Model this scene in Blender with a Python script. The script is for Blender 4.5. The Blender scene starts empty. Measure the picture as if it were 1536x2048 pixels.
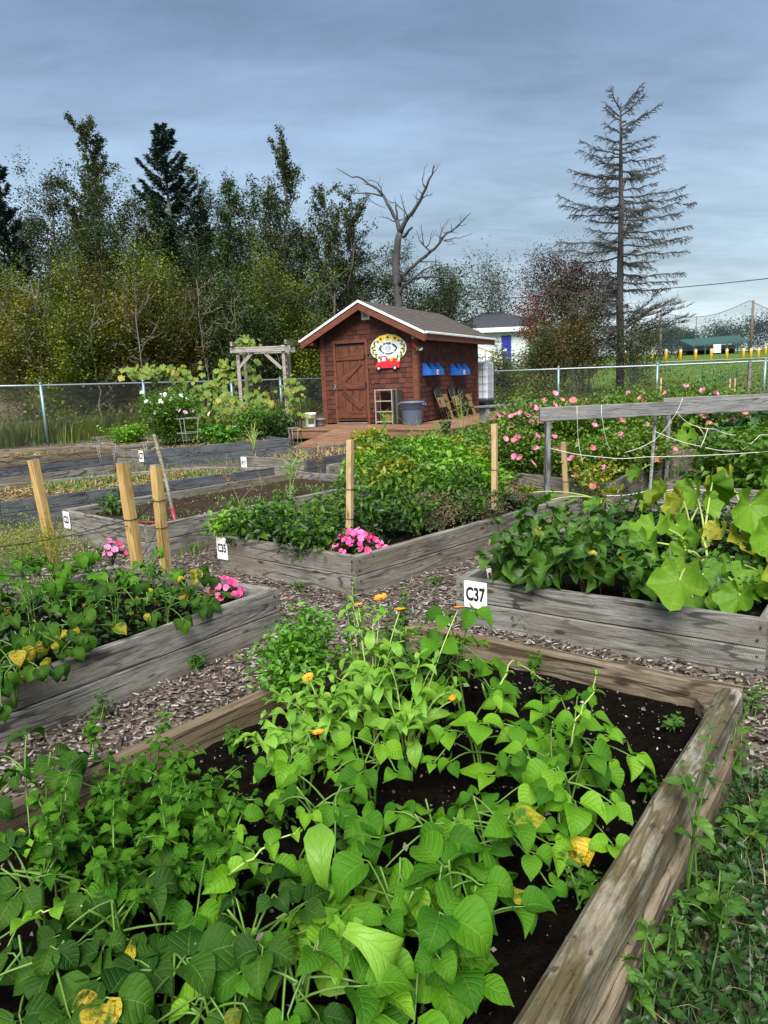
import bpy, math, random
import numpy as np
from mathutils import Vector, Matrix

# ------------------------------------------------------------------ camera
SC = bpy.context.scene
COL = SC.collection
R = random.Random(7)
NR = np.random.default_rng(11)
rad = math.radians
FPX, CX, CY = 1385.0, 768.0, 1024.0          # focal length and centre in photo pixels
PITCH, ROLL, EYE = rad(10.8), rad(2.4), Vector((0, 0, 1.5))
FWD = Vector((0, math.cos(PITCH), -math.sin(PITCH)))
_u0 = Vector((0, math.sin(PITCH), math.cos(PITCH)))
_r0 = Vector((1, 0, 0))
RT = _r0 * math.cos(ROLL) - _u0 * math.sin(ROLL)
UP = _u0 * math.cos(ROLL) + _r0 * math.sin(ROLL)
cam_d = bpy.data.cameras.new('camera')
cam_d.sensor_fit = 'VERTICAL'
cam_d.sensor_height = 36.0
cam_d.sensor_width = 27.0
cam_d.lens = FPX / 2048 * 36
cam_d.clip_start, cam_d.clip_end = 0.05, 3000
cam = bpy.data.objects.new('camera', cam_d)
COL.objects.link(cam)
cam.matrix_world = Matrix(((RT.x, UP.x, -FWD.x, EYE.x), (RT.y, UP.y, -FWD.y, EYE.y), (RT.z, UP.z, -FWD.z, EYE.z), (0, 0, 0, 1)))
SC.camera = cam

# ------------------------------------------------------------------ light
EXPO = 2.45
SC.view_settings.view_transform = 'Standard'
SC.view_settings.look = 'None'
SC.view_settings.exposure = EXPO
SC.view_settings.gamma = 1.0
SC.view_settings.use_curve_mapping = False
SUN_EL, SUN_AZ = rad(50), rad(188)             # azimuth clockwise from +Y: behind the camera, to its left
sun_d = bpy.data.lights.new('sun', 'SUN')
sun_d.energy = 1.5
sun_d.angle = rad(42)
sun_d.color = (1.0, 0.95, 0.86)
sun = bpy.data.objects.new('sun', sun_d)
COL.objects.link(sun)
_sv = Vector((math.sin(SUN_AZ) * math.cos(SUN_EL), math.cos(SUN_AZ) * math.cos(SUN_EL), math.sin(SUN_EL)))
sun.rotation_euler = (-_sv).to_track_quat('-Z', 'Y').to_euler()
sun.location = _sv * 60

world = bpy.data.worlds.new('World')
SC.world = world
world.use_nodes = True


class NG:
    """small helper for node trees"""
    def __init__(s, tree):
        s.t = tree
    def n(s, typ, **kw):
        nd = s.t.nodes.new('ShaderNode' + typ)
        for k, v in kw.items():
            if k.startswith('i_'):
                nd.inputs[k[2:].replace('_', ' ')].default_value = v
            else:
                setattr(nd, k, v)
        return nd
    def l(s, a, b):
        s.t.links.new(a, b)
    def math(s, op, a, b=None, c=None, clamp=False):
        nd = s.t.nodes.new('ShaderNodeMath'); nd.operation = op; nd.use_clamp = clamp
        for i, x in enumerate((a, b, c)):
            if x is None: continue
            if isinstance(x, (int, float)): nd.inputs[i].default_value = x
            else: s.l(x, nd.inputs[i])
        return nd.outputs[0]
    def mix(s, f, a, b, mode='MIX'):
        nd = s.t.nodes.new('ShaderNodeMix'); nd.data_type = 'RGBA'; nd.blend_type = mode
        for sock, x in ((nd.inputs[0], f), (nd.inputs[6], a), (nd.inputs[7], b)):
            if isinstance(x, (int, float)): sock.default_value = x
            elif isinstance(x, (tuple, list)): sock.default_value = (*x[:3], 1)
            else: s.l(x, sock)
        return nd.outputs[2]
    def ramp(s, f, stops, interp='LINEAR'):
        nd = s.t.nodes.new('ShaderNodeValToRGB'); e = nd.color_ramp.elements
        nd.color_ramp.interpolation = interp
        while len(e) < len(stops): e.new(0.5)
        for el, (p, c) in zip(e, stops):
            el.position = p; el.color = (*c, 1) if isinstance(c, (tuple, list)) else (c, c, c, 1)
        s.l(f, nd.inputs[0]); return nd.outputs[0]
    def noise(s, vec, scale, detail=4, rough=.55, dist=0.0):
        nd = s.n('TexNoise'); nd.inputs['Scale'].default_value = scale; nd.inputs['Detail'].default_value = detail
        nd.inputs['Roughness'].default_value = rough; nd.inputs['Distortion'].default_value = dist
        if vec is not None: s.l(vec, nd.inputs['Vector'])
        return nd.outputs['Fac']
    def mapping(s, vec, scale=(1, 1, 1), loc=(0, 0, 0), rot=(0, 0, 0)):
        nd = s.n('Mapping'); nd.inputs['Scale'].default_value = scale; nd.inputs['Location'].default_value = loc; nd.inputs['Rotation'].default_value = rot
        s.l(vec, nd.inputs['Vector']); return nd.outputs[0]
    def smooth(s, x, lo, hi):
        nd = s.t.nodes.new('ShaderNodeMapRange'); nd.interpolation_type = 'SMOOTHSTEP'
        nd.inputs[1].default_value = lo; nd.inputs[2].default_value = hi
        s.l(x, nd.inputs[0]); return nd.outputs[0]


def build_world():
    t = world.node_tree; t.nodes.clear(); g = NG(t)
    out = g.n('OutputWorld'); bg = g.n('Background'); bg.inputs['Strength'].default_value = 0.1
    g.l(bg.outputs[0], out.inputs[0])
    sky = g.n('TexSky'); sky.sky_type = 'NISHITA'; sky.sun_disc = False
    sky.sun_elevation = SUN_EL; sky.sun_rotation = SUN_AZ
    tc = g.n('TexCoord'); d = tc.outputs['Generated']
    sep = g.n('SeparateXYZ'); g.l(d, sep.inputs[0])
    z = g.math('MAXIMUM', sep.outputs[2], 0.0)
    zz = g.math('ADD', z, 0.16)
    cx = g.math('DIVIDE', sep.outputs[0], zz); cy = g.math('DIVIDE', sep.outputs[1], zz)
    cmb = g.n('CombineXYZ'); g.l(cx, cmb.inputs[0]); g.l(cy, cmb.inputs[1])
    big = g.noise(g.mapping(cmb.outputs[0], (0.7, 1.1, 1), (3.1, 1.7, 0)), 0.7, 4, .5, .35)
    fine = g.noise(g.mapping(cmb.outputs[0], (1.0, 2.2, 1), (0, 9, 0), (0, 0, .35)), 2.6, 6, .6, .4)
    k = 10 / 2 ** EXPO
    def c(r, gg, b): return tuple((x / 255 / 12.92 if x < 10 else ((x / 255 + .055) / 1.055) ** 2.4) * k for x in (r, gg, b))
    grad = g.ramp(z, [(0.0, c(214, 230, 234)), (0.07, c(202, 220, 228)), (0.16, c(180, 203, 219)), (0.28, c(155, 180, 205)), (0.40, c(132, 157, 187)), (0.50, c(118, 143, 177)), (0.75, c(124, 145, 172)), (1.0, c(135, 152, 174))])
    # the overcast deck: large darker and lighter banks, finer ripples on them
    m = g.math('ADD', g.math('MULTIPLY', g.math('SUBTRACT', big, 0.5), 1.5), g.math('MULTIPLY', g.math('SUBTRACT', fine, 0.5), 0.75))
    mult = g.math('ADD', 1.0, m)
    mult = g.math('MAXIMUM', mult, 0.55)
    vm = g.n('VectorMath'); vm.operation = 'SCALE'; g.l(grad, vm.inputs[0]); g.l(mult, vm.inputs['Scale'])
    fin = g.mix(0.06, vm.outputs[0], sky.outputs[0])
    g.l(fin, bg.inputs[0])


build_world()


# ------------------------------------------------------------------ pixel -> place
def ray(px, py):
    return FWD + RT * ((px - CX) / FPX) - UP * ((py - CY) / FPX)
def G(y):
    """height of the ground: level among the near beds, then a long gentle rise"""
    t = y - 7.0
    if t < -1: return 0.0
    s = (t + 1) ** 2 / 4 if t < 1 else t
    return 0.036 * min(s, 100.0)
def at(px, py, z):
    d = ray(px, py); return EYE + d * ((z - EYE.z) / d.z)
def atY(px, py, Y):
    d = ray(px, py); return EYE + d * (Y / d.y)
def on(px, py, h=0.0):
    """where the ray through a photo pixel meets the surface h above the ground"""
    d = ray(px, py); lo, hi = 0.3, 220.0
    f = lambda s: EYE.z + d.z * s - G(d.y * s) - h
    if f(hi) > 0: return EYE + d * hi
    n = 400; prev = lo
    for i in range(1, n + 1):
        s = lo * (hi / lo) ** (i / n)
        if f(s) <= 0:
            a, b = prev, s
            for _ in range(30):
                m = (a + b) / 2
                if f(m) > 0: a = m
                else: b = m
            return EYE + d * b
        prev = s
    return EYE + d * hi
def proj(P):
    v = Vector(P) - EYE; z = v.dot(FWD)
    return CX + FPX * v.dot(RT) / z, CY - FPX * v.dot(UP) / z
# ------------------------------------------------------------------ object helpers
def tag(o, label=None, cat=None, group=None, kind=None):
    if label: o['label'] = label
    if cat: o['category'] = cat
    if group: o['group'] = group
    if kind: o['kind'] = kind
    return o
def thing(name, label, cat, loc=(0, 0, 0), rz=0.0, group=None):
    o = bpy.data.objects.new(name, None)
    o.empty_display_size = .1
    COL.objects.link(o); o.location = loc; o.rotation_euler = (0, 0, rz)
    return tag(o, label, cat, group)
def inv_of(parent):
    m = Matrix.Identity(4); p = parent; chain = []
    while p is not None: chain.append(p); p = p.parent
    for q in reversed(chain): m = m @ q.matrix_basis
    return m.inverted()
def link(name, me, parent=None, M=None):
    """link mesh me at world matrix M under parent"""
    o = bpy.data.objects.new(name, me); COL.objects.link(o)
    M = Matrix.Identity(4) if M is None else M
    if parent is not None:
        o.parent = parent; o.matrix_basis = inv_of(parent) @ M
    else: o.matrix_basis = M
    return o
def local(name, me, parent, loc=(0, 0, 0), rot=None, scale=None):
    """link mesh me under parent in the parent's own coordinates"""
    o = bpy.data.objects.new(name, me); COL.objects.link(o); o.parent = parent; o.location = loc
    if rot is not None: o.rotation_euler = rot
    if scale is not None: o.scale = scale
    return o


class MB:
    def __init__(s): s.v = []; s.f = []; s.m = []
    def add(s, vs, fs, mi=0):
        o = len(s.v); s.v += [tuple(v) for v in vs]; s.f += [tuple(i + o for i in f) for f in fs]; s.m += [mi] * len(fs)
    def box(s, c, size, M=None, mi=0, ch=0.0):
        """box with chamfered edges: centre c, full size, optional 3x3 rotation"""
        hx, hy, hz = (x / 2 for x in size); c = Vector(c)
        T = (lambda v: c + (M @ Vector(v))) if M is not None else (lambda v: c + Vector(v))
        if ch <= 0:
            vs = [T((x * hx, y * hy, z * hz)) for x in (-1, 1) for y in (-1, 1) for z in (-1, 1)]
            s.add(vs, [(0, 1, 3, 2), (4, 6, 7, 5), (0, 4, 5, 1), (2, 3, 7, 6), (0, 2, 6, 4), (1, 5, 7, 3)], mi); return
        vs = []; ix = {}
        for x in (-1, 1):
            for y in (-1, 1):
                for z in (-1, 1):
                    ix[x, y, z, 0] = len(vs); vs.append(T((x * hx, y * (hy - ch), z * (hz - ch))))
                    ix[x, y, z, 1] = len(vs); vs.append(T((x * (hx - ch), y * hy, z * (hz - ch))))
                    ix[x, y, z, 2] = len(vs); vs.append(T((x * (hx - ch), y * (hy - ch), z * hz)))
        fs = []
        q = lambda a, b, c_, d, flip: fs.append((a, b, c_, d) if not flip else (d, c_, b, a))
        for w in (-1, 1):
            fl = w < 0
            q(ix[w, -1, -1, 0], ix[w, 1, -1, 0], ix[w, 1, 1, 0], ix[w, -1, 1, 0], fl)
            q(ix[-1, w, -1, 1], ix[-1, w, 1, 1], ix[1, w, 1, 1], ix[1, w, -1, 1], fl)
            q(ix[-1, -1, w, 2], ix[1, -1, w, 2], ix[1, 1, w, 2], ix[-1, 1, w, 2], fl)
        for a in (-1, 1):
            for b in (-1, 1):
                fl = a * b < 0
                q(ix[a, b, -1, 0], ix[a, b, -1, 1], ix[a, b, 1, 1], ix[a, b, 1, 0], fl)
                q(ix[a, -1, b, 0], ix[a, 1, b, 0], ix[a, 1, b, 2], ix[a, -1, b, 2], fl)
                q(ix[-1, a, b, 1], ix[-1, a, b, 2], ix[1, a, b, 2], ix[1, a, b, 1], fl)
                for c_ in (-1, 1):
                    t = (ix[a, b, c_, 0], ix[a, b, c_, 1], ix[a, b, c_, 2])
                    fs.append(t if a * b * c_ > 0 else t[::-1])
        s.add(vs, fs, mi)
    def tube(s, pts, rads, n=6, mi=0, caps=True):
        pts = [Vector(p) for p in pts]
        if not isinstance(rads, (list, tuple)): rads = [rads] * len(pts)
        o = len(s.v); ref = None
        for i, p in enumerate(pts):
            d = (pts[min(i + 1, len(pts) - 1)] - pts[max(i - 1, 0)])
            d = d.normalized() if d.length > 1e-9 else Vector((0, 0, 1))
            if ref is None: ref = Vector((1, 0, 0)) if abs(d.x) < .8 else Vector((0, 1, 0))
            a = (ref - d * ref.dot(d)).normalized(); b = d.cross(a); ref = a
            for k in range(n):
                t = 2 * math.pi * k / n
                s.v.append(tuple(p + (a * math.cos(t) + b * math.sin(t)) * rads[i]))
        for i in range(len(pts) - 1):
            for k in range(n):
                k2 = (k + 1) % n
                s.f.append((o + i * n + k, o + i * n + k2, o + (i + 1) * n + k2, o + (i + 1) * n + k)); s.m.append(mi)
        if caps:
            s.f.append(tuple(o + k for k in reversed(range(n)))); s.m.append(mi)
            e = o + (len(pts) - 1) * n
            s.f.append(tuple(e + k for k in range(n))); s.m.append(mi)
    def lathe(s, prof, n=20, c=(0, 0, 0), mi=0, caps=(True, True)):
        o = len(s.v); c = Vector(c)
        for r, z in prof:
            for k in range(n):
                t = 2 * math.pi * k / n; s.v.append((c.x + r * math.cos(t), c.y + r * math.sin(t), c.z + z))
        for i in range(len(prof) - 1):
            for k in range(n):
                k2 = (k + 1) % n
                s.f.append((o + i * n + k, o + i * n + k2, o + (i + 1) * n + k2, o + (i + 1) * n + k)); s.m.append(mi)
        if caps[0]: s.f.append(tuple(o + k for k in reversed(range(n)))); s.m.append(mi)
        if caps[1]:
            e = o + (len(prof) - 1) * n; s.f.append(tuple(e + k for k in range(n))); s.m.append(mi)
    def prism(s, outline, y0, y1, mi=0, axis='y'):
        """closed outline of (a, b) extruded along an axis"""
        n = len(outline)
        P = (lambda a, b, t: (a, t, b)) if axis == 'y' else ((lambda a, b, t: (t, a, b)) if axis == 'x' else (lambda a, b, t: (a, b, t)))
        vs = [P(a, b, y0) for a, b in outline] + [P(a, b, y1) for a, b in outline]
        fs = [tuple(range(n)), tuple(reversed(range(n, 2 * n)))] + [(i, n + i, n + (i + 1) % n, (i + 1) % n) for i in range(n)]
        s.add(vs, fs, mi)
    def mesh(s, name, mats, smooth=False):
        me = bpy.data.meshes.new(name); me.from_pydata(s.v, [], s.f)
        for m in (mats if isinstance(mats, (list, tuple)) else [mats]): me.materials.append(m)
        if any(s.m): me.polygons.foreach_set('material_index', s.m)
        if smooth: me.polygons.foreach_set('use_smooth', [True] * len(me.polygons))
        me.validate(); me.update(); return me
    def build(s, name, mats, parent=None, smooth=False, M=None):
        return link(name, s.mesh(name, mats, smooth), parent, M)
    def buildl(s, name, mats, parent, smooth=False, loc=(0, 0, 0), rot=None):
        return local(name, s.mesh(name, mats, smooth), parent, loc, rot)


def np_mesh(name, V, F, mat, smooth=False):
    """V (n,3), F (m,k) arrays -> mesh"""
    me = bpy.data.meshes.new(name); V = np.asarray(V, dtype=np.float32); F = np.asarray(F, dtype=np.int32)
    m, k = F.shape
    me.vertices.add(len(V)); me.vertices.foreach_set('co', V.ravel())
    me.loops.add(m * k); me.loops.foreach_set('vertex_index', F.ravel())
    me.polygons.add(m); me.polygons.foreach_set('loop_start', np.arange(0, m * k, k, dtype=np.int32))
    for x in (mat if isinstance(mat, (list, tuple)) else [mat]): me.materials.append(x)
    if smooth: me.polygons.foreach_set('use_smooth', np.ones(m, dtype=bool))
    me.update(calc_edges=True); return me


def leaf_cloud(name, P, size, mat, parent=None, aspect=.5, up=.5, fold=.25, D=None, rng=NR, kind=None):
    """many small folded leaves, each two triangles, at points P; D = preferred pointing directions"""
    P = np.asarray(P, float); n = len(P)
    size = np.broadcast_to(np.asarray(size, float), (n,)) * rng.uniform(.65, 1.3, n)
    nrm = rng.normal(size=(n, 3)); nrm[:, 2] = np.abs(nrm[:, 2]) + up * 2
    nrm /= np.linalg.norm(nrm, axis=1, keepdims=True)
    d = rng.normal(size=(n, 3)) if D is None else D + rng.normal(size=(n, 3)) * .35
    d -= nrm * np.sum(d * nrm, axis=1, keepdims=True); d /= np.linalg.norm(d, axis=1, keepdims=True) + 1e-9
    x = np.cross(d, nrm); s = size[:, None]; w = s * aspect * .5
    base = P - d * s * .5; tip = P + d * s * .5 - nrm * s * .08
    mid = P - d * s * .06
    l = mid - x * w + nrm * w * fold * 2; r = mid + x * w + nrm * w * fold * 2
    V = np.stack([base, r, tip, l], 1).reshape(-1, 3)
    b = np.arange(n)[:, None] * 4
    F = np.concatenate([b + np.array([[0, 1, 2]]), b + np.array([[0, 2, 3]])], 1).reshape(-1, 3)
    me = np_mesh(name, V, F, mat)
    if name in ('crown', 'foliage', 'needles') : pass
    o = link(name, me, parent)
    if kind: o['kind'] = kind
    return o


def rotm(d, up=Vector((0, 0, 1))):
    """3x3 with +Y along d and +Z towards up"""
    y = Vector(d).normalized(); z = up - y * up.dot(y)
    if z.length < 1e-4: z = Vector((1, 0, 0)) - y * y.x
    z.normalize(); x = y.cross(z)
    return Matrix(((x.x, y.x, z.x), (x.y, y.y, z.y), (x.z, y.z, z.z)))
def rotx(d, up=Vector((0, 0, 1))):
    """3x3 with +X along d and +Z towards up"""
    x = Vector(d).normalized(); z = up - x * up.dot(x); z.normalize(); y = z.cross(x)
    return Matrix(((x.x, y.x, z.x), (x.y, y.y, z.y), (x.z, y.z, z.z)))
def place(o_mesh, name, parent, pos, rot3, scale=1.0):
    M = Matrix.Translation(pos) @ rot3.to_4x4() @ (Matrix.Diagonal((*scale, 1)) if isinstance(scale, (tuple, list)) else Matrix.Scale(scale, 4))
    o = bpy.data.objects.new(name, o_mesh); COL.objects.link(o); o.parent = parent
    M.translation -= parent.location            # such parents are never rotated
    o.matrix_basis = M
    return o


_txt = {}
def text_mesh(s, mat):
    """lettering as a flat mesh, 1 unit high, centred"""
    key = (s, mat.name)
    if key in _txt: return _txt[key]
    cu = bpy.data.curves.new('lettering', 'FONT'); cu.body = s; cu.align_x = 'CENTER'; cu.align_y = 'CENTER'; cu.size = 1.0
    cu.offset = 0.03; cu.resolution_u = 3; cu.extrude = .012
    ob = bpy.data.objects.new('lettering_tmp', cu); COL.objects.link(ob)
    dg = bpy.context.evaluated_depsgraph_get()
    me = bpy.data.meshes.new_from_object(ob.evaluated_get(dg), depsgraph=dg)
    me.name = 'lettering'; me.materials.clear(); me.materials.append(mat)
    bpy.data.objects.remove(ob); _txt[key] = me
    return me
# ------------------------------------------------------------------ materials
def newmat(name):
    m = bpy.data.materials.new(name); m.use_nodes = True; t = m.node_tree; t.nodes.clear(); g = NG(t)
    out = g.n('OutputMaterial'); p = g.n('BsdfPrincipled'); g.l(p.outputs[0], out.inputs[0])
    return m, g, p, out
def setc(g, sock, x):
    if isinstance(x, (tuple, list)): sock.default_value = (*x[:3], 1)
    elif isinstance(x, (int, float)): sock.default_value = x
    else: g.l(x, sock)
def bump(g, p, h, strength=.3, dist=.01):
    b = g.n('Bump'); b.inputs['Strength'].default_value = strength; b.inputs['Distance'].default_value = dist
    g.l(h, b.inputs['Height']); g.l(b.outputs[0], p.inputs['Normal'])

def plain(name, col, rough=.6, var=.15, scale=8, metal=0.0, bmp=.1, dirt=None):
    m, g, p, out = newmat(name)
    tc = g.n('TexCoord'); oi = g.n('ObjectInfo')
    v = g.n('VectorMath'); v.operation = 'ADD'; g.l(tc.outputs['Object'], v.inputs[0])
    sc = g.math('MULTIPLY', oi.outputs['Random'], 37.0); g.l(sc, v.inputs[1])
    n = g.noise(v.outputs[0], scale, 6, .6)
    c = g.mix(n, tuple(x * (1 - var) for x in col), tuple(min(1, x * (1 + var)) for x in col))
    if dirt:
        d = g.smooth(g.noise(v.outputs[0], scale * .6, 8, .65), .5, .68)
        c = g.mix(g.math('MULTIPLY', d, .7), c, dirt)
    setc(g, p.inputs['Base Color'], c); p.inputs['Roughness'].default_value = rough; p.inputs['Metallic'].default_value = metal
    if bmp: bump(g, p, g.noise(v.outputs[0], scale * 6, 5, .6), bmp, .004)
    return m

def wood(name, light, dark, rings=42, wear=None, knots=True, rough=.8, gray=.5, bstr=.5, saw=0.0, stretch=2.2, moss=None, speck=.35):
    """sawn board: the grain runs along the object's x axis"""
    m, g, p, out = newmat(name)
    tc = g.n('TexCoord'); oi = g.n('ObjectInfo')
    v = g.n('VectorMath'); v.operation = 'ADD'; g.l(tc.outputs['Object'], v.inputs[0])
    cb = g.n('CombineXYZ'); g.l(g.math('MULTIPLY', oi.outputs['Random'], 53.0), cb.inputs[0]); g.l(g.math('MULTIPLY', oi.outputs['Random'], 7.0), cb.inputs[1]); g.l(g.math('MULTIPLY', oi.outputs['Random'], 19.0), cb.inputs[2])
    g.l(cb.outputs[0], v.inputs[1]); P = v.outputs[0]
    low = g.noise(g.mapping(P, (.55, 4.2, 4.2)), 1.0, 3, .45, .6)
    ring = g.math('ABSOLUTE', g.math('SINE', g.math('MULTIPLY', low, rings)))
    ring = g.math('SUBTRACT', 1.0, g.math('MULTIPLY', g.math('SUBTRACT', 1.0, g.smooth(ring, 0.0, .42)), g.smooth(g.noise(g.mapping(P, (1.5, 5, 5), (5, 5, 5)), 1.0, 2, .5), .38, .6)))
    fib = g.math('ADD', g.math('MULTIPLY', g.noise(g.mapping(P, (4.0 * stretch, 110, 110)), 1.0, 6, .75), .6), g.math('MULTIPLY', g.noise(g.mapping(P, (1.1 * stretch, 24, 24), (9, 2, 4)), 1.0, 4, .6), .4))
    crack = g.smooth(g.noise(g.mapping(P, (.9 * stretch, 46, 46), (3, 7, 1)), 1.0, 2, .5), .62, .70)
    big = g.noise(g.mapping(P, (.8, 3, 3)), 1.0, 4, .6)
    f = g.math('ADD', g.math('MULTIPLY', ring, .30), g.math('MULTIPLY', fib, .62))
    c = g.mix(g.smooth(f, .50, .70), dark, light)
    c = g.mix(g.math('MULTIPLY', crack, .75), c, tuple(x * .3 for x in dark))
    if wear:   # patches where the grey has gone and brown wood shows
        c = g.mix(g.math('MULTIPLY', g.smooth(big, .42, .66), gray), c, wear, 'MIX')
    stain = g.noise(g.mapping(P, (2.2, 6, 6)), 1.0, 5, .65)
    c = g.mix(g.math('MULTIPLY', g.smooth(stain, .52, .74), .55), c, tuple(x * .35 for x in dark))
    if moss:
        c = g.mix(g.math('MULTIPLY', g.smooth(g.noise(g.mapping(P, (3.2, 9, 9)), 1.0, 6, .65), .44, .60), .85), c, moss)
    h = g.math('SUBTRACT', g.math('ADD', g.math('MULTIPLY', ring, .3), g.math('MULTIPLY', fib, 1.1)), g.math('MULTIPLY', crack, .6))
    if saw:    # fine cross-cut saw marks
        sx = g.n('SeparateXYZ'); g.l(P, sx.inputs[0])
        s_ = g.math('SINE', g.math('ADD', g.math('MULTIPLY', g.math('ADD', sx.outputs[0], g.math('MULTIPLY', sx.outputs[2], .35)), 560.0), g.math('MULTIPLY', low, 9.0)))
        h = g.math('ADD', h, g.math('MULTIPLY', s_, saw))
        c = g.mix(g.math('MULTIPLY', g.smooth(s_, .1, 1), .28 * min(1, saw * 3)), c, tuple(x * .5 for x in dark))
    sp_ = g.smooth(g.noise(g.mapping(P, (16, 34, 34), (4, 4, 9)), 1.0, 4, .7), .60, .70)
    c = g.mix(g.math('MULTIPLY', sp_, speck), c, tuple(x * .3 for x in dark))
    if knots:
        vo = g.n('TexVoronoi'); vo.inputs['Scale'].default_value = 1.0; g.l(g.mapping(P, (2.6, 7.0, 7.0)), vo.inputs['Vector'])
        k = g.smooth(vo.outputs['Distance'], .13, .05)
        c = g.mix(g.math('MULTIPLY', k, .85), c, tuple(x * .25 for x in dark))
        h = g.math('SUBTRACT', h, g.math('MULTIPLY', k, .5))
    setc(g, p.inputs['Base Color'], c); p.inputs['Roughness'].default_value = rough; p.inputs['Specular IOR Level'].default_value = .25
    bump(g, p, h, bstr, .004)
    return m

def leafmat(name, c1, c2, vein=(.22, .34, .08), rough=.42, trans=.28, yellow=0.0, brown=0.0, freq=42, slope=.55, veins=True, bstr=.5, island=False, ycol=(.42, .33, .03), spec=.35, quilt=.7, patch=None):
    m, g, p, out = newmat(name)
    tc = g.n('TexCoord')
    if island: rnd = g.n('NewGeometry').outputs['Random Per Island']
    else: rnd = g.n('ObjectInfo').outputs['Random']
    wn = g.n('TexWhiteNoise'); wn.noise_dimensions = '1D'; g.l(g.math('MULTIPLY', rnd, 917.0), wn.inputs['W']); r2 = wn.outputs['Value']
    c = g.mix(rnd, c1, c2)
    if patch is not None:   # clump to clump differences
        pn = g.noise(tc.outputs['Object'], patch[0], 2, .5)
        c = g.mix(g.smooth(pn, .42, .62), c, patch[1])
    h = None
    if veins:
        uv = g.n('SeparateXYZ'); g.l(tc.outputs['UV'], uv.inputs[0])
        a = g.math('ABSOLUTE', g.math('SUBTRACT', g.math('MULTIPLY', uv.outputs[0], 2.0), 1.0)); vv = uv.outputs[1]
        mid = g.smooth(a, .055, .012)
        ph = g.math('MULTIPLY', g.math('SUBTRACT', vv, g.math('MULTIPLY', a, slope * .5)), float(freq))
        sn = g.math('SINE', ph)
        lat = g.math('MULTIPLY', g.smooth(sn, .93, 1.0), g.smooth(a, 1.0, .55))
        vm = g.math('MAXIMUM', mid, g.math('MULTIPLY', lat, .65))
        nz = g.noise(tc.outputs['UV'], 7, 4, .6)
        c = g.mix(g.math('MULTIPLY', g.math('SUBTRACT', nz, .35), .5), c, tuple(x * .45 for x in c1))
        c = g.mix(g.math('MULTIPLY', vm, .26), c, vein)
        h = g.math('SUBTRACT', g.math('ADD', g.math('MULTIPLY', g.math('SUBTRACT', 1.0, g.math('POWER', g.math('MAXIMUM', sn, 0.0), 2.0)), quilt * .5), g.math('MULTIPLY', g.noise(tc.outputs['UV'], 16, 3, .5), .5)), g.math('MULTIPLY', vm, .6))
    if yellow > 0:
        src = tc.outputs['UV'] if veins else tc.outputs['Object']
        va = g.n('VectorMath'); va.operation = 'ADD'; g.l(src, va.inputs[0]); g.l(g.math('MULTIPLY', r2, 31.0), va.inputs[1])
        yn = g.noise(va.outputs[0], 2.2, 4, .6)
        ymask = g.math('MULTIPLY', g.smooth(r2, 1 - yellow, 1 - yellow * .6), g.smooth(yn, .36, .56))
        c = g.mix(ymask, c, ycol)
        if brown > 0:
            bn = g.noise(va.outputs[0], 9, 5, .65)
            c = g.mix(g.math('MULTIPLY', g.math('MULTIPLY', ymask, g.smooth(bn, .52, .6)), brown), c, (.07, .03, .012))
    setc(g, p.inputs['Base Color'], c); p.inputs['Roughness'].default_value = rough; p.inputs['Specular IOR Level'].default_value = spec
    if h is not None: bump(g, p, h, bstr, .006)
    if trans > 0:
        tr = g.n('BsdfTranslucent'); hs = g.n('HueSaturation'); hs.inputs['Saturation'].default_value = 1.15; hs.inputs['Value'].default_value = 1.5
        hs.inputs['Hue'].default_value = .49
        g.l(c, hs.inputs['Color']); g.l(hs.outputs[0], tr.inputs[0])
        mx = g.n('MixShader'); mx.inputs[0].default_value = trans; g.l(p.outputs[0], mx.inputs[1]); g.l(tr.outputs[0], mx.inputs[2]); g.l(mx.outputs[0], out.inputs[0])
    return m

M = {}
M['plank'] = wood('weathered_plank', (.285, .275, .25), (.062, .058, .05), wear=(.14, .115, .085), gray=.7, saw=.05, bstr=.8)
M['plank_saw'] = wood('saw_marked_plank', (.275, .27, .25), (.062, .06, .056), wear=(.14, .125, .10), gray=.55, saw=.2)
M['plank_brown'] = wood('brown_weathered_plank', (.25, .205, .145), (.05, .037, .023), wear=(.12, .085, .05), gray=.6, saw=.05, speck=.6, bstr=.9)
M['plank_moss'] = wood('mossy_old_plank', (.40, .38, .33), (.075, .066, .05), wear=(.15, .115, .055), gray=.6, saw=.0, moss=(.06, .048, .016), bstr=1.3, stretch=3.0, speck=.8)
M['plank_dark'] = wood('dark_blue_grey_plank', (.12, .133, .148), (.03, .034, .04), rings=70, wear=(.10, .10, .10), gray=.35, bstr=.7)
M['stake'] = wood('fresh_pine_stake', (.52, .36, .145), (.31, .19, .06), rings=26, wear=(.55, .36, .14), gray=.4, bstr=.2, rough=.65)
M['stake_pale'] = wood('pale_pine_stake', (.52, .39, .225), (.34, .235, .115), rings=26, wear=(.5, .34, .17), gray=.35, bstr=.2, rough=.65)
M['grey_beam'] = wood('grey_beam', (.25, .255, .26), (.07, .07, .07), wear=(.23, .21, .18), gray=.4)
M['arbor'] = wood('bleached_arbor_wood', (.40, .385, .36), (.18, .165, .15), wear=(.30, .24, .17), gray=.6)
M['handle'] = wood('old_tool_handle', (.28, .24, .19), (.12, .10, .075), knots=False)
M['deck'] = wood('brown_stained_deck', (.235, .125, .075), (.115, .055, .032), rings=24, wear=(.28, .18, .12), gray=.6, knots=False, bstr=.3)
M['stain'] = wood('brown_stained_trim', (.175, .064, .038), (.105, .036, .021), rings=24, wear=(.14, .05, .03), gray=.4, knots=False, bstr=.3, rough=.6)
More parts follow.
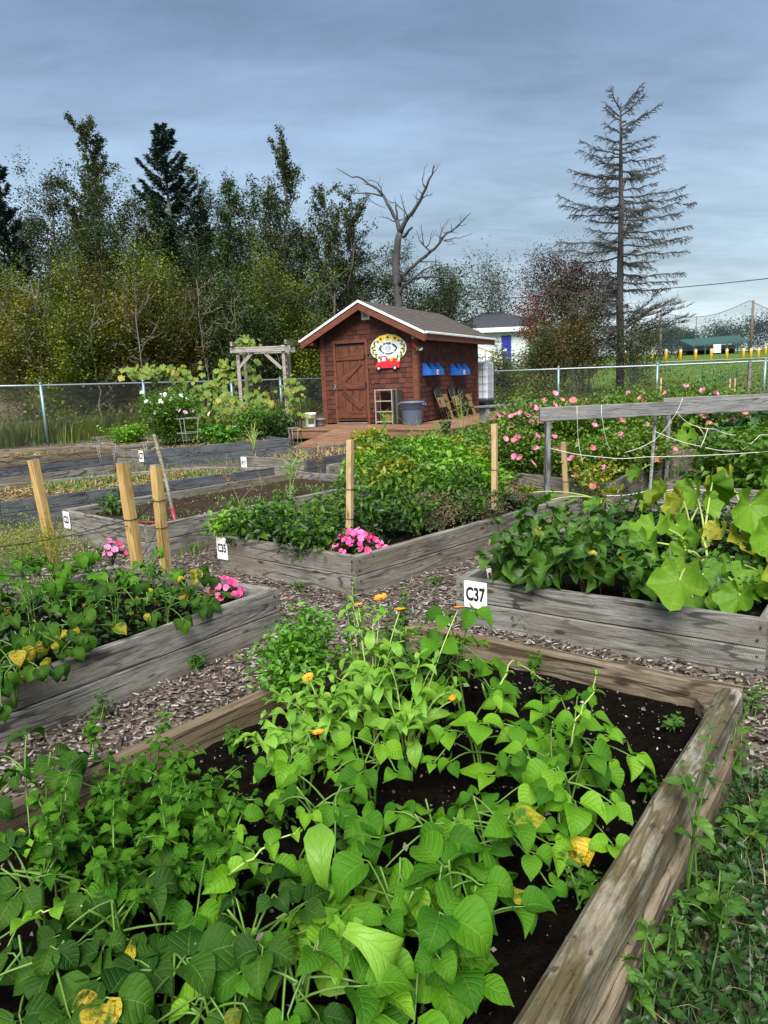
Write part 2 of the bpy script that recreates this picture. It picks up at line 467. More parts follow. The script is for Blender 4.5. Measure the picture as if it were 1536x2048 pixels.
M['door'] = wood('brown_stained_door_board', (.150, .056, .031), (.075, .027, .015), rings=24, wear=(.115, .04, .023), gray=.4, knots=True, bstr=.35, rough=.6)
M['soil'] = None


def soil_mat(name, a, b, speck, amount):
    m, g, p, out = newmat(name); tc = g.n('TexCoord'); o = tc.outputs['Object']
    n = g.noise(o, 22, 8, .7); c = g.mix(g.smooth(n, .3, .75), a, b)
    vo = g.n('TexVoronoi'); vo.inputs['Scale'].default_value = 95; g.l(o, vo.inputs['Vector'])
    sp = g.n('SeparateColor'); g.l(vo.outputs['Color'], sp.inputs[0])
    k = g.math('MULTIPLY', g.smooth(vo.outputs['Distance'], .36, .2), g.math('GREATER_THAN', sp.outputs[0], 1 - amount))
    c = g.mix(k, c, speck)
    setc(g, p.inputs['Base Color'], c); p.inputs['Roughness'].default_value = 1.0; p.inputs['Specular IOR Level'].default_value = .03
    bump(g, p, g.math('ADD', n, g.math('MULTIPLY', g.noise(o, 130, 4, .6), .5)), .9, .03)
    return m
M['soil'] = soil_mat('dark_potting_soil', (.003, .0026, .002), (.011, .0085, .0065), (.20, .18, .16), .012)
M['soil_brown'] = soil_mat('brown_bed_soil', (.03, .022, .016), (.075, .052, .038), (.22, .17, .13), .22)
M['soil_straw'] = soil_mat('strawy_bed_soil', (.06, .045, .03), (.14, .10, .06), (.35, .27, .16), .3)

def chip_mat():
    m, g, p, out = newmat('bark_chip'); r = g.n('NewGeometry').outputs['Random Per Island']
    c = g.ramp(r, [(0, (.035, .028, .023)), (.4, (.11, .095, .083)), (.7, (.24, .215, .195)), (1, (.40, .36, .32))])
    tc = g.n('TexCoord'); n = g.noise(tc.outputs['Object'], 60, 4, .6)
    c = g.mix(g.math('MULTIPLY', g.smooth(n, .45, .7), .5), c, (.05, .04, .035))
    setc(g, p.inputs['Base Color'], c); p.inputs['Roughness'].default_value = .9; p.inputs['Specular IOR Level'].default_value = .2
    return m
M['chip'] = chip_mat()

def ground_mat():
    """mulch and trodden earth between the beds, turf beyond the fence"""
    m, g, p, out = newmat('garden_ground'); tc = g.n('TexCoord'); o = tc.outputs['Object']
    n = g.noise(o, 30, 8, .7); n2 = g.noise(o, .8, 5, .6)
    mulch = g.mix(g.smooth(n, .35, .7), (.014, .011, .009), (.065, .052, .042))
    vo = g.n('TexVoronoi'); vo.inputs['Scale'].default_value = 42; g.l(g.mapping(o, (1, 1.7, 1)), vo.inputs['Vector'])
    sp = g.n('SeparateColor'); g.l(vo.outputs['Color'], sp.inputs[0])
    mulch = g.mix(g.math('MULTIPLY', g.math('GREATER_THAN', sp.outputs[0], .45), .75), mulch, g.mix(sp.outputs[1], (.12, .09, .07), (.27, .22, .18)))
    turf = g.mix(g.smooth(g.noise(o, 1.6, 8, .7), .35, .68), (.055, .10, .018), (.12, .18, .035))
    xy = g.n('SeparateXYZ'); g.l(o, xy.inputs[0])
    edge = g.math('ADD', xy.outputs[1], g.math('MULTIPLY', n2, 2.0))
    c = g.mix(g.math('MULTIPLY', g.smooth(edge, 20.0, 21.5), g.smooth(xy.outputs[0], 2.5, 5.0)), mulch, turf)
    setc(g, p.inputs['Base Color'], c); p.inputs['Roughness'].default_value = .95; p.inputs['Specular IOR Level'].default_value = .1
    bump(g, p, n, .8, .03)
    return m
M['ground'] = ground_mat()

# foliage
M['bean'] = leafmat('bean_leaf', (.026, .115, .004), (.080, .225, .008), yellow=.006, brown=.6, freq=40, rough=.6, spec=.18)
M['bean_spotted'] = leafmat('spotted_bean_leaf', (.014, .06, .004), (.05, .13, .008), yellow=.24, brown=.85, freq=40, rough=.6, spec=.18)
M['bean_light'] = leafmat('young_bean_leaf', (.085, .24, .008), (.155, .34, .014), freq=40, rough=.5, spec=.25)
M['bean_dark'] = leafmat('shade_darkened_bean_leaf', (.012, .052, .004), (.036, .105, .007), yellow=.03, brown=.8, freq=40, rough=.6, spec=.18)  # bean leaf with the gloom of the lower left put into its colour
M['mint'] = leafmat('balm_leaf', (.035, .145, .006), (.10, .27, .014), freq=50, rough=.55, spec=.2, quilt=1.0, bstr=.8)
M['calendula'] = leafmat('calendula_leaf', (.13, .30, .025), (.22, .43, .05), freq=30, trans=.3, quilt=.25, slope=.8)
M['parsley'] = leafmat('parsley_leaf', (.05, .17, .012), (.12, .29, .025), veins=False, island=True)
M['pepper'] = leafmat('pepper_leaf', (.036, .115, .006), (.10, .22, .014), freq=34, quilt=.35, rough=.36)
M['eggplant'] = leafmat('eggplant_leaf', (.030, .095, .008), (.078, .18, .02), vein=(.17, .22, .10), freq=30, quilt=.5, yellow=.04)
M['squash'] = leafmat('squash_leaf', (.055, .165, .006), (.135, .275, .012), vein=(.30, .40, .10), freq=26, quilt=.5, yellow=.2, brown=.35, rough=.55, ycol=(.36, .33, .03))
M['kale'] = leafmat('kale_leaf', (.02, .06, .025), (.04, .10, .04), freq=30, rough=.5)
M['chard'] = leafmat('chard_leaf', (.05, .18, .018), (.10, .28, .035), freq=34, quilt=1.0)
M['vine'] = leafmat('grape_leaf', (.075, .16, .018), (.20, .27, .03), freq=24, yellow=.12, brown=.3)
M['weed'] = leafmat('weed_leaf', (.03, .10, .010), (.08, .19, .02), freq=30)
M['f_bright'] = leafmat('bright_small_foliage', (.08, .22, .015), (.18, .36, .035), veins=False, island=True)
M['f_mid'] = leafmat('mid_small_foliage', (.045, .125, .012), (.11, .22, .028), veins=False, island=True)
M['f_dark'] = leafmat('dark_small_foliage', (.018, .05, .012), (.045, .10, .022), veins=False, island=True)
M['f_mallow'] = leafmat('mallow_foliage', (.045, .12, .012), (.14, .24, .03), veins=False, island=True, patch=(1.6, (.10, .19, .022)))
M['f_dill'] = leafmat('dill_foliage', (.16, .22, .02), (.28, .30, .03), veins=False, island=True)
M['f_dry'] = leafmat('dry_brown_foliage', (.09, .065, .035), (.20, .15, .08), veins=False, island=True, trans=.1)
M['straw'] = leafmat('straw', (.26, .18, .08), (.48, .37, .19), veins=False, island=True, trans=.1)
M['grass'] = leafmat('grass_blade', (.05, .14, .015), (.13, .26, .04), veins=False, island=True)
M['grass_dark'] = leafmat('weedy_ground_leaf', (.012, .042, .008), (.04, .10, .018), veins=False, island=True, trans=.2)
M['t_dark'] = leafmat('dark_tree_foliage', (.011, .026, .007), (.030, .056, .013), veins=False, island=True, trans=.2, patch=(.7, (.055, .085, .022)))
M['t_mid'] = leafmat('mid_tree_foliage', (.020, .045, .009), (.052, .092, .020), veins=False, island=True, trans=.2, patch=(.8, (.035, .055, .016)))
M['t_green'] = leafmat('fresh_tree_foliage', (.020, .055, .009), (.048, .10, .017), veins=False, island=True, trans=.25)
M['t_olive'] = leafmat('olive_shrub_foliage', (.06, .105, .008), (.20, .24, .02), veins=False, island=True, trans=.2, patch=(1.1, (.05, .075, .016)))
M['t_gold'] = leafmat('golden_shrub_foliage', (.075, .085, .008), (.23, .19, .015), veins=False, island=True, trans=.2, patch=(1.0, (.06, .085, .012)))
M['t_rust'] = leafmat('rusty_shrub_foliage', (.06, .055, .009), (.15, .10, .013), veins=False, island=True, trans=.2, patch=(1.3, (.06, .08, .012)))
M['t_red'] = leafmat('red_maple_foliage', (.13, .022, .016), (.30, .045, .03), veins=False, island=True, trans=.25)
M['t_purple'] = leafmat('dull_purple_foliage', (.030, .020, .016), (.075, .036, .028), veins=False, island=True, trans=.2)
M['t_spruce'] = leafmat('spruce_needle', (.010, .026, .020), (.030, .060, .042), veins=False, island=True, trans=.05, rough=.6)
M['t_poplar'] = leafmat('poplar_leaf', (.022, .042, .012), (.062, .085, .026), veins=False, island=True, trans=.2)
M['stem'] = plain('green_stem', (.085, .18, .025), .5, .3, 12)
M['stem_pale'] = plain('pale_green_stem', (.30, .40, .10), .45, .2, 12)
M['stem_dark'] = plain('purple_stem', (.045, .04, .025), .5, .3, 12)
M['stem_dry'] = plain('dry_stem', (.24, .18, .10), .7, .3, 14)
M['bark'] = plain('grey_bark', (.105, .092, .078), .9, .35, 14, bmp=.8)
M['bark_pale'] = plain('pale_grey_bark', (.16, .15, .13), .85, .35, 10, bmp=.5)
M['bark_dead'] = plain('dead_silvery_bark', (.055, .052, .052), .9, .4, 9, bmp=.9)
M['bark_spruce'] = plain('dead_spruce_bark', (.055, .053, .050), .95, .4, 12, bmp=1.0)
# flowers
M['pink'] = plain('hot_pink_petal', (.68, .045, .22), .5, .25, 30)
M['pink_pale'] = plain('mallow_pink_petal', (.70, .20, .36), .5, .2, 30)
M['pink_dusty'] = plain('faded_mallow_petal', (.55, .16, .20), .5, .2, 30)
M['white_petal'] = plain('white_petal', (.75, .73, .76), .5, .1, 30)
M['lilac'] = plain('lilac_petal', (.62, .30, .58), .5, .15, 30)
M['orange'] = plain('orange_petal', (.85, .30, .008), .5, .22, 60)
M['yellow_petal'] = plain('yellow_petal', (.75, .55, .03), .5, .2, 40)
M['centre'] = plain('flower_centre', (.16, .06, .01), .8, .2, 40)
# made things
M['white'] = plain('white_paint', (.76, .77, .78), .45, .05, 5, bmp=.05, dirt=(.5, .5, .48))
M['white_plastic'] = plain('white_plastic', (.80, .80, .79), .35, .03, 5, bmp=0)
M['black_ink'] = plain('black_ink', (.012, .012, .014), .5, .1, 5, bmp=0)
M['black_metal'] = plain('black_chair_metal', (.014, .014, .017), .35, .2, 9, bmp=.05)
M['tan_board'] = plain('tan_board', (.27, .15, .07), .55, .25, 7)
M['galv'] = plain('galvanised_steel', (.26, .31, .34), .42, .15, 10, metal=.55, bmp=.1)
M['galv_blue'] = plain('blue_grey_fence_post', (.19, .30, .33), .4, .15, 10, metal=.4, bmp=.1)
M['wire'] = plain('chain_link_wire', (.22, .23, .23), .5, .15, 10, metal=.3, bmp=0)
M['wire_pale'] = plain('pale_garden_wire', (.30, .30, .28), .5, .1, 10, bmp=0)
M['cord_black'] = plain('black_cord', (.012, .012, .015), .7, .1, 10, bmp=0)
M['twine'] = plain('white_twine', (.62, .60, .54), .8, .1, 20, bmp=0)
M['bin'] = plain('blue_grey_plastic', (.105, .13, .20), .5, .08, 6, bmp=.05)
M['blue'] = plain('bright_blue_paint', (.016, .14, .58), .4, .12, 8, dirt=(.03, .10, .36))
M['blue_door'] = plain('deep_blue_paint', (.012, .022, .30), .4, .1, 4)
M['pot'] = plain('black_pot_plastic', (.022, .021, .022), .5, .15, 8)
M['pot_grey'] = plain('grey_pot_plastic', (.17, .18, .18), .5, .1, 8)
M['dark_inside'] = plain('dark_interior', (.02, .018, .016), .9, .2, 6)
M['rust_metal'] = plain('grey_rack_metal', (.33, .31, .27), .6, .3, 14, dirt=(.10, .06, .035))
M['green_metal'] = plain('mossy_dark_panel', (.055, .06, .045), .7, .4, 14)
M['yellow'] = plain('yellow_bollard_paint', (.55, .34, .012), .45, .08, 6)
M['ibc'] = plain('milky_tank_plastic', (.72, .78, .83), .35, .06, 4, bmp=.03)
M['cage'] = plain('tank_cage_steel', (.22, .25, .28), .4, .1, 10, metal=.6)
M['rusty_screw'] = plain('rusty_screw_head', (.05, .035, .025), .6, .3, 60, metal=.4)
M['red_paint'] = plain('red_paint', (.62, .02, .035), .4, .12, 8)
M['red_tool'] = plain('dull_red_tool_steel', (.25, .03, .055), .5, .2, 9)
M['cream'] = plain('cream_paint', (.72, .66, .42), .5, .05, 6)
M['pale_sign'] = plain('pale_sign_face', (.62, .68, .72), .5, .05, 6)
M['green_paint'] = plain('dark_green_paint', (.035, .11, .03), .5, .3, 20)
M['shingle_roof'] = plain('brown_asphalt_shingle', (.075, .063, .056), .95, .4, 40, bmp=.5)
M['roof_dark'] = plain('charcoal_roof', (.032, .036, .044), .9, .25, 12)
M['siding'] = plain('white_siding', (.62, .68, .72), .6, .05, 3)
M['dugout'] = plain('green_dugout_roof', (.018, .075, .055), .6, .2, 3)
M['pole'] = plain('weathered_pole', (.12, .10, .08), .9, .3, 8)
M['timber_dark'] = plain('dark_picnic_timber', (.06, .045, .035), .9, .3, 8)
M['asphalt'] = plain('pale_road', (.24, .24, .25), .9, .12, 2)
M['terracotta'] = plain('amber_pot', (.25, .12, .05), .6, .2, 8)
M['netgreen'] = plain('green_plastic_net', (.02, .10, .05), .5, .1, 8)

def shingle_mat():
    m, g, p, out = newmat('brown_cedar_shingle'); tc = g.n('TexCoord'); oi = g.n('ObjectInfo'); isl = g.n('NewGeometry').outputs['Random Per Island']
    r = g.math('FRACT', g.math('ADD', g.math('MULTIPLY', oi.outputs['Random'], 7.13), isl))
    o = tc.outputs['Object']
    va = g.n('VectorMath'); va.operation = 'ADD'; g.l(o, va.inputs[0]); g.l(g.math('MULTIPLY', r, 40.0), va.inputs[1])
    f = g.noise(g.mapping(va.outputs[0], (60, 60, 3)), 1, 5, .6)
    c = g.mix(r, (.038, .012, .009), (.105, .034, .022)); c = g.mix(g.math('MULTIPLY', g.smooth(f, .4, .75), .55), c, (.15, .056, .04))
    c = g.mix(g.math('MULTIPLY', g.smooth(g.noise(va.outputs[0], 2.5, 4, .6), .55, .7), .4), c, (.035, .013, .009))
    setc(g, p.inputs['Base Color'], c); p.inputs['Roughness'].default_value = .75; p.inputs['Specular IOR Level'].default_value = .25
    bump(g, p, f, .5, .004); return m
M['shingle'] = shingle_mat()
def net_mat():
    m, g, p, out = newmat('ballfield_netting'); tr = g.n('BsdfTransparent'); mx = g.n('MixShader'); mx.inputs[0].default_value = .22
    p.inputs['Base Color'].default_value = (.06, .09, .13, 1); p.inputs['Roughness'].default_value = .9
    g.l(tr.outputs[0], mx.inputs[1]); g.l(p.outputs[0], mx.inputs[2]); g.l(mx.outputs[0], out.inputs[0]); return m
M['netting'] = net_mat()
# ------------------------------------------------------------------ ground
def build_ground():
    ys = list(np.concatenate([np.arange(-6, 30, .6), np.arange(30, 110, 4), np.array([115, 130, 160, 220, 320, 500, 800])]))
    xs = list(np.concatenate([np.array([-700, -350, -160, -80]), np.arange(-45, 46, 1.5), np.array([80, 160, 350, 700])]))
    rng = random.Random(3); V = []; F = []
    for y in ys:
        for x in xs:
            j = .012 if abs(x) < 40 and y < 30 else 0.0
            V.append((x, y, G(y) + rng.uniform(-j, j)))
    w = len(xs)
    for i in range(len(ys) - 1):
        for k in range(w - 1): F.append((i * w + k, i * w + k + 1, (i + 1) * w + k + 1, (i + 1) * w + k))
    o = link('ground', np_mesh('ground', V, F, M['ground'], True)); o['kind'] = 'structure'
build_ground()

_mb = MB(); _mb.lathe([(.0065, -.004), (.0065, .0), (.003, .0015)], 8, caps=(False, True)); SCREW = _mb.mesh('screw', M['rusty_screw'])
BEDS = []      # footprints, for scattering chips and weeds outside them
def plank_geo(L, w, h, seg=6, jit=.002, ch=.006, rng=R):
    """sawn plank along +x from 0 to L, thickness w (y), height h (z, 0..h)"""
    mb = MB(); prof = [(-w / 2 + ch, 0), (w / 2 - ch, 0), (w / 2, ch), (w / 2, h - ch), (w / 2 - ch, h), (-w / 2 + ch, h), (-w / 2, h - ch), (-w / 2, ch)]
    vs = []; fs = []
    for i in range(seg + 1):
        jy, jz = rng.uniform(-jit, jit), rng.uniform(-jit, jit)
        for a, b in prof: vs.append((L * i / seg, a + jy + rng.uniform(-jit, jit) * .4, b + jz + rng.uniform(-jit, jit) * .4))
    for i in range(seg):
        for k in range(8):
            k2 = (k + 1) % 8; fs.append((i * 8 + k, (i + 1) * 8 + k, (i + 1) * 8 + k2, i * 8 + k2))
    fs.append(tuple(range(8))); fs.append(tuple(seg * 8 + k for k in reversed(range(8))))
    mb.add(vs, [f[::-1] for f in fs]); return mb
def plank(name, parent, a, b, w, h, mat, seg=6, jit=.002, ch=.006, label=None):
    """plank whose lower centre line runs from a to b"""
    a, b = Vector(a), Vector(b); d = b - a
    me = plank_geo(d.length, w, h, seg, jit, ch).mesh(name, mat)
    o = link(name, me, parent, Matrix.Translation(a) @ rotx(d).to_4x4())
    if label: o['label'] = label
    return o

def bed(label, corners, n=2, ht=.30, th=.045, mats=('plank',), soil='soil', soil_h=.21, group='weathered timber raised beds', name='raised_bed', posts=True, mats_side=None, soil_n=14, soil_amp=.018, seg=6, ths=None, screws=False):
    """corners: four world xy points in order; planks butt at the corners"""
    c = [Vector((p[0], p[1])) for p in corners]; m = sum(c, Vector((0, 0))) / 4
    zb = G(m.y); root = thing(name, label, 'raised bed', (m.x, m.y, zb), 0, group)
    BEDS.append(c); hh = ht / n
    for i in range(4):
        a, b = c[i], c[(i + 1) % 4]; d = (b - a).normalized()
        nrm = Vector((-d.y, d.x));  nrm = nrm if (m - a).dot(nrm) > 0 else -nrm
        tt = (ths or {}).get(i, th); o = nrm * tt / 2
        pa, pb = (a + o, b + o) if i % 2 == 0 else (a + o + d * (th + .002), b + o - d * (th + .002))
        ms = (mats_side or {}).get(i, mats)
        if screws:     # two screws at each end of every plank, on the outer face
            for k in range(n):
                for e in (.035, (b - a).length - .035):
                    for hz in (.28, .72):
                        q = a + d * (e + R.uniform(-.008, .008)) - nrm * ((.028 if tt > .06 and k == 0 else 0) + .0055); X = Vector((-nrm.x, -nrm.y, 0))
                        link('screw', SCREW, root, Matrix.Translation((q.x, q.y, zb + (k + hz) * hh)) @ rotm(Vector((0, 0, 1)), X).to_4x4())
        for k in range(n):
            z0 = zb + k * hh - (.06 if k == 0 else 0); z1 = zb + (k + 1) * hh - .003
            inset = Vector((R.uniform(-.004, .004), R.uniform(-.004, .004))) - (nrm * .028 if tt > .06 and k == 0 else nrm * 0)
            plank('plank', root, (*(pa + inset), z0), (*(pb + inset), z0), tt, z1 - z0, M[ms[k % len(ms)]], seg=seg, ch=.006 if tt < .06 else .014)
    if posts:
        for i in range(4):
            p = c[i]; q = p + ((c[(i + 1) % 4] - p).normalized() + (c[(i - 1) % 4] - p).normalized()) * (th + .045)
            mb = MB(); mb.box((q.x, q.y, zb + ht * .42), (.085, .085, ht * .84), ch=.006); mb.build('corner_post', M['plank_brown'], root)
    # soil: a rumpled sheet between the planks
    nn = soil_n; V = []; F = []
    for i in range(nn + 1):
        for k in range(nn + 1):
            u, v = i / nn, k / nn; u2 = .02 + .96 * u; v2 = .02 + .96 * v
            p = c[0] * (1 - u2) * (1 - v2) + c[1] * u2 * (1 - v2) + c[2] * u2 * v2 + c[3] * (1 - u2) * v2
            V.append((p.x, p.y, zb + soil_h + R.gauss(0, soil_amp) * min(1.0, min(i, nn - i, k, nn - k) / 2 * .8 + .12)))
    for i in range(nn):
        for k in range(nn): F.append((i * (nn + 1) + k, (i + 1) * (nn + 1) + k, (i + 1) * (nn + 1) + k + 1, i * (nn + 1) + k + 1))
    s = link('bed_soil', np_mesh('bed_soil', V, F, M[soil], True)); s['kind'] = 'structure'
    if (Vector(V[nn + 1]) - Vector(V[0])).cross(Vector(V[1]) - Vector(V[0])).z < 0: s.data.flip_normals()
    return root, zb
def xy(px, py, h=.30):
    p = on(px, py, h); return Vector((p.x, p.y))
def quad(corner, along_px, across_px, L, W):
    """bed footprint from a corner pixel, pixels that give two edge directions, and the two lengths"""
    c = xy(*corner); a = (xy(*along_px) - c).normalized(); b = (xy(*across_px) - c).normalized()
    return [c, c + a * L, c + a * L + b * W, c + b * W]

# nearest bed: mossy plank on the camera's right, low far plank
A = xy(1489, 1370); Bc = A + (xy(980, 1271) - A).normalized() * 1.50
d1 = (xy(1221, 1847) - A).normalized(); d2 = (xy(200, 1490) - xy(565, 1335)).normalized()
NEAR = [A, Bc, Bc + d2 * 3.1, A + d1 * 3.1]
near_bed, _ = bed('nearest raised bed with thick mossy plank edge, full of bean plants and balm', NEAR, mats=('plank', 'plank_brown'), mats_side={3: ('plank_brown', 'plank_moss'), 0: ('plank_brown', 'plank_brown')}, th=.05, ths={3: .075}, soil_n=46, soil_amp=.014, soil_h=.19, seg=14, screws=True)
# bed on the camera's left
Lc = xy(556, 1176); LEFT = quad((556, 1176), (0, 1366), (380, 1148), 3.0, 1.45)
left_bed, _ = bed('grey raised bed with spotted yellowing bean plants and pink impatiens at its corner', LEFT, seg=10, screws=True)
# the three numbered beds around the wood chip crossing
C35 = quad((711, 1112), (1040, 1022), (416, 1067), 3.0, 1.47)
bed35, _ = bed('raised bed with sign C35, pepper plants and pink impatiens on its front corner', C35, seg=8, screws=True)
C37 = [xy(912, 1153), xy(1536, 1240), None, None]
_d = (xy(1010, 1108) - C37[0]).normalized(); C37[2] = C37[1] + _d * 3.0; C37[3] = C37[0] + _d * 3.0
bed37, _ = bed('raised bed with sign C37, eggplants and big squash leaves', C37, mats=('plank_saw', 'plank_saw'), seg=8, screws=True)
C23 = quad((293, 1058), (500, 1016), (108, 1018), 3.2, 1.66)
bed23, _ = bed('mostly bare raised bed with sign C23 and a garden tool leaning in it', C23, soil='soil_brown', soil_amp=.02)
# beds further back
STRAW = [xy(2, 1009), xy(548, 928), xy(385, 924), xy(-190, 985)]
bed_straw, _ = bed('long raised bed with charcoal grey front plank, straw and young grass', STRAW, mats=('plank_dark', 'plank_dark'), soil='soil_straw', mats_side={1: ('plank', 'plank'), 2: ('plank_brown', 'plank')}, ht=.28)
H7 = [xy(-90, 934, .42), xy(224, 895, .42), xy(148, 888, .42), xy(-160, 905, .42)]
bed_tall, _ = bed('tall three plank raised bed at the fence corner with dark middle plank', H7, n=3, ht=.42, mats=('plank', 'plank_dark', 'plank_brown'), soil='soil_brown', soil_h=.30)
C7 = [xy(287, 905), xy(578, 876), xy(500, 862), xy(228, 899)]
bed7, _ = bed('raised bed with sign C7, blue grey planks, chard and cosmos', C7, mats=('plank_dark', 'plank_dark'), soil='soil_straw', mats_side={3: ('plank', 'plank')})
BK = [xy(205, 890), xy(345, 879), xy(325, 867), xy(150, 882)]
bed_bk, _ = bed('low weathered bed of straw mulch below the chain link fence', BK, soil='soil_straw', ht=.24, mats=('plank', 'plank'))
P17 = [xy(612, 926), xy(790, 889), xy(690, 882), xy(478, 913)]
bed17, _ = bed('raised bed with sign P17 and withered vines before the deck ramp', P17, mats=('plank_dark', 'plank_dark'), soil='soil_brown', mats_side={3: ('plank', 'plank')})
N22 = [xy(652, 933), xy(652, 933) + (xy(900, 880) - xy(652, 933)).normalized() * 3.6, None, None]
_e = (xy(770, 945) - N22[0]).normalized(); N22[2] = N22[1] + _e * 1.9; N22[3] = N22[0] + _e * 1.9
bed22, _ = bed('raised bed with half hidden sign, crowded by tall bright green plants near the shed', N22, soil='soil_brown')
MB_ = [xy(1222, 980), xy(1330, 908), None, None]
_f = (xy(1128, 966) - MB_[0]).normalized(); MB_[1] = MB_[0] + (MB_[1] - MB_[0]).normalized() * 3.2; MB_[2] = MB_[1] + _f * 1.6; MB_[3] = MB_[0] + _f * 1.6
bed_m, _ = bed('raised bed of tall pink mallow behind the bed with sign C37', MB_, soil='soil_brown')
_p0 = xy(1322, 968); _a = Vector((.73, .68)); _b = Vector((.68, -.73)); RB = [_p0, _p0 + _b * 1.6, _p0 + _b * 1.6 + _a * 3.4, _p0 + _a * 3.4]
bed_r, _ = bed('raised bed of squash and kale below the string trellis', RB, soil='soil_brown')

# ------------------------------------------------------------------ number signs
def number_sign(label, text, p, nrm, w=.10, h=.17, cut=None, tilt=0.0):
    """white plate at p (top centre, touching the plank) facing nrm"""
    nrm = Vector((nrm[0], nrm[1], 0)).normalized(); x = Vector((-nrm.y, nrm.x, 0)); x = x if x.x > 0 else -x
    root = thing('number_sign', label, 'sign', p, 0, 'bed number signs')
    R3 = Matrix(((x.x, nrm.x, 0), (x.y, nrm.y, 0), (0, 0, 1)))
    if R3.determinant() < 0: pass
    mb = MB(); ol = [(-w / 2, 0), (-w / 2, -h), (w / 2, -h), (w / 2, 0)]
    if cut == 'r': ol = [(-w / 2, 0), (-w / 2, -h), (w / 2, -h), (w / 2, -h * .22), (w * .42, -h * .1), (w * .28, -h * .02), (w * .1, 0)]
    mb.prism(ol, .001, .009)
    vs = [tuple(R3 @ Vector(v)) for v in mb.v]; mb.v = vs
    mb.buildl('plate', M['white_plastic'], root)
    tm = text_mesh(text, M['black_ink'])
    yv = Vector((0, 0, 1)); zv = x.cross(yv); zv = zv if zv.dot(nrm) > 0 else -zv
    R4 = Matrix(((x.x, 0, nrm.x, 0), (x.y, 0, nrm.y, 0), (0, 1, nrm.z, 0), (0, 0, 0, 1)))
    s = w * .92 / max(.6, len(text) * .62)
    o = bpy.data.objects.new('lettering', tm); COL.objects.link(o); o.parent = root
    o.matrix_basis = Matrix.Translation(nrm * .0105 + Vector((0, 0, -h * .50))) @ R4 @ Matrix.Diagonal((s, s * 1.55, .05, 1))
    for sx in (-.36, .36):
        mb = MB(); mb.lathe([(.0035, 0), (.0035, .003), (.001, .004)], 6, caps=(False, True)); sc = mb.mesh('screw', M['galv'])
        q = bpy.data.objects.new('screw', sc); COL.objects.link(q); q.parent = root
        q.matrix_basis = Matrix.Translation(nrm * .009 + x * sx * w + Vector((0, 0, -h * .16))) @ R4
    return root
def sign_on(label, text, px, py, c, i, zt=.30, **kw):
    """on side i of footprint c, at the spot nearest the pixel"""
    a, b = c[i], c[(i + 1) % 4]; m = sum(c, Vector((0, 0))) / 4; d = (b - a).normalized(); n = Vector((d.y, -d.x)); n = n if (a - m).dot(n) > 0 else -n
    p = xy(px, py, zt); t = max(.06, min((b - a).length - .06, (p - a).dot(d))); q = a + d * t + n * .007
    return number_sign(label, text, (q.x, q.y, G(m.y) + zt - .012), n, **kw)
sign_on('white number sign C35 with rounded top corner on a grey plank', 'C35', 429, 1069, C35, 3, cut='r', w=.125, h=.185)
sign_on('white number sign C37 behind an orange calendula', 'C37', 950, 1160, C37, 0, w=.15, h=.165)
sign_on('white number sign C23 beside a leaning pine stake', 'C23', 122, 1026, C23, 3, w=.13, h=.17)
sign_on('small white sign C7 on the corner of the blue grey bed', 'C7', 277, 906, C7, 3, w=.13, h=.19)
sign_on('white sign P17 half sunk behind the straw bed', 'P17', 488, 914, P17, 3, w=.13, h=.19)
sign_on('white sign numbered 22 half buried among green leaves', '22', 718, 938, N22, 3, w=.16, h=.17)

# ------------------------------------------------------------------ chain link fences
def chain_fence(label, posts, end_extra=None):
    """posts: list of (ground point, height)"""
    root = thing('chain_link_fence', label, 'fence', posts[0][0], 0, 'chain link fences')
    tops = [Vector((p.x, p.y, p.z + h)) for p, h in posts]
    for (p, h), t in zip(posts, tops):
        mb = MB(); mb.tube([p - Vector((0, 0, .1)), t + Vector((0, 0, .03))], .034, 10); mb.tube([t + Vector((0, 0, .03)), t + Vector((0, 0, .06)), t + Vector((0, 0, .075))], [.04, .036, .012], 10)
        mb.build('post', M['galv_blue'], root, True)
    mb = MB(); mb.tube(tops, .024, 8); mb.build('top_rail', M['galv'], root, True)
    w = .092; V = []; F = []
    def wire(pts, r=.0024):
        o = len(V)
        for i, p in enumerate(pts):
            for k in range(3):
                a = 2 * math.pi * k / 3; V.append((p[0] + r * math.cos(a), p[1] + r * math.sin(a), p[2] + r * .3 * math.sin(a * 2)))
        for i in range(len(pts) - 1):
            for k in range(3): F.append((o + i * 3 + k, o + i * 3 + (k + 1) % 3, o + (i + 1) * 3 + (k + 1) % 3, o + (i + 1) * 3 + k))
    for i in range(len(posts) - 1):
        a, b = posts[i][0], posts[i + 1][0]; L = (Vector((b.x, b.y)) - Vector((a.x, a.y))).length; n = max(2, int(L / w))
        ha, hb = posts[i][1], posts[i + 1][1]; nr = int(max(ha, hb) / (w * .62))
        for k in range(n):
            pts = []
            for r in range(nr + 1):
                t = (k + (.5 if r % 2 else -.02) + .02) / n; t = min(t, 1)
                z = a.z + (b.z - a.z) * t + (ha + (hb - ha) * t) * r / nr
                q = a.lerp(b, t); pts.append((q.x, q.y + (.004 if r % 2 else -.004), z))
            wire(pts)
            pts = [(a.lerp(b, min(1, (k + (.5 if r % 2 == 0 else 1.0)) / n)).x, a.lerp(b, min(1, (k + (.5 if r % 2 == 0 else 1.0)) / n)).y + (-.004 if r % 2 else .004), a.z + (b.z - a.z) * (k + .7) / n + (ha + (hb - ha) * k / n) * r / nr) for r in range(nr + 1)]
            wire(pts)
    o = link('wire_mesh', np_mesh('wire_mesh', V, F, M['wire']), root); o['kind'] = 'stuff'
    return root
def fpost(px, py_top, Y):
    t = atY(px, py_top, Y); return Vector((t.x, Y, G(Y))), t.z - G(Y)
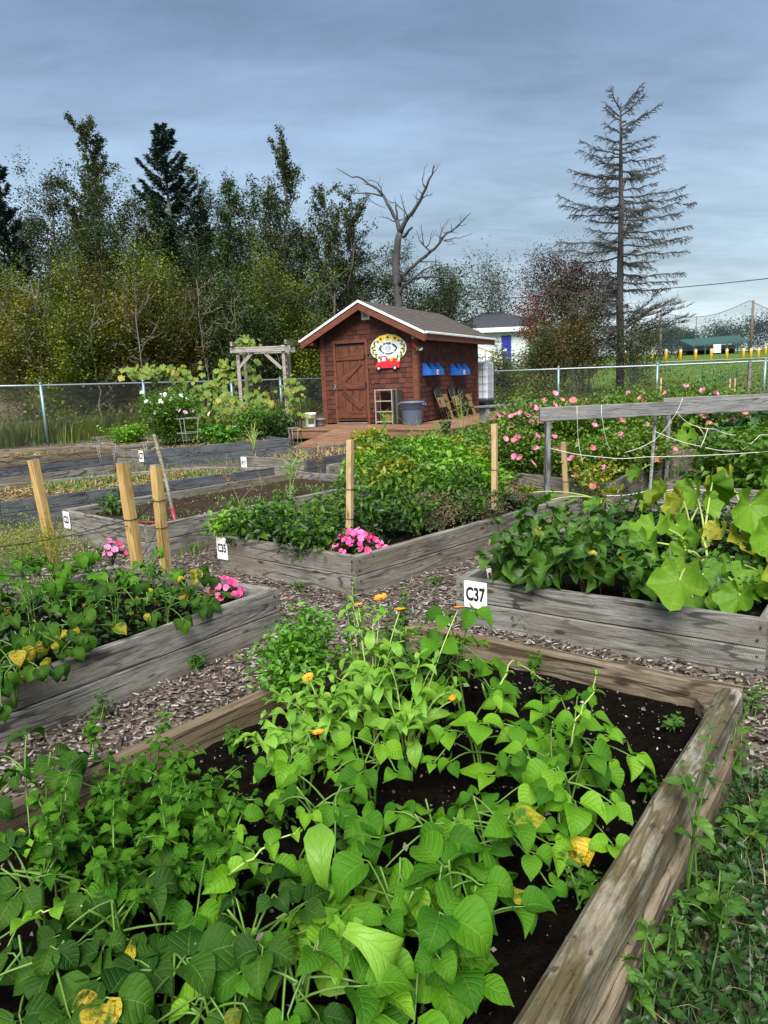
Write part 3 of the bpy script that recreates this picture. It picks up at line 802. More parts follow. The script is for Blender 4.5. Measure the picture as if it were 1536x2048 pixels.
chain_fence('chain link fence under the dark wood, running behind the straw beds to the shed', [fpost(-150, 775, 15.0), fpost(81, 771, 16.2), fpost(286, 766, 17.6), fpost(462, 762, 19.0), fpost(560, 759, 20.0), fpost(650, 757, 20.8)])
chain_fence('chain link fence between the mallow bed and the grassy ball field', [fpost(900, 746, 21.0), fpost(1117, 738, 20.2), fpost(1315, 731, 19.6), fpost(1531, 722, 19.0), fpost(1760, 712, 18.6)])
# ------------------------------------------------------------------ shed, in its own frame: x along the front, y back, z up from the deck
TH = rad(-27)
SX, SY = Vector((math.cos(TH), math.sin(TH))), Vector((-math.sin(TH), math.cos(TH)))
def solve_len(o, d, z, target):
    lo, hi = .2, 9.0
    f = lambda s: proj((o.x + d.x * s, o.y + d.y * s, z))[0] - target
    s0 = f(lo) > 0
    for _ in range(50):
        m = (lo + hi) / 2
        if (f(m) > 0) == s0: lo = m
        else: hi = m
    return (lo + hi) / 2
_p = on(838, 846, .25); ZD = _p.z
_mid = Vector((_p.x, _p.y))
SW = solve_len(_mid, -SX, ZD + .9, 645.5); SL = solve_len(_mid, SY, ZD + .9, 955.0)
S0 = _mid - SX * SW
def sl(x, y, z=0.0):
    p = S0 + SX * x + SY * y; return Vector((p.x, p.y, ZD + z))
def pl(px, py, plane, v):
    """local coordinates of the pixel on plane x=v, y=v or z=v of the shed frame"""
    d = ray(px, py); o = EYE - sl(0, 0, 0)
    lo = Vector((o.x * SX.x + o.y * SX.y, o.x * SY.x + o.y * SY.y, o.z)); ld = Vector((d.x * SX.x + d.y * SX.y, d.x * SY.x + d.y * SY.y, d.z))
    i = 'xyz'.index(plane); t = (v - lo[i]) / ld[i]; return lo + ld * t
WH = pl(832, 655, 'y', 0).z                      # wall height at the eave
AP = pl(719, 604, 'y', -.3)                      # underside of the gable peak
RX = SW / 2
OV, EV = .30, .33                                # overhang in front, overhang at the eaves
slope = (AP.z - WH) / (SW / 2 + .02)
PKZ = WH + slope * SW / 2
print('SHED', SW, SL, WH, AP, slope, ZD, S0)
def roof_z(x): return PKZ - slope * abs(x - RX)
shed = thing('garden_shed', 'brown shingled garden shed with plank door, white vent and low gable roof', 'shed', sl(0, 0), TH)
shed_door_x = [pl(676, 770, 'y', 0).x, pl(733, 770, 'y', 0).x]; shed_door_h = pl(703, 690, 'y', 0).z
def build_shed():
    mb = MB(); t = .012
    mb.prism([(t, .0), (SW - t, .0), (SW - t, roof_z(SW)), (RX, PKZ - .01), (t, roof_z(0))], t, SL - t)
    mb.buildl('wall', M['dark_inside'], shed)
    # shingles: tapered cedar slips in courses
    bm = MB(); bm.add([(0, .0, 0), (1, .0, 0), (1, -.019, 0), (0, -.019, 0), (0, 0, 1), (1, 0, 1), (1, -.003, 1), (0, -.003, 1)], [(0, 1, 2, 3), (7, 6, 5, 4), (3, 2, 6, 7), (0, 3, 7, 4), (2, 1, 5, 6), (1, 0, 4, 5)])
    unit = bm.mesh('shingle', M['shingle']); ex = .108; n_obj = 0; rest = MB()
    rng = random.Random(5)
    def course(wall, z, x0, x1):
        nonlocal n_obj
        x = x0 - rng.uniform(0, .08)
        while x < x1 - .01:
            w = rng.uniform(.075, .19); a = max(x, x0) + .002; b = min(x + w, x1) - .002; x += w
            if b - a < .03: continue
            h = ex * 1.45; dz = rng.uniform(-.006, .004)
            if wall == 'f':
                zt = min(z + dz + h, min(roof_z(a), roof_z(b)) - .005)
                if zt - z < .03: continue
                pos = (a, rng.uniform(-.007, 0), z + dz); sc = (b - a, 1, zt - z - dz); rz = 0
            else:
                pos = (SW + rng.uniform(0, .004), a, z + dz); sc = (b - a, 1, min(h, WH - z - dz)); rz = math.pi / 2
                if sc[2] < .03: continue
            if wall == 'f' and n_obj < 300:
                o = local('shingle', unit, shed, pos, (0, 0, rz), sc); n_obj += 1
            else:
                vs = []
                for v in bm.v:
                    q = (v[0] * sc[0], v[1], v[2] * sc[2]); vs.append((pos[0] + q[0], pos[1] + q[1], pos[2] + q[2]) if wall == 'f' else (pos[0] - q[1], pos[1] + q[0], pos[2] + q[2]))
                rest.add(vs, bm.f)
    z = .02
    while z < PKZ - .06:
        hw = min(SW / 2, (PKZ - z) / slope) if z > WH else SW / 2
        a, b = max(.10, RX - hw), min(SW - .10, RX + hw)
        d0, d1 = shed_door_x[0] - .07, shed_door_x[1] + .07
        if z < shed_door_h + .02: course('f', z, a, d0); course('f', z, d1, b)
        else: course('f', z, a, b)
        if z < WH - .03: course('s', z, .10, SL - .08)
        z += ex
    o = rest.buildl('shingle_cladding', M['shingle'], shed); o['kind'] = 'stuff'
    # corner boards
    for x0, y0, w, d, h in ((-.018, -.018, .115, .02, WH), (SW - .10, -.018, .118, .02, WH), ):
        mb = MB(); mb.box((x0 + w / 2, y0 + d / 2 - .006, h / 2), (w, d, h), ch=.003); mb.buildl('corner_board', M['stain'], shed)
    for y0 in (.0, SL - .08):
        mb = MB(); mb.box((SW + .014, y0 + .045, WH / 2 - .002), (.02, .09, WH), ch=.003); mb.buildl('corner_board', M['stain'], shed)
    # door
    x0, x1 = shed_door_x; H = shed_door_h; dw = x1 - x0
    dr = thing('door', None, None); dr.parent = shed; dr.location = (x0, -.012, 0)
    nb = 4; bw = dw / nb
    for i in range(nb):
        mb = MB(); mb.box((0, 0, 0), (H - .10, .022, bw - .008), ch=.003)
        local('board', mb.mesh('board', M['door']), dr, (bw * (i + .5), -.008, H / 2 + .02), (0, -math.pi / 2, 0))
    for zc, hgt in ((H * .85, .14), (H * .485, .15), (H * .115, .15)):
        mb = MB(); mb.box((0, 0, 0), (dw - .015, .024, hgt), ch=.004); local('rail', mb.mesh('rail', M['door']), dr, (dw / 2, -.032, zc))
    def brace(p, q):
        dx, dz = q[0] - p[0], q[1] - p[1]; L = math.hypot(dx, dz); mb = MB(); mb.box((0, 0, 0), (L, .023, .12), ch=.004)
        local('brace', mb.mesh('brace', M['door']), dr, ((p[0] + q[0]) / 2, -.031, (p[1] + q[1]) / 2), (0, -math.atan2(dz, dx), 0))
    brace((dw * .2, H * .545), (dw * .88, H * .78)); brace((dw * .2, H * .42), (dw * .84, H * .20))
    mb = MB(); mb.box((0, 0, 0), (.03, .05, .10), ch=.004); mb.box((-.02, -.015, -.05), (.02, .02, .05)); local('latch', mb.mesh('latch', M['galv']), dr, (-.045, -.03, H * .485))
    for zc in (H * .85, H * .485):
        mb = MB(); mb.box((0, 0, 0), (.05, .012, .10), ch=.003); local('hinge', mb.mesh('hinge', M['black_metal']), dr, (dw + .01, -.04, zc))
    for xx in (x0 - .04, x1 + .04):
        mb = MB(); mb.box((xx, -.022, H / 2 + .02), (.065, .03, H + .06), ch=.003); mb.buildl('door_frame', M['stain'], shed)
    mb = MB(); mb.box(((x0 + x1) / 2, -.022, H + .075), (dw + .15, .03, .07), ch=.003); mb.buildl('door_frame', M['stain'], shed)
    mb = MB(); mb.box(((x0 + x1) / 2, -.035, .015), (dw + .02, .07, .03), ch=.003); mb.buildl('door_sill', M['plank'], shed)
    # roof: two slabs with shingle courses
    y0, y1 = -OV, SL + .42
    for s in (-1, 1):
        xe = RX + s * (SW / 2 + EV); ze = roof_z(xe); mb = MB()
        tk = .05; L = math.hypot(xe - RX, PKZ - ze); ux, uz = (xe - RX) / L, (ze - PKZ) / L; nx, nz = -uz * s, ux * s
        mb.add([(RX, y0, PKZ), (xe, y0, ze), (xe, y1, ze), (RX, y1, PKZ), (RX, y0, PKZ + tk), (xe, y0, ze + tk), (xe, y1, ze + tk), (RX, y1, PKZ + tk)], [(0, 1, 2, 3), (4, 7, 6, 5), (0, 4, 5, 1), (1, 5, 6, 2), (2, 6, 7, 3), (3, 7, 4, 0)])
        ro = mb.buildl('roof', M['roof_dark'], shed)
        tb = MB(); rng = random.Random(8 + s); nc = int(L / .125)
        for i in range(nc + 1):
            a = max(0, L - (i + 1) * .125 - .02); b = L - i * .125 + .012; y = y0 - .012 - rng.uniform(0, .2)
            while y < y1:
                w = rng.uniform(.16, .30); ya, yb = max(y, y0 - .012), min(y + w - .006, y1 + .012); y += w
                if yb - ya < .03: continue
                lift = rng.uniform(.004, .010)
                q = lambda d, yy, t: (RX + ux * d, yy, PKZ + tk + uz * d + t)
                tb.add([q(a, ya, .002), q(a, yb, .002), q(b, yb, .004), q(b, ya, .004), q(a, ya, .004), q(a, yb, .004), q(b, yb, .006 + lift), q(b, ya, .006 + lift)], [(0, 1, 2, 3), (7, 6, 5, 4), (3, 2, 6, 7), (0, 3, 7, 4), (2, 1, 5, 6)])
        o = tb.buildl('roof_shingles', M['shingle_roof'], shed); o['kind'] = 'stuff'
        # barge board on the gable, white drip edge above it, fascia and white gutter edge along the eave
        mb = MB(); h = .15
        mb.add([(RX, y0 - .03, PKZ - .02), (xe, y0 - .03, ze - .02), (xe, y0 - .03, ze - h), (RX, y0 - .03, PKZ - h), (RX, y0 - .003, PKZ - .02), (xe, y0 - .003, ze - .02), (xe, y0 - .003, ze - h), (RX, y0 - .003, PKZ - h)], [(0, 1, 2, 3), (7, 6, 5, 4), (0, 4, 5, 1), (1, 5, 6, 2), (2, 6, 7, 3)])
        mb.buildl('barge_board', M['stain'], shed)
        mb = MB(); mb.add([(RX, y0 - .045, PKZ + tk + .004), (xe, y0 - .045, ze + tk + .004), (xe, y0 - .045, ze + .002), (RX, y0 - .045, PKZ + .002), (RX, y0 - .004, PKZ + tk + .004), (xe, y0 - .004, ze + tk + .004), (xe, y0 - .004, ze + .002), (RX, y0 - .004, PKZ + .002)], [(0, 1, 2, 3), (7, 6, 5, 4), (0, 4, 5, 1), (1, 5, 6, 2), (2, 6, 7, 3)])
        mb.buildl('drip_edge', M['white'], shed)
        mb = MB(); mb.box((xe + s * .012, (y0 + y1) / 2, ze - .055), (.022, y1 - y0, .13)); mb.buildl('fascia', M['stain'], shed)
        mb = MB(); mb.box((xe + s * .035, (y0 + y1) / 2, ze + .03), (.06, y1 - y0 + .03, .05), ch=.01); mb.buildl('drip_edge', M['white'], shed)
        mb = MB(); a0, a1 = sorted((RX + s * (SW / 2 + .02), xe - s * .002)); zt = ze - .075
        mb.prism([(a0, zt), (a1, zt), (a1, ze - .02), (a0, roof_z(a0) - .004)], y0 + .002, y0 + .17); mb.buildl('eave_return', M['stain'], shed)
        mb = MB(); mb.box(((a0 + a1) / 2, (y0 + y1) / 2 + .1, ze - .085), (a1 - a0 - .01, y1 - y0 - .24, .012)); mb.buildl('soffit', M['stain'], shed)
    # louvred gable vent
    v = thing('vent', None, None); v.parent = shed; c = pl(731, 628.5, 'y', -.02); v.location = (c.x, -.02, c.z)
    w, h = .20, .235; mb = MB()
    for bx, bz, sx, sz in ((-w / 2 + .015, 0, .03, h), (w / 2 - .015, 0, .03, h), (0, h / 2 - .015, w - .06, .03), (0, -h / 2 + .02, w - .06, .04)): mb.box((bx, 0, bz), (sx, .03, sz), ch=.003)
    mb.buildl('frame', M['white_plastic'], v); mb = MB(); mb.box((0, .012, 0), (w - .04, .004, h - .04)); mb.buildl('backing', M['dark_inside'], v)
    for i in range(6):
        mb = MB(); mb.box((0, 0, 0), (w - .06, .022, .007)); local('slat', mb.mesh('slat', M['white_plastic']), v, (0, -.004, -h / 2 + .055 + i * .027), (rad(35), 0, 0))
build_shed()

# ------------------------------------------------------------------ deck and ramp
dl = pl(574, 859, 'z', 0); dr_ = pl(902, 858, 'z', 0)
def build_deck():
    y0 = (dl.y + dr_.y) / 2; x0, x1 = dl.x, max(dr_.x, SW + .75)
    deck = thing('deck', 'brown stained timber deck around the shed', 'deck', sl(x0, y0), TH)
    y = y0; k = 0; D = lambda x, yy, z: (x - x0, yy - y0, z)
    while y < SL + .3:
        w = .138; a, b = x0, x1
        spans = [(a, b)] if y + w < -.02 else [(a, -.04), (SW + .05, b)]
        for p, q in spans:
            mb = MB(); mb.box((0, 0, 0), (q - p, w - .008, .034), ch=.005)
            local('deck_board', mb.mesh('deck_board', M['deck']), deck, D((p + q) / 2 + R.uniform(-.012, .012), y + w / 2, -.018))
        y += w
    for (a, b, c_, d) in ((x0, y0 + .02, x1, y0 + .02),):
        mb = MB(); mb.box((0, 0, 0), (c_ - a, .035, .15), ch=.004); local('rim_board', mb.mesh('rim_board', M['deck']), deck, D((a + c_) / 2, y0 + .035, -.115))
    for xx in (x0 + .03, x1 - .03):
        mb = MB(); mb.box((0, 0, 0), (SL - y0, .035, .15), ch=.004); local('rim_board', mb.mesh('rim_board', M['deck']), deck, D(xx, (SL + y0) / 2, -.115), (0, 0, math.pi / 2))
    for xx in np.linspace(x0 + .2, x1 - .2, 5):
        mb = MB(); mb.box((0, 0, 0), (.12, .12, .5)); local('pier', mb.mesh('pier', M['pole']), deck, D(xx, y0 + .4, -.42))
    # ramp of short boards in front of the door
    xa = pl(676, 862, 'y', y0).x - .1; xb = pl(742, 862, 'y', y0).x + .10
    ramp = thing('ramp', 'sloping brown board ramp leading up to the shed deck', 'ramp', sl(xa, y0), TH)
    n = 12; L = 1.55
    for i in range(n):
        t = (i + .5) / n; mb = MB(); mb.box((0, 0, 0), (xb - xa, L / n - .012, .034), ch=.005)
        local('ramp_board', mb.mesh('ramp_board', M['deck']), ramp, ((xb - xa) / 2, -L * t + .01, -.012 - .20 * t), (rad(7.6), 0, 0))
    for xx in (.06, xb - xa - .06):
        mb = MB(); mb.box((0, 0, 0), (.04, L, .09)); local('stringer', mb.mesh('stringer', M['deck']), ramp, (xx, -L / 2, -.19), (rad(7.6), 0, 0))
build_deck()

# ------------------------------------------------------------------ things on the shed and the deck
def flat(mb_list, root, thick):
    pass
def oval_sign():
    c = pl(777, 704, 'y', -.03); root = thing('painted_sign', 'oval painted sign with sunflowers, leaf wreath and a red pickup truck', 'sign', sl(c.x, -.028, c.z), TH)
    e = lambda px, py: (lambda p: (p.x - c.x, p.z - c.z))(pl(px, py, 'y', -.03))
    rx = (e(813, 697)[0] - e(741, 697)[0]) / 2; rz = (e(777, 668)[1] - e(777, 724)[1]) / 2; oc = e(777, 697)
    def oval(name, mat, k, y, n=40, parent=root, foot=False):
        ol = []
        for i in range(n):
            t = 2 * math.pi * i / n; x, z = rx * k * math.cos(t), rz * k * math.sin(t)
            if foot and z < -rz * .62: x = max(-rx * .62, min(rx * .62, x)); z = -rz * 1.05 if abs(x) < rx * .6 else z
            ol.append((oc[0] + x, oc[1] + z))
        mb = MB(); mb.prism(ol, y, y + .012); return mb.buildl(name, mat, parent)
    oval('board', M['cream'], 1.0, -.014, foot=True); oval('face', M['pale_sign'], .70, -.0185)
    for dx in (-.40, 0, .40):
        zc = oc[1] + rz * (.80 if dx == 0 else .70); xc = oc[0] + rx * dx * .98
        f = thing('sunflower', None, None); f.parent = root; f.location = (xc, -.02, zc)
        mb = MB(); pr = rx * .185; ol = []
        for i in range(26): t = 2 * math.pi * i / 26; r = pr * (1 if i % 2 else .78); ol.append((r * math.cos(t), r * math.sin(t)))
        mb.prism(ol, -.004, .004); mb.buildl('petals', M['yellow_petal'], f)
        mb = MB(); mb.prism([(pr * .36 * math.cos(i * .5236), pr * .36 * math.sin(i * .5236)) for i in range(12)], -.008, -.002); mb.buildl('centre', M['centre'], f)
    mb = MB(); rng = random.Random(2)
    for side in (-1, 1):
        for i in range(11):
            t = rad(42 - i * 11.5); k = .84 + (.05 if i % 2 else -.05)
            x, z = oc[0] + side * rx * k * math.cos(t), oc[1] + rz * k * math.sin(t); a = t * side + rng.uniform(-.6, .6) + (1.0 if i % 2 else -.6); s = rx * .085
            mb.prism([(x + s * 1.5 * math.cos(a), z + s * 1.5 * math.sin(a)), (x - s * .55 * math.sin(a), z + s * .55 * math.cos(a)), (x - s * 1.3 * math.cos(a), z - s * 1.3 * math.sin(a)), (x + s * .55 * math.sin(a), z - s * .55 * math.cos(a))], -.022, -.015)
    mb.buildl('leaf_wreath', M['green_paint'], root)
    # lettering along two arcs, one mesh
    let = MB()
    def arc(s, cx, cz, ra, rb, t0, t1, size, flip):
        n = len(s)
        for i, ch in enumerate(s):
            if ch == ' ': continue
            t = t0 + (t1 - t0) * (i / (n - 1)); x, z = cx + ra * math.cos(t), cz + rb * math.sin(t)
            rot = (t - math.pi / 2) if not flip else (t + math.pi / 2); rot *= .75
            me = text_mesh(ch, M['black_ink'])
            vs = []
            for v in me.vertices:
                a, b = v.co.x * size * .95, v.co.y * size; vs.append((x + a * math.cos(rot) - b * math.sin(rot), -.0215 - v.co.z * .05, z + a * math.sin(rot) + b * math.cos(rot)))
            let.add(vs, [tuple(p.vertices) for p in me.polygons])
    arc('Oddly Strange Legumes', oc[0], oc[1] - rz * .18, rx * .50, rz * .58, rad(163), rad(17), rx * .165, False)
    arc('Veggie Trading Post', oc[0], oc[1] + rz * .22, rx * .50, rz * .60, rad(202), rad(338), rx * .165, True)
    let.buildl('lettering', M['black_ink'], root)
    mb = MB(); r = rx * .14      # small line drawing of a basket in the middle
    for t0 in range(0, 10): 
        a, b = rad(36 * t0), rad(36 * t0 + 27); mb.tube([(oc[0] + r * math.cos(a), -.021, oc[1] + r * math.sin(a)), (oc[0] + r * math.cos(b), -.021, oc[1] + r * math.sin(b))], .004, 4)
    for q in (-.25, .25): mb.tube([(oc[0] - r * .8, -.021, oc[1] + r * q), (oc[0] + r * .8, -.021, oc[1] + r * (q + .1))], .0035, 4)
    mb.buildl('drawing', M['black_ink'], root)
    # pickup truck cut-out on the lower edge
    tr = thing('truck', None, None); tr.parent = root; w = e(800, 730)[0] - e(753, 730)[0]; p0 = e(753, 738); tr.location = (p0[0], -.02, p0[1] + .01)
    h = w * .25
    body = [(0, 0), (w, 0), (w, h * .95), (w * .55, h), (w * .54, h * 1.15), (w * .47, h * 1.75), (w * .42, h * 1.85), (w * .28, h * 1.85), (w * .24, h * 1.7), (w * .22, h * 1.0), (w * .14, h * .95), (w * .04, h * .75), (0, h * .4)]
    mb = MB(); mb.prism(body, -.012, .012); mb.buildl('body', M['red_paint'], tr)
    mb = MB(); mb.prism([(w * .27, h * 1.05), (w * .45, h * 1.05), (w * .43, h * 1.65), (w * .30, h * 1.68)], -.016, -.008); mb.buildl('window', M['pale_sign'], tr)
    for wx in (.13, .82):
        wh = thing('wheel', None, None); wh.parent = tr; wh.location = (w * wx, -.014, 0)
        mb = MB(); mb.prism([(h * .36 * math.cos(i * .4488), h * .36 * math.sin(i * .4488)) for i in range(14)], -.008, .004); mb.buildl('tyre', M['black_ink'], wh)
        mb = MB(); mb.prism([(h * .19 * math.cos(i * .6283), h * .19 * math.sin(i * .6283)) for i in range(10)], -.012, -.006); mb.buildl('hub', M['pale_sign'], wh)
    mb = MB()
    for i, (bx, bz, br) in enumerate(((.60, 1.08, .10), (.70, 1.16, .12), (.80, 1.10, .10))): mb.prism([(w * bx + w * br * .8 * math.cos(t * .7854), h * bz + w * br * .7 * math.sin(t * .7854)) for t in range(8)], -.006 - i * .003, .004, mi=i)
    mb.buildl('produce', [M['green_paint'], M['orange'], M['red_paint']], tr)
oval_sign()

def planter(label, px0, px1, py_top, py_bot, py_mid):
    """blue wall box with sloped sides, on the side wall"""
    a = pl(px0, py_bot, 'x', SW + .02); b = pl(px1, py_bot, 'x', SW + .22); zt = pl(px0, py_top, 'x', SW + .02).z; zb = a.z
    w = max(.45, b.y - a.y); H = zt - zb; d = .20
    root = thing('wall_planter', label, 'planter', sl(SW + .016, a.y, zb), TH, 'blue wall planters')
    for yy in (0.0, w * .5, w - .02):
        mb = MB(); mb.prism([(0, .012), (d - .02, .012), (d - .02, H * .45), (.06, H), (0, H)], yy, yy + .018, axis='y'); mb.buildl('side_panel' if yy != w * .5 else 'divider', M['blue'], root)
    mb = MB(); mb.box((d - .01, w / 2, H * .235), (.018, w, H * .47), ch=.003); mb.buildl('front_board', M['blue'], root)
    mb = MB(); mb.box((d / 2, w / 2, .006), (d, w - .004, .012)); mb.buildl('bottom_board', M['blue'], root)
    mb = MB(); mb.box((.004, w / 2, H * .45), (.006, w - .04, H * .8)); mb.buildl('back_board', M['dark_inside'], root)
    mb = MB(); mb.box((d * .45, w / 2, H * .2), (d * .7, w - .06, H * .2)); mb.buildl('dark_earth', M['soil'], root)
    mb = MB(); mb.box((d + .0025, w / 2, H * .235), (.006, .09, H * .40)); mb.buildl('painted_panel', M['f_paint'] if 'f_paint' in M else M['cream'], root)
    mb = MB(); mb.prism([(w / 2 + .034 * math.cos(i * .5236) * (1 if i % 2 else .8), H * .235 + .05 * math.sin(i * .5236) * (1 if i % 2 else .8)) for i in range(12)], d + .007, d + .011, axis='x'); mb.buildl('flower_motif', M['yellow_petal'], root)
    mb = MB(); mb.prism([(w / 2 + .014 * math.cos(i * .785), H * .235 + .02 * math.sin(i * .785)) for i in range(8)], d + .012, d + .015, axis='x'); mb.buildl('flower_centre', M['centre'], root)
planter('blue wall planter nearer the shed corner, with a sunflower panel', 846, 889, 726, 751, 740)
planter('blue wall planter nearer the water tank, with a sunflower panel', 901, 941, 727, 751, 742)

def folding_chair(label, px, py_top, py_bot, seat=True, lean=.14, pw=.21):
    a = pl(px, py_bot, 'z', 0.0); y = a.y; x = SW + .30; Ht = 1.0
    t = pl(px, py_top, 'x', SW + .07); Ht = max(.6, t.z); y = t.y
    root = thing('folding_chair', label, 'chair', sl(x, y, 0), TH, 'folded chairs leaning on the shed')
    k = (x - SW - .04) / Ht
    P = lambda v, z, o=0.0: (-(z * k) + o, v, z)
    w = pw; mb = MB()
    pts = [P(-w, .012)] + [P(-w * (1 - .05), Ht * .45), P(-w * .9, Ht * .86)] + [P(-w * .9 * math.cos(i * math.pi / 6), Ht * .86 + Ht * .14 * math.sin(i * math.pi / 6)) for i in range(1, 6)] + [P(w * .9, Ht * .86), P(w * .95, Ht * .45), P(w, .012)]
    mb.tube(pts, .017, 7); mb.tube([P(-w * .97, Ht * .30), P(w * .97, Ht * .30)], .013, 6); mb.buildl('frame', M['black_metal'], root, True)
    mb = MB(); mb.tube([P(-w * .75, .02, .05), P(-w * .75, Ht * .62, .05)], .014, 6); mb.tube([P(w * .75, .02, .05), P(w * .75, Ht * .62, .05)], .014, 6); mb.tube([P(-w * .75, Ht * .2, .05), P(w * .75, Ht * .2, .05)], .012, 6)
    mb.buildl('rear_legs', M['black_metal'], root, True)
    mb = MB(); ol = [(-w * .86, Ht * .74), (w * .86, Ht * .74), (w * .86, Ht * .87), (w * .6, Ht * .955), (0, Ht * .985), (-w * .6, Ht * .955), (-w * .86, Ht * .87)]
    mb.prism(ol, -.012, .012, axis='x'); mb.v = [(v[0] - v[2] * k, v[1], v[2]) for v in mb.v]; mb.buildl('backrest', M['black_metal'], root)
    if seat:
        mb = MB(); mb.prism([(-w * .84, Ht * .40), (w * .84, Ht * .40), (w * .88, Ht * .70), (-w * .88, Ht * .70)], .012, .03, axis='x'); mb.v = [(v[0] - v[2] * k, v[1], v[2]) for v in mb.v]; mb.buildl('seat', M['tan_board'], root)
folding_chair('folded black chair with tan seat nearest the grey bin', 874, 775, 845, True)
folding_chair('folded black chair with worn patterned seat, middle of the leaning chairs', 903, 773, 842, True)
folding_chair('folded black chair half hidden behind its neighbour', 920, 774, 838, False)
def board(label, pxc, py_t, py_b, hw):
    t = pl(pxc, py_t, 'x', SW + .03); root = thing('tan_board', label, 'board', sl(SW + .2, t.y, 0), TH, 'tan boards behind the chairs')
    mb = MB(); H = t.z; k = .17 / H
    mb.prism([(-hw, .0), (hw, 0), (hw, H), (-hw, H)], -.009, .009, axis='x'); mb.v = [(v[0] - v[2] * k, v[1], v[2]) for v in mb.v]; mb.buildl('panel', M['tan_board'], root)
    for zz in (.35, .7):
        mb = MB(); mb.box((-H * zz * k + .016, 0, H * zz), (.012, hw * 1.96, .02)); mb.buildl('batten', M['black_metal'], root)
board('tan board leaning on the shed between the two black chairs', 888, 788, 845, .16)
board('tan board leaning on the shed at the right end of the chairs', 934, 788, 838, .17)

def rack():
    a = pl(752, 850, 'y', -.30); b = pl(797, 850, 'y', -.30); zt = pl(760, 779, 'y', -.3).z; w = b.x - a.x; d = .26
    root = thing('shelf_rack', 'open rusty metal shelf rack beside the shed door', 'rack', sl(a.x, -.32, 0), TH)
    for x in (0.012, w * .76):
        for y in (0.012, d):
            mb = MB(); mb.box((x, y, zt / 2), (.022, .022, zt), ch=.003); mb.buildl('upright', M['rust_metal'], root)
    for z in (.05, .36 * zt, .66 * zt, zt - .015):
        mb = MB(); mb.box((w * .385, d / 2 + .006, z), (w * .76, d, .018), ch=.003); mb.buildl('shelf', M['rust_metal'], root)
    mb = MB(); mb.box((w * .83, d / 2, zt * .5), (.02, d + .02, zt - .02)); mb.buildl('side_panel', M['green_metal'], root)
    mb = MB(); mb.box((w * .97, d / 2, zt * .49), (.05, d, zt - .04)); mb.buildl('side_panel', M['green_metal'], root)
    mb = MB(); mb.lathe([(.09, 0), (.11, .14), (.115, .15)], 14, (w * .5, d / 2, .06)); mb.buildl('stored_pot', M['terracotta'], root)
rack()
def bin_():
    c = pl(821.5, 850, 'z', 0); root = thing('waste_bin', 'blue grey round plastic bin by the shed corner', 'bin', sl(c.x, c.y + .1, 0), TH)
    H = pl(821, 803, 'y', c.y + .1).z; r = (pl(842, 840, 'y', c.y + .1).x - pl(802, 840, 'y', c.y + .1).x) / 2
    mb = MB(); mb.lathe([(r * .86, 0), (r * .88, .01), (r * .98, H * .66), (r * 1.0, H * .68), (r * 1.08, H * .70), (r * 1.10, H * .93), (r * 1.17, H * .94), (r * 1.17, H * .985), (r * 1.08, H), (r * 1.02, H * .99), (r * .95, H * .5)], 28, caps=(True, True)); mb.buildl('body', M['bin'], root, True)
    for s in (-1, 1):
        mb = MB(); mb.tube([(s * r * 1.14, -.07, H * .93), (s * r * 1.28, -.06, H * .84), (s * r * 1.28, .06, H * .84), (s * r * 1.14, .07, H * .93)], .014, 6); mb.buildl('handle', M['bin'], root, True)
bin_()
def bucket(name, label, px, py, h, r0, r1, mat, handle=True, plate=False, yoff=0.0, loc=None, cat='bucket', group=None):
    p = on(px, py, .25) if loc is None else loc
    root = thing(name, label, cat, p, TH, group)
    mb = MB(); mb.lathe([(r0, 0), (r0 * 1.01, .01), (r1 * .98, h * .82), (r1 * 1.05, h * .83), (r1 * 1.06, h), (r1 * .98, h), (r1 * .9, h * .6)], 22); mb.buildl('body', M[mat], root, True)
    if handle:
        mb = MB(); mb.tube([(r1 * 1.06 * math.cos(t), -r1 * .9 * math.sin(t) * .7, h * .86 - .10 * math.sin(t)) for t in np.linspace(0, math.pi, 9)], .004, 5); mb.buildl('handle', M['wire_pale'], root, True)
    if plate:
        mb = MB(); rr = (r0 + r1) / 2 + .004
        for i in range(4):
            t0, t1 = rad(-75 + i * 14), rad(-75 + (i + 1) * 14); mb.add([(rr * math.cos(t0), rr * math.sin(t0), h * .25), (rr * math.cos(t1), rr * math.sin(t1), h * .25), (rr * 1.03 * math.cos(t1), rr * 1.03 * math.sin(t1), h * .62), (rr * 1.03 * math.cos(t0), rr * 1.03 * math.sin(t0), h * .62)], [(0, 1, 2, 3)])
        mb.buildl('paper_label', M['green_paint'], root)
    return root
bucket('bucket', 'white plastic bucket with dark label on the deck', 621, 854, .31, .115, .135, 'white_plastic', True, True)
bucket('plant_pot', 'grey plastic pot with a small plant behind the white bucket', 640, 851, .15, .10, .13, 'pot_grey', False, cat='pot')
bucket('plant_pot', 'black plastic pot with dry stems at the deck edge', 891, 858, .14, .085, .115, 'pot', False, cat='pot', loc=sl(pl(891, 858, 'z', 0).x, pl(891, 858, 'z', 0).y, 0))
bucket('plant_pot', 'black plastic tub left of the white bucket', 577, 851, .13, .12, .15, 'pot', False, cat='pot', loc=on(577, 853, .27))
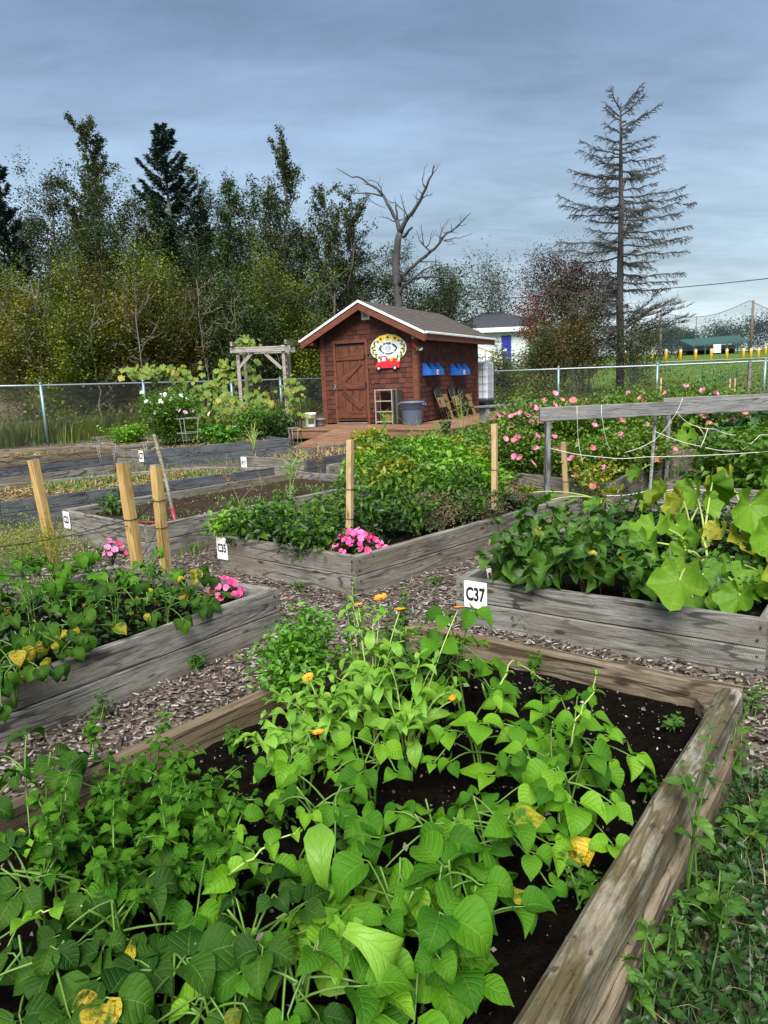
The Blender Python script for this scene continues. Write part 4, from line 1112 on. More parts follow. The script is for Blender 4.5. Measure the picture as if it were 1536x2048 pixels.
def bench():
    a = pl(962, 846, 'z', 0); root = thing('bench', 'grey weathered timber bench on the deck end', 'bench', sl(a.x, a.y, 0), TH)
    H = pl(962, 812, 'y', a.y).z; L = 1.5; ang = rad(62)
    d = Vector((math.cos(ang), math.sin(ang), 0)); n = Vector((-d.y, d.x, 0))
    Rm = Matrix(((d.x, n.x, 0), (d.y, n.y, 0), (0, 0, 1)))
    mb = MB(); mb.box(d * L / 2 + Vector((0, 0, H - .02)), (L + .12, .27, .04), Rm, ch=.005); mb.buildl('seat', M['grey_beam'], root)
    for t in (.1, L - .1):
        mb = MB(); mb.box(d * t + Vector((0, 0, (H - .04) / 2)), (.09, .22, H - .04), Rm, ch=.005); mb.buildl('leg', M['grey_beam'], root)
bench()
def tank():
    p = on(968, 806, .1); Y = p.y; a = atY(953, 724, 19.2); b = atY(985, 724, 19.2); zb = atY(968, 805, 19.2).z; H = a.z - zb; w = .62
    root = thing('water_tank', 'white plastic water tank in a steel cage behind the shed corner', 'tank', (b.x - w / 2 + .02, 19.4, zb), TH)
    g0 = zb - G(19.4)
    mb = MB(); mb.box((0, 0, .03), (w, w, .06)); 
    for x in (-w * .4, 0, w * .4): mb.box((x, 0, -.05 - max(0, g0 - .1) / 2), (.09, w, .10 + max(0, g0 - .1)))
    mb.buildl('pallet', M['pot'], root)
    mb = MB(); mb.box((0, 0, .06 + (H - .08) / 2), (w - .05, w - .05, H - .08), ch=.05); mb.buildl('body', M['ibc'], root)
    mb = MB(); mb.box((-.12, -w / 2 + .02, .16), (.20, .03, .16), ch=.01); mb.buildl('valve_plate', M['yellow'], root)
    for i in range(5):
        u = -w / 2 + w * i / 4
        for q in ((u, -w / 2), (u, w / 2), (-w / 2, u), (w / 2, u)):
            mb = MB(); mb.tube([(q[0], q[1], .05), (q[0], q[1], H)], .006, 6); mb.buildl('cage_bar', M['cage'], root)
    for z in np.linspace(.12, H, 6):
        mb = MB(); h = w / 2 + .004; mb.tube([(-h, -h, z), (h, -h, z), (h, h, z), (-h, h, z), (-h, -h, z)], .006, 6); mb.buildl('cage_hoop', M['cage'], root)
tank()
def ornament():
    c = pl(836, 697, 'y', -.06); root = thing('bird_ornament', 'small painted hummingbird ornament on the shed corner board', 'ornament', sl(c.x, -.05, c.z), TH)
    mb = MB(); mb.tube([(.10, 0, .07), (.07, -.02, .035), (.03, -.03, 0), (-.04, -.03, -.05), (-.10, -.01, -.10)], [.003, .018, .026, .018, .004], 8); mb.buildl('body', M['green_paint'], root, True)
    mb = MB(); mb.add([(.03, -.03, .01), (-.09, -.08, .13), (-.12, -.05, .09), (-.02, -.03, -.02)], [(0, 1, 2, 3), (3, 2, 1, 0)]); mb.buildl('wing', M['red_paint'], root)
    mb = MB(); mb.add([(.04, -.03, -.01), (.15, -.09, .02), (.12, -.06, -.04), (0, -.03, -.04)], [(0, 1, 2, 3), (3, 2, 1, 0)]); mb.buildl('wing', M['white'], root)
ornament()
# ------------------------------------------------------------------ beyond the fence: building, field, poles
def gpt(px, Y):
    """ground point straight below the pixel column at distance Y"""
    d = ray(px, 740); s = Y / d.y; return Vector((d.x * s, Y, G(Y)))
def far_building():
    Y = 52.0; a = atY(905, 720, Y); b = atY(1118, 720, Y); gz = G(Y); eave = atY(1010, 657, Y).z; rdg = atY(1000, 624, Y + 5).z
    root = thing('white_building', 'low white building with dark roof and blue door beyond the trees', 'building', (a.x, Y, gz)); w = b.x - a.x; h = eave - gz; dp = 10
    mb = MB(); mb.box((w / 2, dp / 2, h / 2 - .5), (w, dp, h + 1)); mb.buildl('wall', M['siding'], root)
    rz = rdg - gz; o = .5
    mb = MB(); mb.add([(-o, -o, h), (w + o, -o, h), (w + o, dp + o, h), (-o, dp + o, h), (3.0, dp / 2, rz), (w - 3.4, dp / 2, rz), (-o, -o, h - .25), (w + o, -o, h - .25), (w + o, dp + o, h - .25), (-o, dp + o, h - .25)], [(0, 1, 5, 4), (1, 2, 5), (2, 3, 4, 5), (3, 0, 4), (9, 8, 7, 6), (0, 6, 7, 1), (1, 7, 8, 2), (2, 8, 9, 3), (3, 9, 6, 0)])
    mb.buildl('roof', M['roof_dark'], root)
    mb = MB(); mb.box((w / 2, -o - .04, h - .10), (w + 1.1, .06, .32)); mb.buildl('eave_board', M['siding'], root)
    for i in range(int(h / .2)):
        mb = MB(); mb.box((w / 2, -.012, .1 + i * .2), (w - .05, .02, .17)); mb.buildl('siding_board', M['siding'], root)
    x0 = atY(1003, 690, Y).x - a.x; x1 = atY(1022, 690, Y).x - a.x; z1 = atY(1010, 671, Y).z - gz
    d = thing('door', None, None); d.parent = root; d.location = (x0, -.05, 0)
    mb = MB(); mb.box(((x1 - x0) / 2, 0, z1 / 2), (x1 - x0, .06, z1), ch=.01); mb.buildl('leaf_panel', M['blue_door'], d)
    mb = MB(); mb.box(((x1 - x0) * .3, -.04, z1 * .62), (.26, .02, .16)); mb.buildl('notice', M['white'], d)
    rl = MB()
    for i in range(4): rl.tube([(x0 - 2.0 + i * .6, -1.4, 0), (x0 - 2.0 + i * .6, -1.4, 1.9 - i * .25)], .04, 5)
    rl.tube([(x0 - 2.2, -1.4, 2.0), (x0 + .2, -1.4, 1.0)], .045, 5); rl.buildl('stair_rail', M['stake'], root)
far_building()

def bollards():
    pts = [(1250, 722), (1276, 721), (1303, 721), (1331, 720), (1360, 720), (1390, 720), (1421, 719), (1452, 719), (1485, 718), (1500, 718), (1515, 717), (1529, 711)]
    names = ['right beside the dead spruce trunk', 'below the thin light pole', 'in front of the dark conifers', 'in front of the left end of the picnic tables', 'at the right end of the picnic tables', 'before the middle of the dugout gap', 'left of the white notice board', 'right of the white notice board', 'below the right end of the dugout', 'just left of the tall netting pole', 'just right of the tall netting pole', 'farthest right, standing higher than the rest']
    m0 = None
    for (px, py), nm in zip(pts, names):
        p = gpt(px, 64 if px < 1520 else 72); p.z = atY(px, py, p.y).z - .05
        root = thing('bollard', f'yellow post {nm}', 'bollard', p, 0, 'yellow bollards along the field road')
        if m0 is None:
            mb = MB(); mb.lathe([(.125, -.4), (.125, .93), (.10, 1.0), (.03, 1.03)], 10); m0 = mb.mesh('post', M['yellow'], True)
            mb = MB(); mb.lathe([(.13, .0), (.13, .06)], 10, (0, 0, .80)); m1 = mb.mesh('band', M['white'], True)
        local('post', m0, root); local('band', m1, root)
bollards()
def road():
    V = []; F = []
    for i, (px, y0, y1) in enumerate(((1150, 60.5, 63), (1300, 60.5, 63), (1450, 60.5, 63), (1700, 60.5, 63))):
        for y in (y0, y1): d = ray(px, 740); V.append((d.x / d.y * y, y, G(y) + .05))
    for i in range(3): F.append((i * 2, i * 2 + 2, i * 2 + 3, i * 2 + 1))
    o = link('road', np_mesh('road', V, F, M['asphalt'])); o['kind'] = 'structure'
road()
def pole(label, px, py0, py1, Y, r=.13, arm=False, name='utility_pole', cat='pole'):
    p = gpt(px, Y); t = atY(px, py0, Y); root = thing(name, label, cat, p, 0)
    h = t.z - p.z; mb = MB(); mb.tube([(0, 0, -.5), (0, 0, h)], [r, r * .75], 9); mb.buildl('shaft', M['pole'], root, True)
    if arm:
        mb = MB(); mb.box((0, -.12, h - .1), (1.4, .1, .12)); mb.buildl('lamp_arm', M['pole'], root)
    return root, t
_, t1 = pole('tall brown pole holding up the right edge of the netting', 1499, 601, 716, 84, .17)
_, t2 = pole('brown netting pole between the dead spruce and the picnic tables', 1319, 624, 712, 84, .17)
pole('thin light pole with a short cross arm behind the bollards', 1271, 658, 716, 92, .14, True, 'light_pole', 'light pole')
_, t3 = pole('slim grey pole sagging from the middle of the netting', 1389, 632, 712, 90, .06)
def netting():
    root = thing('ball_netting', 'large blue grey ball field netting hung between poles', 'netting', (t2.x, 84, G(84)))
    a = t2; b = t1; c = atY(1640, 640, 84); V = []; F = []; n = 16
    tops = []
    for i in range(n + 1):
        t = i / n; p = a.lerp(b, t); p.z -= math.sin(math.pi * t) * 1.15; tops.append(p)
    for i in range(1, n // 2 + 1):
        t = i / (n // 2); p = b.lerp(c, t); p.z -= math.sin(math.pi * t) * .5; tops.append(p)
    for p in tops: V += [(p.x, p.y, p.z), (p.x, p.y + .01, G(84) + .6)]
    for i in range(len(tops) - 1): F.append((2 * i, 2 * i + 1, 2 * i + 3, 2 * i + 2))
    o = link('net_sheet', np_mesh('net_sheet', V, F, M['netting']), root)
    mb = MB(); mb.tube(tops, .035, 4); mb.build('head_rope', M['pole'], root)
netting()
def dugout():
    Y = 88; a = atY(1388, 690, Y); b = atY(1497, 690, Y); z0 = G(Y); ze = atY(1400, 690, Y).z - z0; zr = atY(1440, 674, Y).z - z0; w = b.x - a.x
    root = thing('dugout', 'low ball field dugout with a dark green metal roof', 'shelter', (a.x, Y, z0))
    mb = MB(); mb.add([(-.4, -.3, ze), (w + .2, -.3, ze + .25), (w + .2, 3.5, zr + .3), (-.4, 3.5, zr), (-.4, -.3, ze - .15), (w + .2, -.3, ze + .1), (w + .2, 3.5, zr + .15), (-.4, 3.5, zr - .15)], [(0, 1, 2, 3), (7, 6, 5, 4), (0, 4, 5, 1), (1, 5, 6, 2), (3, 2, 6, 7), (0, 3, 7, 4)]); mb.buildl('roof', M['dugout'], root)
    mb = MB(); mb.box((w / 2, 3.4, ze / 2), (w, .1, ze)); mb.buildl('wall', M['dark_inside'], root)
    for i in range(6):
        mb = MB(); mb.box((w * i / 5, -.1, ze / 2), (.14, .14, ze - .05)); mb.buildl('post', M['dugout'], root)
dugout()
def notice():
    Y = 68; a = atY(1427, 690, Y); b = atY(1442, 690, Y); z0 = G(Y); root = thing('notice_board', 'white three panel notice board among the bollards', 'sign', ((a.x + b.x) / 2, Y, z0)); w = b.x - a.x
    zt = atY(1434, 688, Y).z - z0; zb = atY(1434, 706, Y).z - z0
    for x in (-w / 2, w / 2):
        mb = MB(); mb.box((x, .05, zt / 2), (.07, .07, zt)); mb.buildl('leg', M['pole'], root)
    for i in range(3):
        mb = MB(); mb.box((0, 0, zb + (zt - zb) * (i + .5) / 3), (w, .04, (zt - zb) / 3 - .06)); mb.buildl('panel', M['white'], root)
notice()
def picnic(label, px0, px1, Y):
    a = atY(px0, 705, Y); b = atY(px1, 705, Y); w = b.x - a.x; root = thing('picnic_table', label, 'table', (a.x, Y, G(Y)), 0, 'dark picnic tables at the field edge')
    for i in range(4):
        mb = MB(); mb.box((w / 2, i * .2, .85), (w, .17, .06)); mb.buildl('top_board', M['timber_dark'], root)
    for y in (-.45, 1.05):
        mb = MB(); mb.box((w / 2, y, .48), (w, .25, .06)); mb.buildl('seat_board', M['timber_dark'], root)
    for x in (.3, w - .3):
        mb = MB(); mb.tube([(x, -.5, 0), (x, .1, .82)], .06, 4); mb.tube([(x, 1.1, 0), (x, .5, .82)], .06, 4); mb.tube([(x, -.5, .42), (x, 1.1, .42)], .05, 4); mb.buildl('leg_frame', M['timber_dark'], root)
picnic('dark picnic table nearer the dead spruce', 1312, 1338, 72); picnic('dark picnic table farther from the dead spruce', 1342, 1368, 75)
def cable():
    pts = []
    for i in range(25):
        t = i / 24; px = 1760 + (820 - 1760) * t; py = 530 + (603 - 530) * t + 14 * math.sin(math.pi * t)
        pts.append(atY(px, py, 42 + 14 * t))
    root = MB(); root.tube(pts, .028, 5); o = root.build('overhead_cable', M['cord_black']); tag(o, 'dark overhead cable sagging across the sky behind the trees', 'cable')
cable()

# ------------------------------------------------------------------ trees
def rand_dir(rng, up):
    a = rng.uniform(0, 2 * math.pi); return Vector((math.cos(a) * math.cos(up), math.sin(a) * math.cos(up), math.sin(up)))
def limb_pts(p, d, L, rng, n=5, up=.25, wob=.18):
    pts = [p.copy()]; d = d.copy()
    for i in range(n):
        d = (d + Vector((rng.gauss(0, wob), rng.gauss(0, wob), rng.gauss(0, wob) * .6 + up * .3))).normalized(); p = p + d * (L / n); pts.append(p.copy())
    return pts
def broadleaf(label, px, topy, Y, width, mat, n_leaf, leaf=.085, crown0=.15, shape='oval', limbs=26, stems=1, bark='bark', rad0=None, seed=0, name='tree', cat='tree', group='trees of the wood behind the fence', up=.5, aspect=.6, loose=.17, lean=0.0):
    rng = random.Random(seed * 131 + 7); nr = np.random.default_rng(seed * 17 + 3)
    tp_ = atY(px, topy, Y); b = Vector((tp_.x - lean * 6, Y, G(Y))); H = tp_.z - b.z; root = thing(name, label, cat, b, 0, group)
    tk = MB(); br = MB(); C = []; Wt = []
    for st in range(stems):
        off = Vector((rng.uniform(-.25, .25) * (stems > 1), rng.uniform(-.25, .25) * (stems > 1), 0)); h = H * (1 if st == 0 else rng.uniform(.65, .95))
        tp = Vector((lean * H + (rng.uniform(-.16, .16) * width if stems > 1 else 0), rng.uniform(-.1, .1) * width, h)); pts = []
        for i in range(9):
            t = i / 8; pts.append(off + tp * t + Vector((rng.gauss(0, .012) * H, rng.gauss(0, .012) * H, 0)) * (t > 0) * (t < 1) * 1.0)
        r0 = (rad0 or .011 * H + .015) / (1 if stems == 1 else 1.35)
        tk.tube([b + q for q in pts], [r0 * (1 - .93 * i / 8) + .004 for i in range(9)], 7)
        nl = limbs if st == 0 else limbs // 2
        for k in range(nl):
            t = crown0 + (1 - crown0) * ((k + rng.random()) / nl) * .97; i = min(7, int(t * 8)); p = pts[i].lerp(pts[i + 1], t * 8 - i)
            u = (t - crown0) / (1 - crown0)
            env = {'oval': math.sin(math.pi * (.18 + .78 * u)) ** .8, 'column': .55 + .45 * math.sin(math.pi * u) - .35 * u, 'cone': 1.05 - .95 * u, 'bush': math.sqrt(max(0, 1 - (u * 1.0) ** 2)) * .95 + .1}[shape]
            L = width * .5 * env * rng.uniform(.65, 1.15) + .15
            ang = {'oval': rad(rng.uniform(15, 55)), 'column': rad(rng.uniform(40, 72)), 'cone': rad(rng.uniform(15, 40)), 'bush': rad(rng.uniform(20, 75))}[shape]
            lp = limb_pts(p, rand_dir(rng, ang), L / max(.45, math.cos(ang)) if shape != 'column' else L * 1.9, rng, 5, .3)
            br.tube([b + q for q in lp], [max(.006, r0 * .38 * (1 - t * .6) * (1 - .8 * j / 5)) for j in range(6)], 4, caps=False)
            for j in range(2, 6):
                C.append(lp[j]); Wt.append(L * (.6 + .12 * j))
                sp = limb_pts(lp[j - 1], rand_dir(rng, rad(rng.uniform(0, 55))), L * .38, rng, 2, .2); br.tube([b + q for q in sp], [.008, .006, .004], 3, caps=False)
                C.append(sp[-1]); Wt.append(L * .5); C.append(sp[1]); Wt.append(L * .4)
        C.append(pts[-1]); Wt.append(width * .12); C.append(pts[-2]); Wt.append(width * .2)
    tk.build('trunk', M[bark], root, True); br.build('branchwork', M[bark], root)
    n_leaf = int(n_leaf * (2.3 if name == 'shrub' else 1.9)) if leaf < .12 else n_leaf; leaf = leaf * .95
    C = np.array([tuple(c) for c in C]); Wt = np.array(Wt); idx = nr.choice(len(C), n_leaf, p=Wt / Wt.sum())
    P = C[idx] + nr.normal(size=(n_leaf, 3)) * (loose * np.minimum(1, .35 + Wt[idx] * .5))[:, None]
    P += np.array(b); P[:, 2] = np.maximum(P[:, 2], b.z + .05)
    leaf_cloud('crown', P, leaf, M[mat], root, aspect, up, rng=nr)
    return root
def spruce(label, px, topy, Y, width, seed, n=15000, crown0=.12, lowlean=0.0, group='dark spruces of the wood'):
    rng = random.Random(seed); nr = np.random.default_rng(seed); tp_ = atY(px, topy, Y); b = Vector((tp_.x, Y, G(Y))); H = tp_.z - b.z
    root = thing('spruce_tree', label, 'tree', b, 0, group); mb = MB()
    mb.tube([b + Vector((0, 0, -.1)), b + Vector((.03, 0, H * .5)), b + Vector((0, 0, H))], [.017 * H, .010 * H, .01], 8); mb.build('trunk', M['bark'], root, True)
    br = MB(); P = []; D = []; S = []; nb = int(H * 10)
    for k in range(nb):
        t = crown0 + (1 - crown0) * (k + rng.random()) / nb; L = width * .5 * (1 - t) ** .8 * rng.uniform(.55, 1.2) + .12; z = H * t
        a = rng.uniform(0, 2 * math.pi); o = Vector((math.cos(a), math.sin(a), 0)); e0 = rad(12 + 40 * t)
        pts = []
        for j in range(6):
            s = j / 5; pts.append(o * L * s + Vector((0, 0, z + L * (s * math.sin(e0) - .55 * s * s * (1 - t) + .28 * s ** 3))))
        br.tube([b + q for q in pts], [.02, .016, .013, .01, .007, .004], 3, caps=False)
        m = int(n / nb * (.35 + L / (width * .35)))
        for _ in range(m):
            s = rng.random() ** .7; j = min(4, int(s * 5)); q = pts[j].lerp(pts[j + 1], s * 5 - j); side = Vector((-o.y, o.x, 0)) * rng.gauss(0, .16 * L * (1.15 - s) + .03)
            q = q + side + o * abs(side.length) * .5 + Vector((0, 0, -abs(rng.gauss(0, .06)))); P.append(tuple(b + q)); D.append(tuple(o + side.normalized() * .5 + Vector((0, 0, .25))) if side.length else tuple(o)); S.append(.19)
    br.build('branchwork', M['bark'], root); leaf_cloud('crown', np.array(P), np.array(S), M['t_spruce'], root, .32, .4, rng=nr, D=np.array(D))
    return root

spruce('dark spruce cut off by the left edge of the picture', -8, 330, 24, 3.4, 1, 12000)
spruce('tall dark spruce rising above the wood, its bare trunk showing', 322, 250, 27, 5.4, 2, 22000, .30)
spruce('dark spruce behind the arched shrubs, lower half of the wood', 400, 420, 30, 3.2, 4, 12000, .05)
broadleaf('slender poplar topping the wood left of the tall spruce', 160, 254, 27, 2.0, 't_poplar', 5200, .10, .45, 'column', 26, seed=1, up=.2, loose=.10)
broadleaf('thin grey leaved tree near the left edge of the wood', 88, 345, 25, 3.0, 't_dark', 8000, .085, .22, 'oval', 34, 2, 'bark_pale', seed=2)
broadleaf('twiggy tree right below the slender poplar', 205, 392, 24.5, 3.4, 't_mid', 9000, .085, .22, 'oval', 34, 2, 'bark_pale', seed=3)
broadleaf('fine leaved birch just left of the tall spruce trunk', 262, 405, 26, 2.6, 't_dark', 7000, .085, .2, 'oval', 30, 2, 'bark_pale', seed=4)
broadleaf('birch peeping over the right shoulder of the tall spruce', 395, 338, 29, 2.4, 't_dark', 6000, .09, .2, 'oval', 28, 1, seed=5)
broadleaf('feathery green tree in the middle of the wood', 452, 352, 26, 2.6, 't_green', 10500, .08, .15, 'cone', 40, 1, seed=6)
broadleaf('loose birch between the feathery tree and the pointed poplar', 503, 382, 28, 2.6, 't_mid', 6500, .085, .2, 'oval', 30, 2, seed=7)
broadleaf('pointed poplar with an open leafy spire', 560, 290, 25, 2.1, 't_poplar', 7200, .09, .14, 'column', 44, 1, seed=8, up=.2, loose=.11)
broadleaf('young poplar with two wispy tops behind the shed gable', 650, 380, 25, 1.6, 't_poplar', 4800, .09, .15, 'column', 34, 2, seed=9, up=.2, loose=.10)
broadleaf('young poplar leaning right, nearest the dead tree', 706, 398, 26, 1.8, 't_poplar', 4800, .09, .15, 'column', 34, 2, seed=10, up=.2, loose=.10, lean=.06)
broadleaf('dense green bush tree directly behind the shed gable', 600, 470, 27, 3.0, 't_green', 9500, .085, .08, 'oval', 34, 2, seed=11)
broadleaf('small rounded tree between shed roof and young poplars', 690, 520, 27, 2.8, 't_dark', 8000, .085, .08, 'oval', 30, 2, seed=12)
broadleaf('dark small tree behind the dead tree trunk', 775, 515, 30, 3.6, 't_dark', 7500, .09, .08, 'oval', 30, 2, seed=13)
broadleaf('low spreading tree above the middle of the shed roof', 860, 560, 32, 3.2, 't_dark', 6000, .10, .1, 'oval', 28, 2, seed=14)
broadleaf('thin windblown tree above the white building', 985, 556, 58, 7.0, 't_dark', 5200, .17, .3, 'oval', 36, 3, seed=15, loose=.3, lean=.04)
broadleaf('bushy tree behind the shed roof, left of the white building', 900, 580, 36, 3.2, 't_dark', 5200, .11, .1, 'oval', 28, 2, seed=16)
broadleaf('deep green tree filling the gap behind the tall spruce', 330, 470, 31, 4.2, 't_dark', 9500, .09, .05, 'oval', 34, 2, seed=17)
broadleaf('shaded tree at the far left behind the shrubs', 40, 440, 29, 3.6, 't_dark', 8500, .09, .05, 'oval', 34, 2, seed=18)
broadleaf('shaded tree behind the twiggy tree on the left', 150, 445, 30, 4.0, 't_dark', 9000, .09, .05, 'oval', 34, 2, seed=19)
broadleaf('shaded tree behind the pointed poplar', 520, 470, 31, 4.4, 't_dark', 9500, .09, .05, 'oval', 34, 2, seed=20)
# shrub belt under the trees
SHR = [(20, 575, 20.6, 2.6, 't_olive', 'olive shrub at the left end of the belt behind the fence'), (105, 560, 21.2, 2.6, 't_olive', 'olive shrub with grey stems above the first fence post'), (60, 650, 19.2, 2.4, 't_gold', 'golden shrub low behind the first fence panel'), (165, 600, 20.5, 2.4, 't_rust', 'rusty orange shrub among the olive ones'), (225, 640, 19.8, 2.2, 't_gold', 'amber shrub behind the second fence panel'), (190, 520, 23.2, 2.6, 't_mid', 'grey green thicket shrub below the slender poplar'), (285, 560, 21.6, 2.8, 't_olive', 'tall yellow green shrub below the tall spruce'), (350, 600, 21.4, 2.8, 't_olive', 'round yellow green shrub behind the cosmos'), (300, 655, 20.3, 2.2, 't_rust', 'bronze tinged shrub behind the second fence post'), (425, 590, 22.4, 2.8, 't_mid', 'arching grey green shrub left of the arbor'), (490, 560, 23.4, 2.6, 't_olive', 'olive shrub right behind the arbor'), (560, 590, 22.2, 2.4, 't_olive', 'bright olive shrub between arbor and shed'), (615, 640, 22.4, 2.0, 't_olive', 'light shrub touching the shed wall'), (440, 670, 21.4, 2.2, 't_mid', 'thin leaved shrub behind the grape vine'), (520, 655, 21.6, 2.4, 't_mid', 'shady shrub seen through the arbor'), (380, 540, 24.5, 2.6, 't_dark', 'dark shrub under the spruce boughs'), (125, 690, 18.6, 2.0, 't_olive', 'low weedy shrub against the first fence panel'), (585, 690, 21.9, 1.8, 't_olive', 'low shrub in the gap left of the shed')]
for i, (px, ty, Y, w, mt, lab) in enumerate(SHR):
    broadleaf(lab, px, ty, Y, w, mt, 6800, .075, .03, 'bush', 22, 3, 'bark_pale' if i % 3 else 'bark', rad0=.03, seed=40 + i, name='shrub', cat='shrub', group='shrubs between fence and wood', loose=.2)
# bare stems standing out of the thicket
for i, (px, ty, Y, lab) in enumerate(((178, 640, 18.4, 'bare pale sapling behind the second fence panel'), (60, 560, 18.8, 'bare forked sapling behind the first fence panel'), (262, 560, 19.0, 'tall bare sapling in front of the yellow green shrub'), (470, 600, 21.0, 'crooked bare sapling above the arbor'), (395, 560, 20.5, 'leaning bare sapling left of the arbor'))):
    broadleaf(lab, px, ty, Y, 1.4, 't_olive', 160, .07, .2, 'oval', 14, 1, 'bark_pale', rad0=.025, seed=70 + i, name='bare_sapling', group='bare saplings in the thicket')
# right side behind the fence
broadleaf('maple turning red between the white building and the dead spruce', 1120, 520, 30, 3.6, 't_purple', 8200, .085, .12, 'oval', 36, 3, seed=30, group=None, loose=.22)
broadleaf('small scarlet maple in front of the white building', 1075, 600, 28, 1.6, 't_red', 1700, .085, .2, 'oval', 20, 2, seed=31, group=None, loose=.15)
broadleaf('dusky shrub left of the dead spruce trunk', 1175, 545, 26.5, 3.0, 't_purple', 7500, .08, .08, 'oval', 30, 3, seed=32, group=None)
broadleaf('green shrub below the blue door', 1080, 716, 24, 1.4, 't_dark', 2600, .075, .03, 'bush', 20, 3, rad0=.03, seed=33, name='shrub', cat='shrub', group='shrubs by the white building')
broadleaf('brownish shrub at the foot of the dead spruce', 1150, 670, 22.6, 2.6, 't_rust', 4200, .07, .03, 'bush', 26, 3, rad0=.03, seed=34, name='shrub', cat='shrub', group='shrubs by the white building')
broadleaf('olive shrub just right of the water tank', 1003, 760, 22.4, 1.5, 't_olive', 4200, .07, .03, 'bush', 20, 3, rad0=.03, seed=35, name='shrub', cat='shrub', group='shrubs by the white building')
broadleaf('thin shrub right of the dead spruce', 1265, 690, 21.6, 1.6, 't_mid', 1500, .07, .03, 'bush', 22, 3, rad0=.02, seed=36, name='shrub', cat='shrub', group='shrubs by the white building')
broadleaf('dusky shrub between red maple and water tank', 1062, 738, 25.0, 1.2, 't_olive', 2200, .075, .03, 'bush', 20, 3, rad0=.03, seed=37, name='shrub', cat='shrub', group='shrubs by the white building')
for i, (px, ty, Y, w, mt, lab) in enumerate(((1295, 672, 104, 4.5, 't_dark', 'dark far conifer clump behind the picnic tables, left part'), (1322, 670, 106, 4.5, 't_dark', 'dark far tree directly behind the picnic tables'), (1345, 672, 105, 4.0, 't_dark', 'dark far tree at the right end of the picnic tables'), (1360, 668, 110, 4.0, 't_green', 'fresh green far tree left of the dugout'), (1377, 674, 108, 3.0, 't_mid', 'small green far tree touching the dugout'), (1432, 664, 116, 6.0, 't_dark', 'far tree top above the dugout roof'), (1472, 668, 116, 5.0, 't_dark', 'far tree above the right end of the dugout'), (1519, 652, 96, 5.4, 't_dark', 'round dark far tree at the right edge of the picture'))):
    broadleaf(lab, px, ty, Y, w, mt, 2600, .30, .05, 'oval', 18, 1, seed=80 + i, group='far trees beyond the ball field', loose=.5)
spruce('small pointed conifer behind the thin light pole', 1261, 664, 100, 3.2, 9, 3000, .05, group=None)
def far_woods():
    nr = np.random.default_rng(5); P = []
    for x0, x1, Y, h, n in ((-60, -8, 40, 3.6, 16000), (-12, 4, 44, 3.4, 4000), (30, 120, 150, 4.0, 6000)):
        x = nr.uniform(x0, x1, n); y = Y + nr.normal(0, 1.6, n); top = h * (1 + .25 * np.sin(x * .9) + .15 * np.sin(x * 2.3 + 1)); z = np.array([G(v) for v in y]) + nr.uniform(0, 1, n) ** .8 * top
        P.append(np.stack([x, y, z], 1))
    leaf_cloud('far_woods', np.concatenate(P), .32, M['t_dark'], None, .6, .4, rng=nr, kind='stuff')
far_woods()

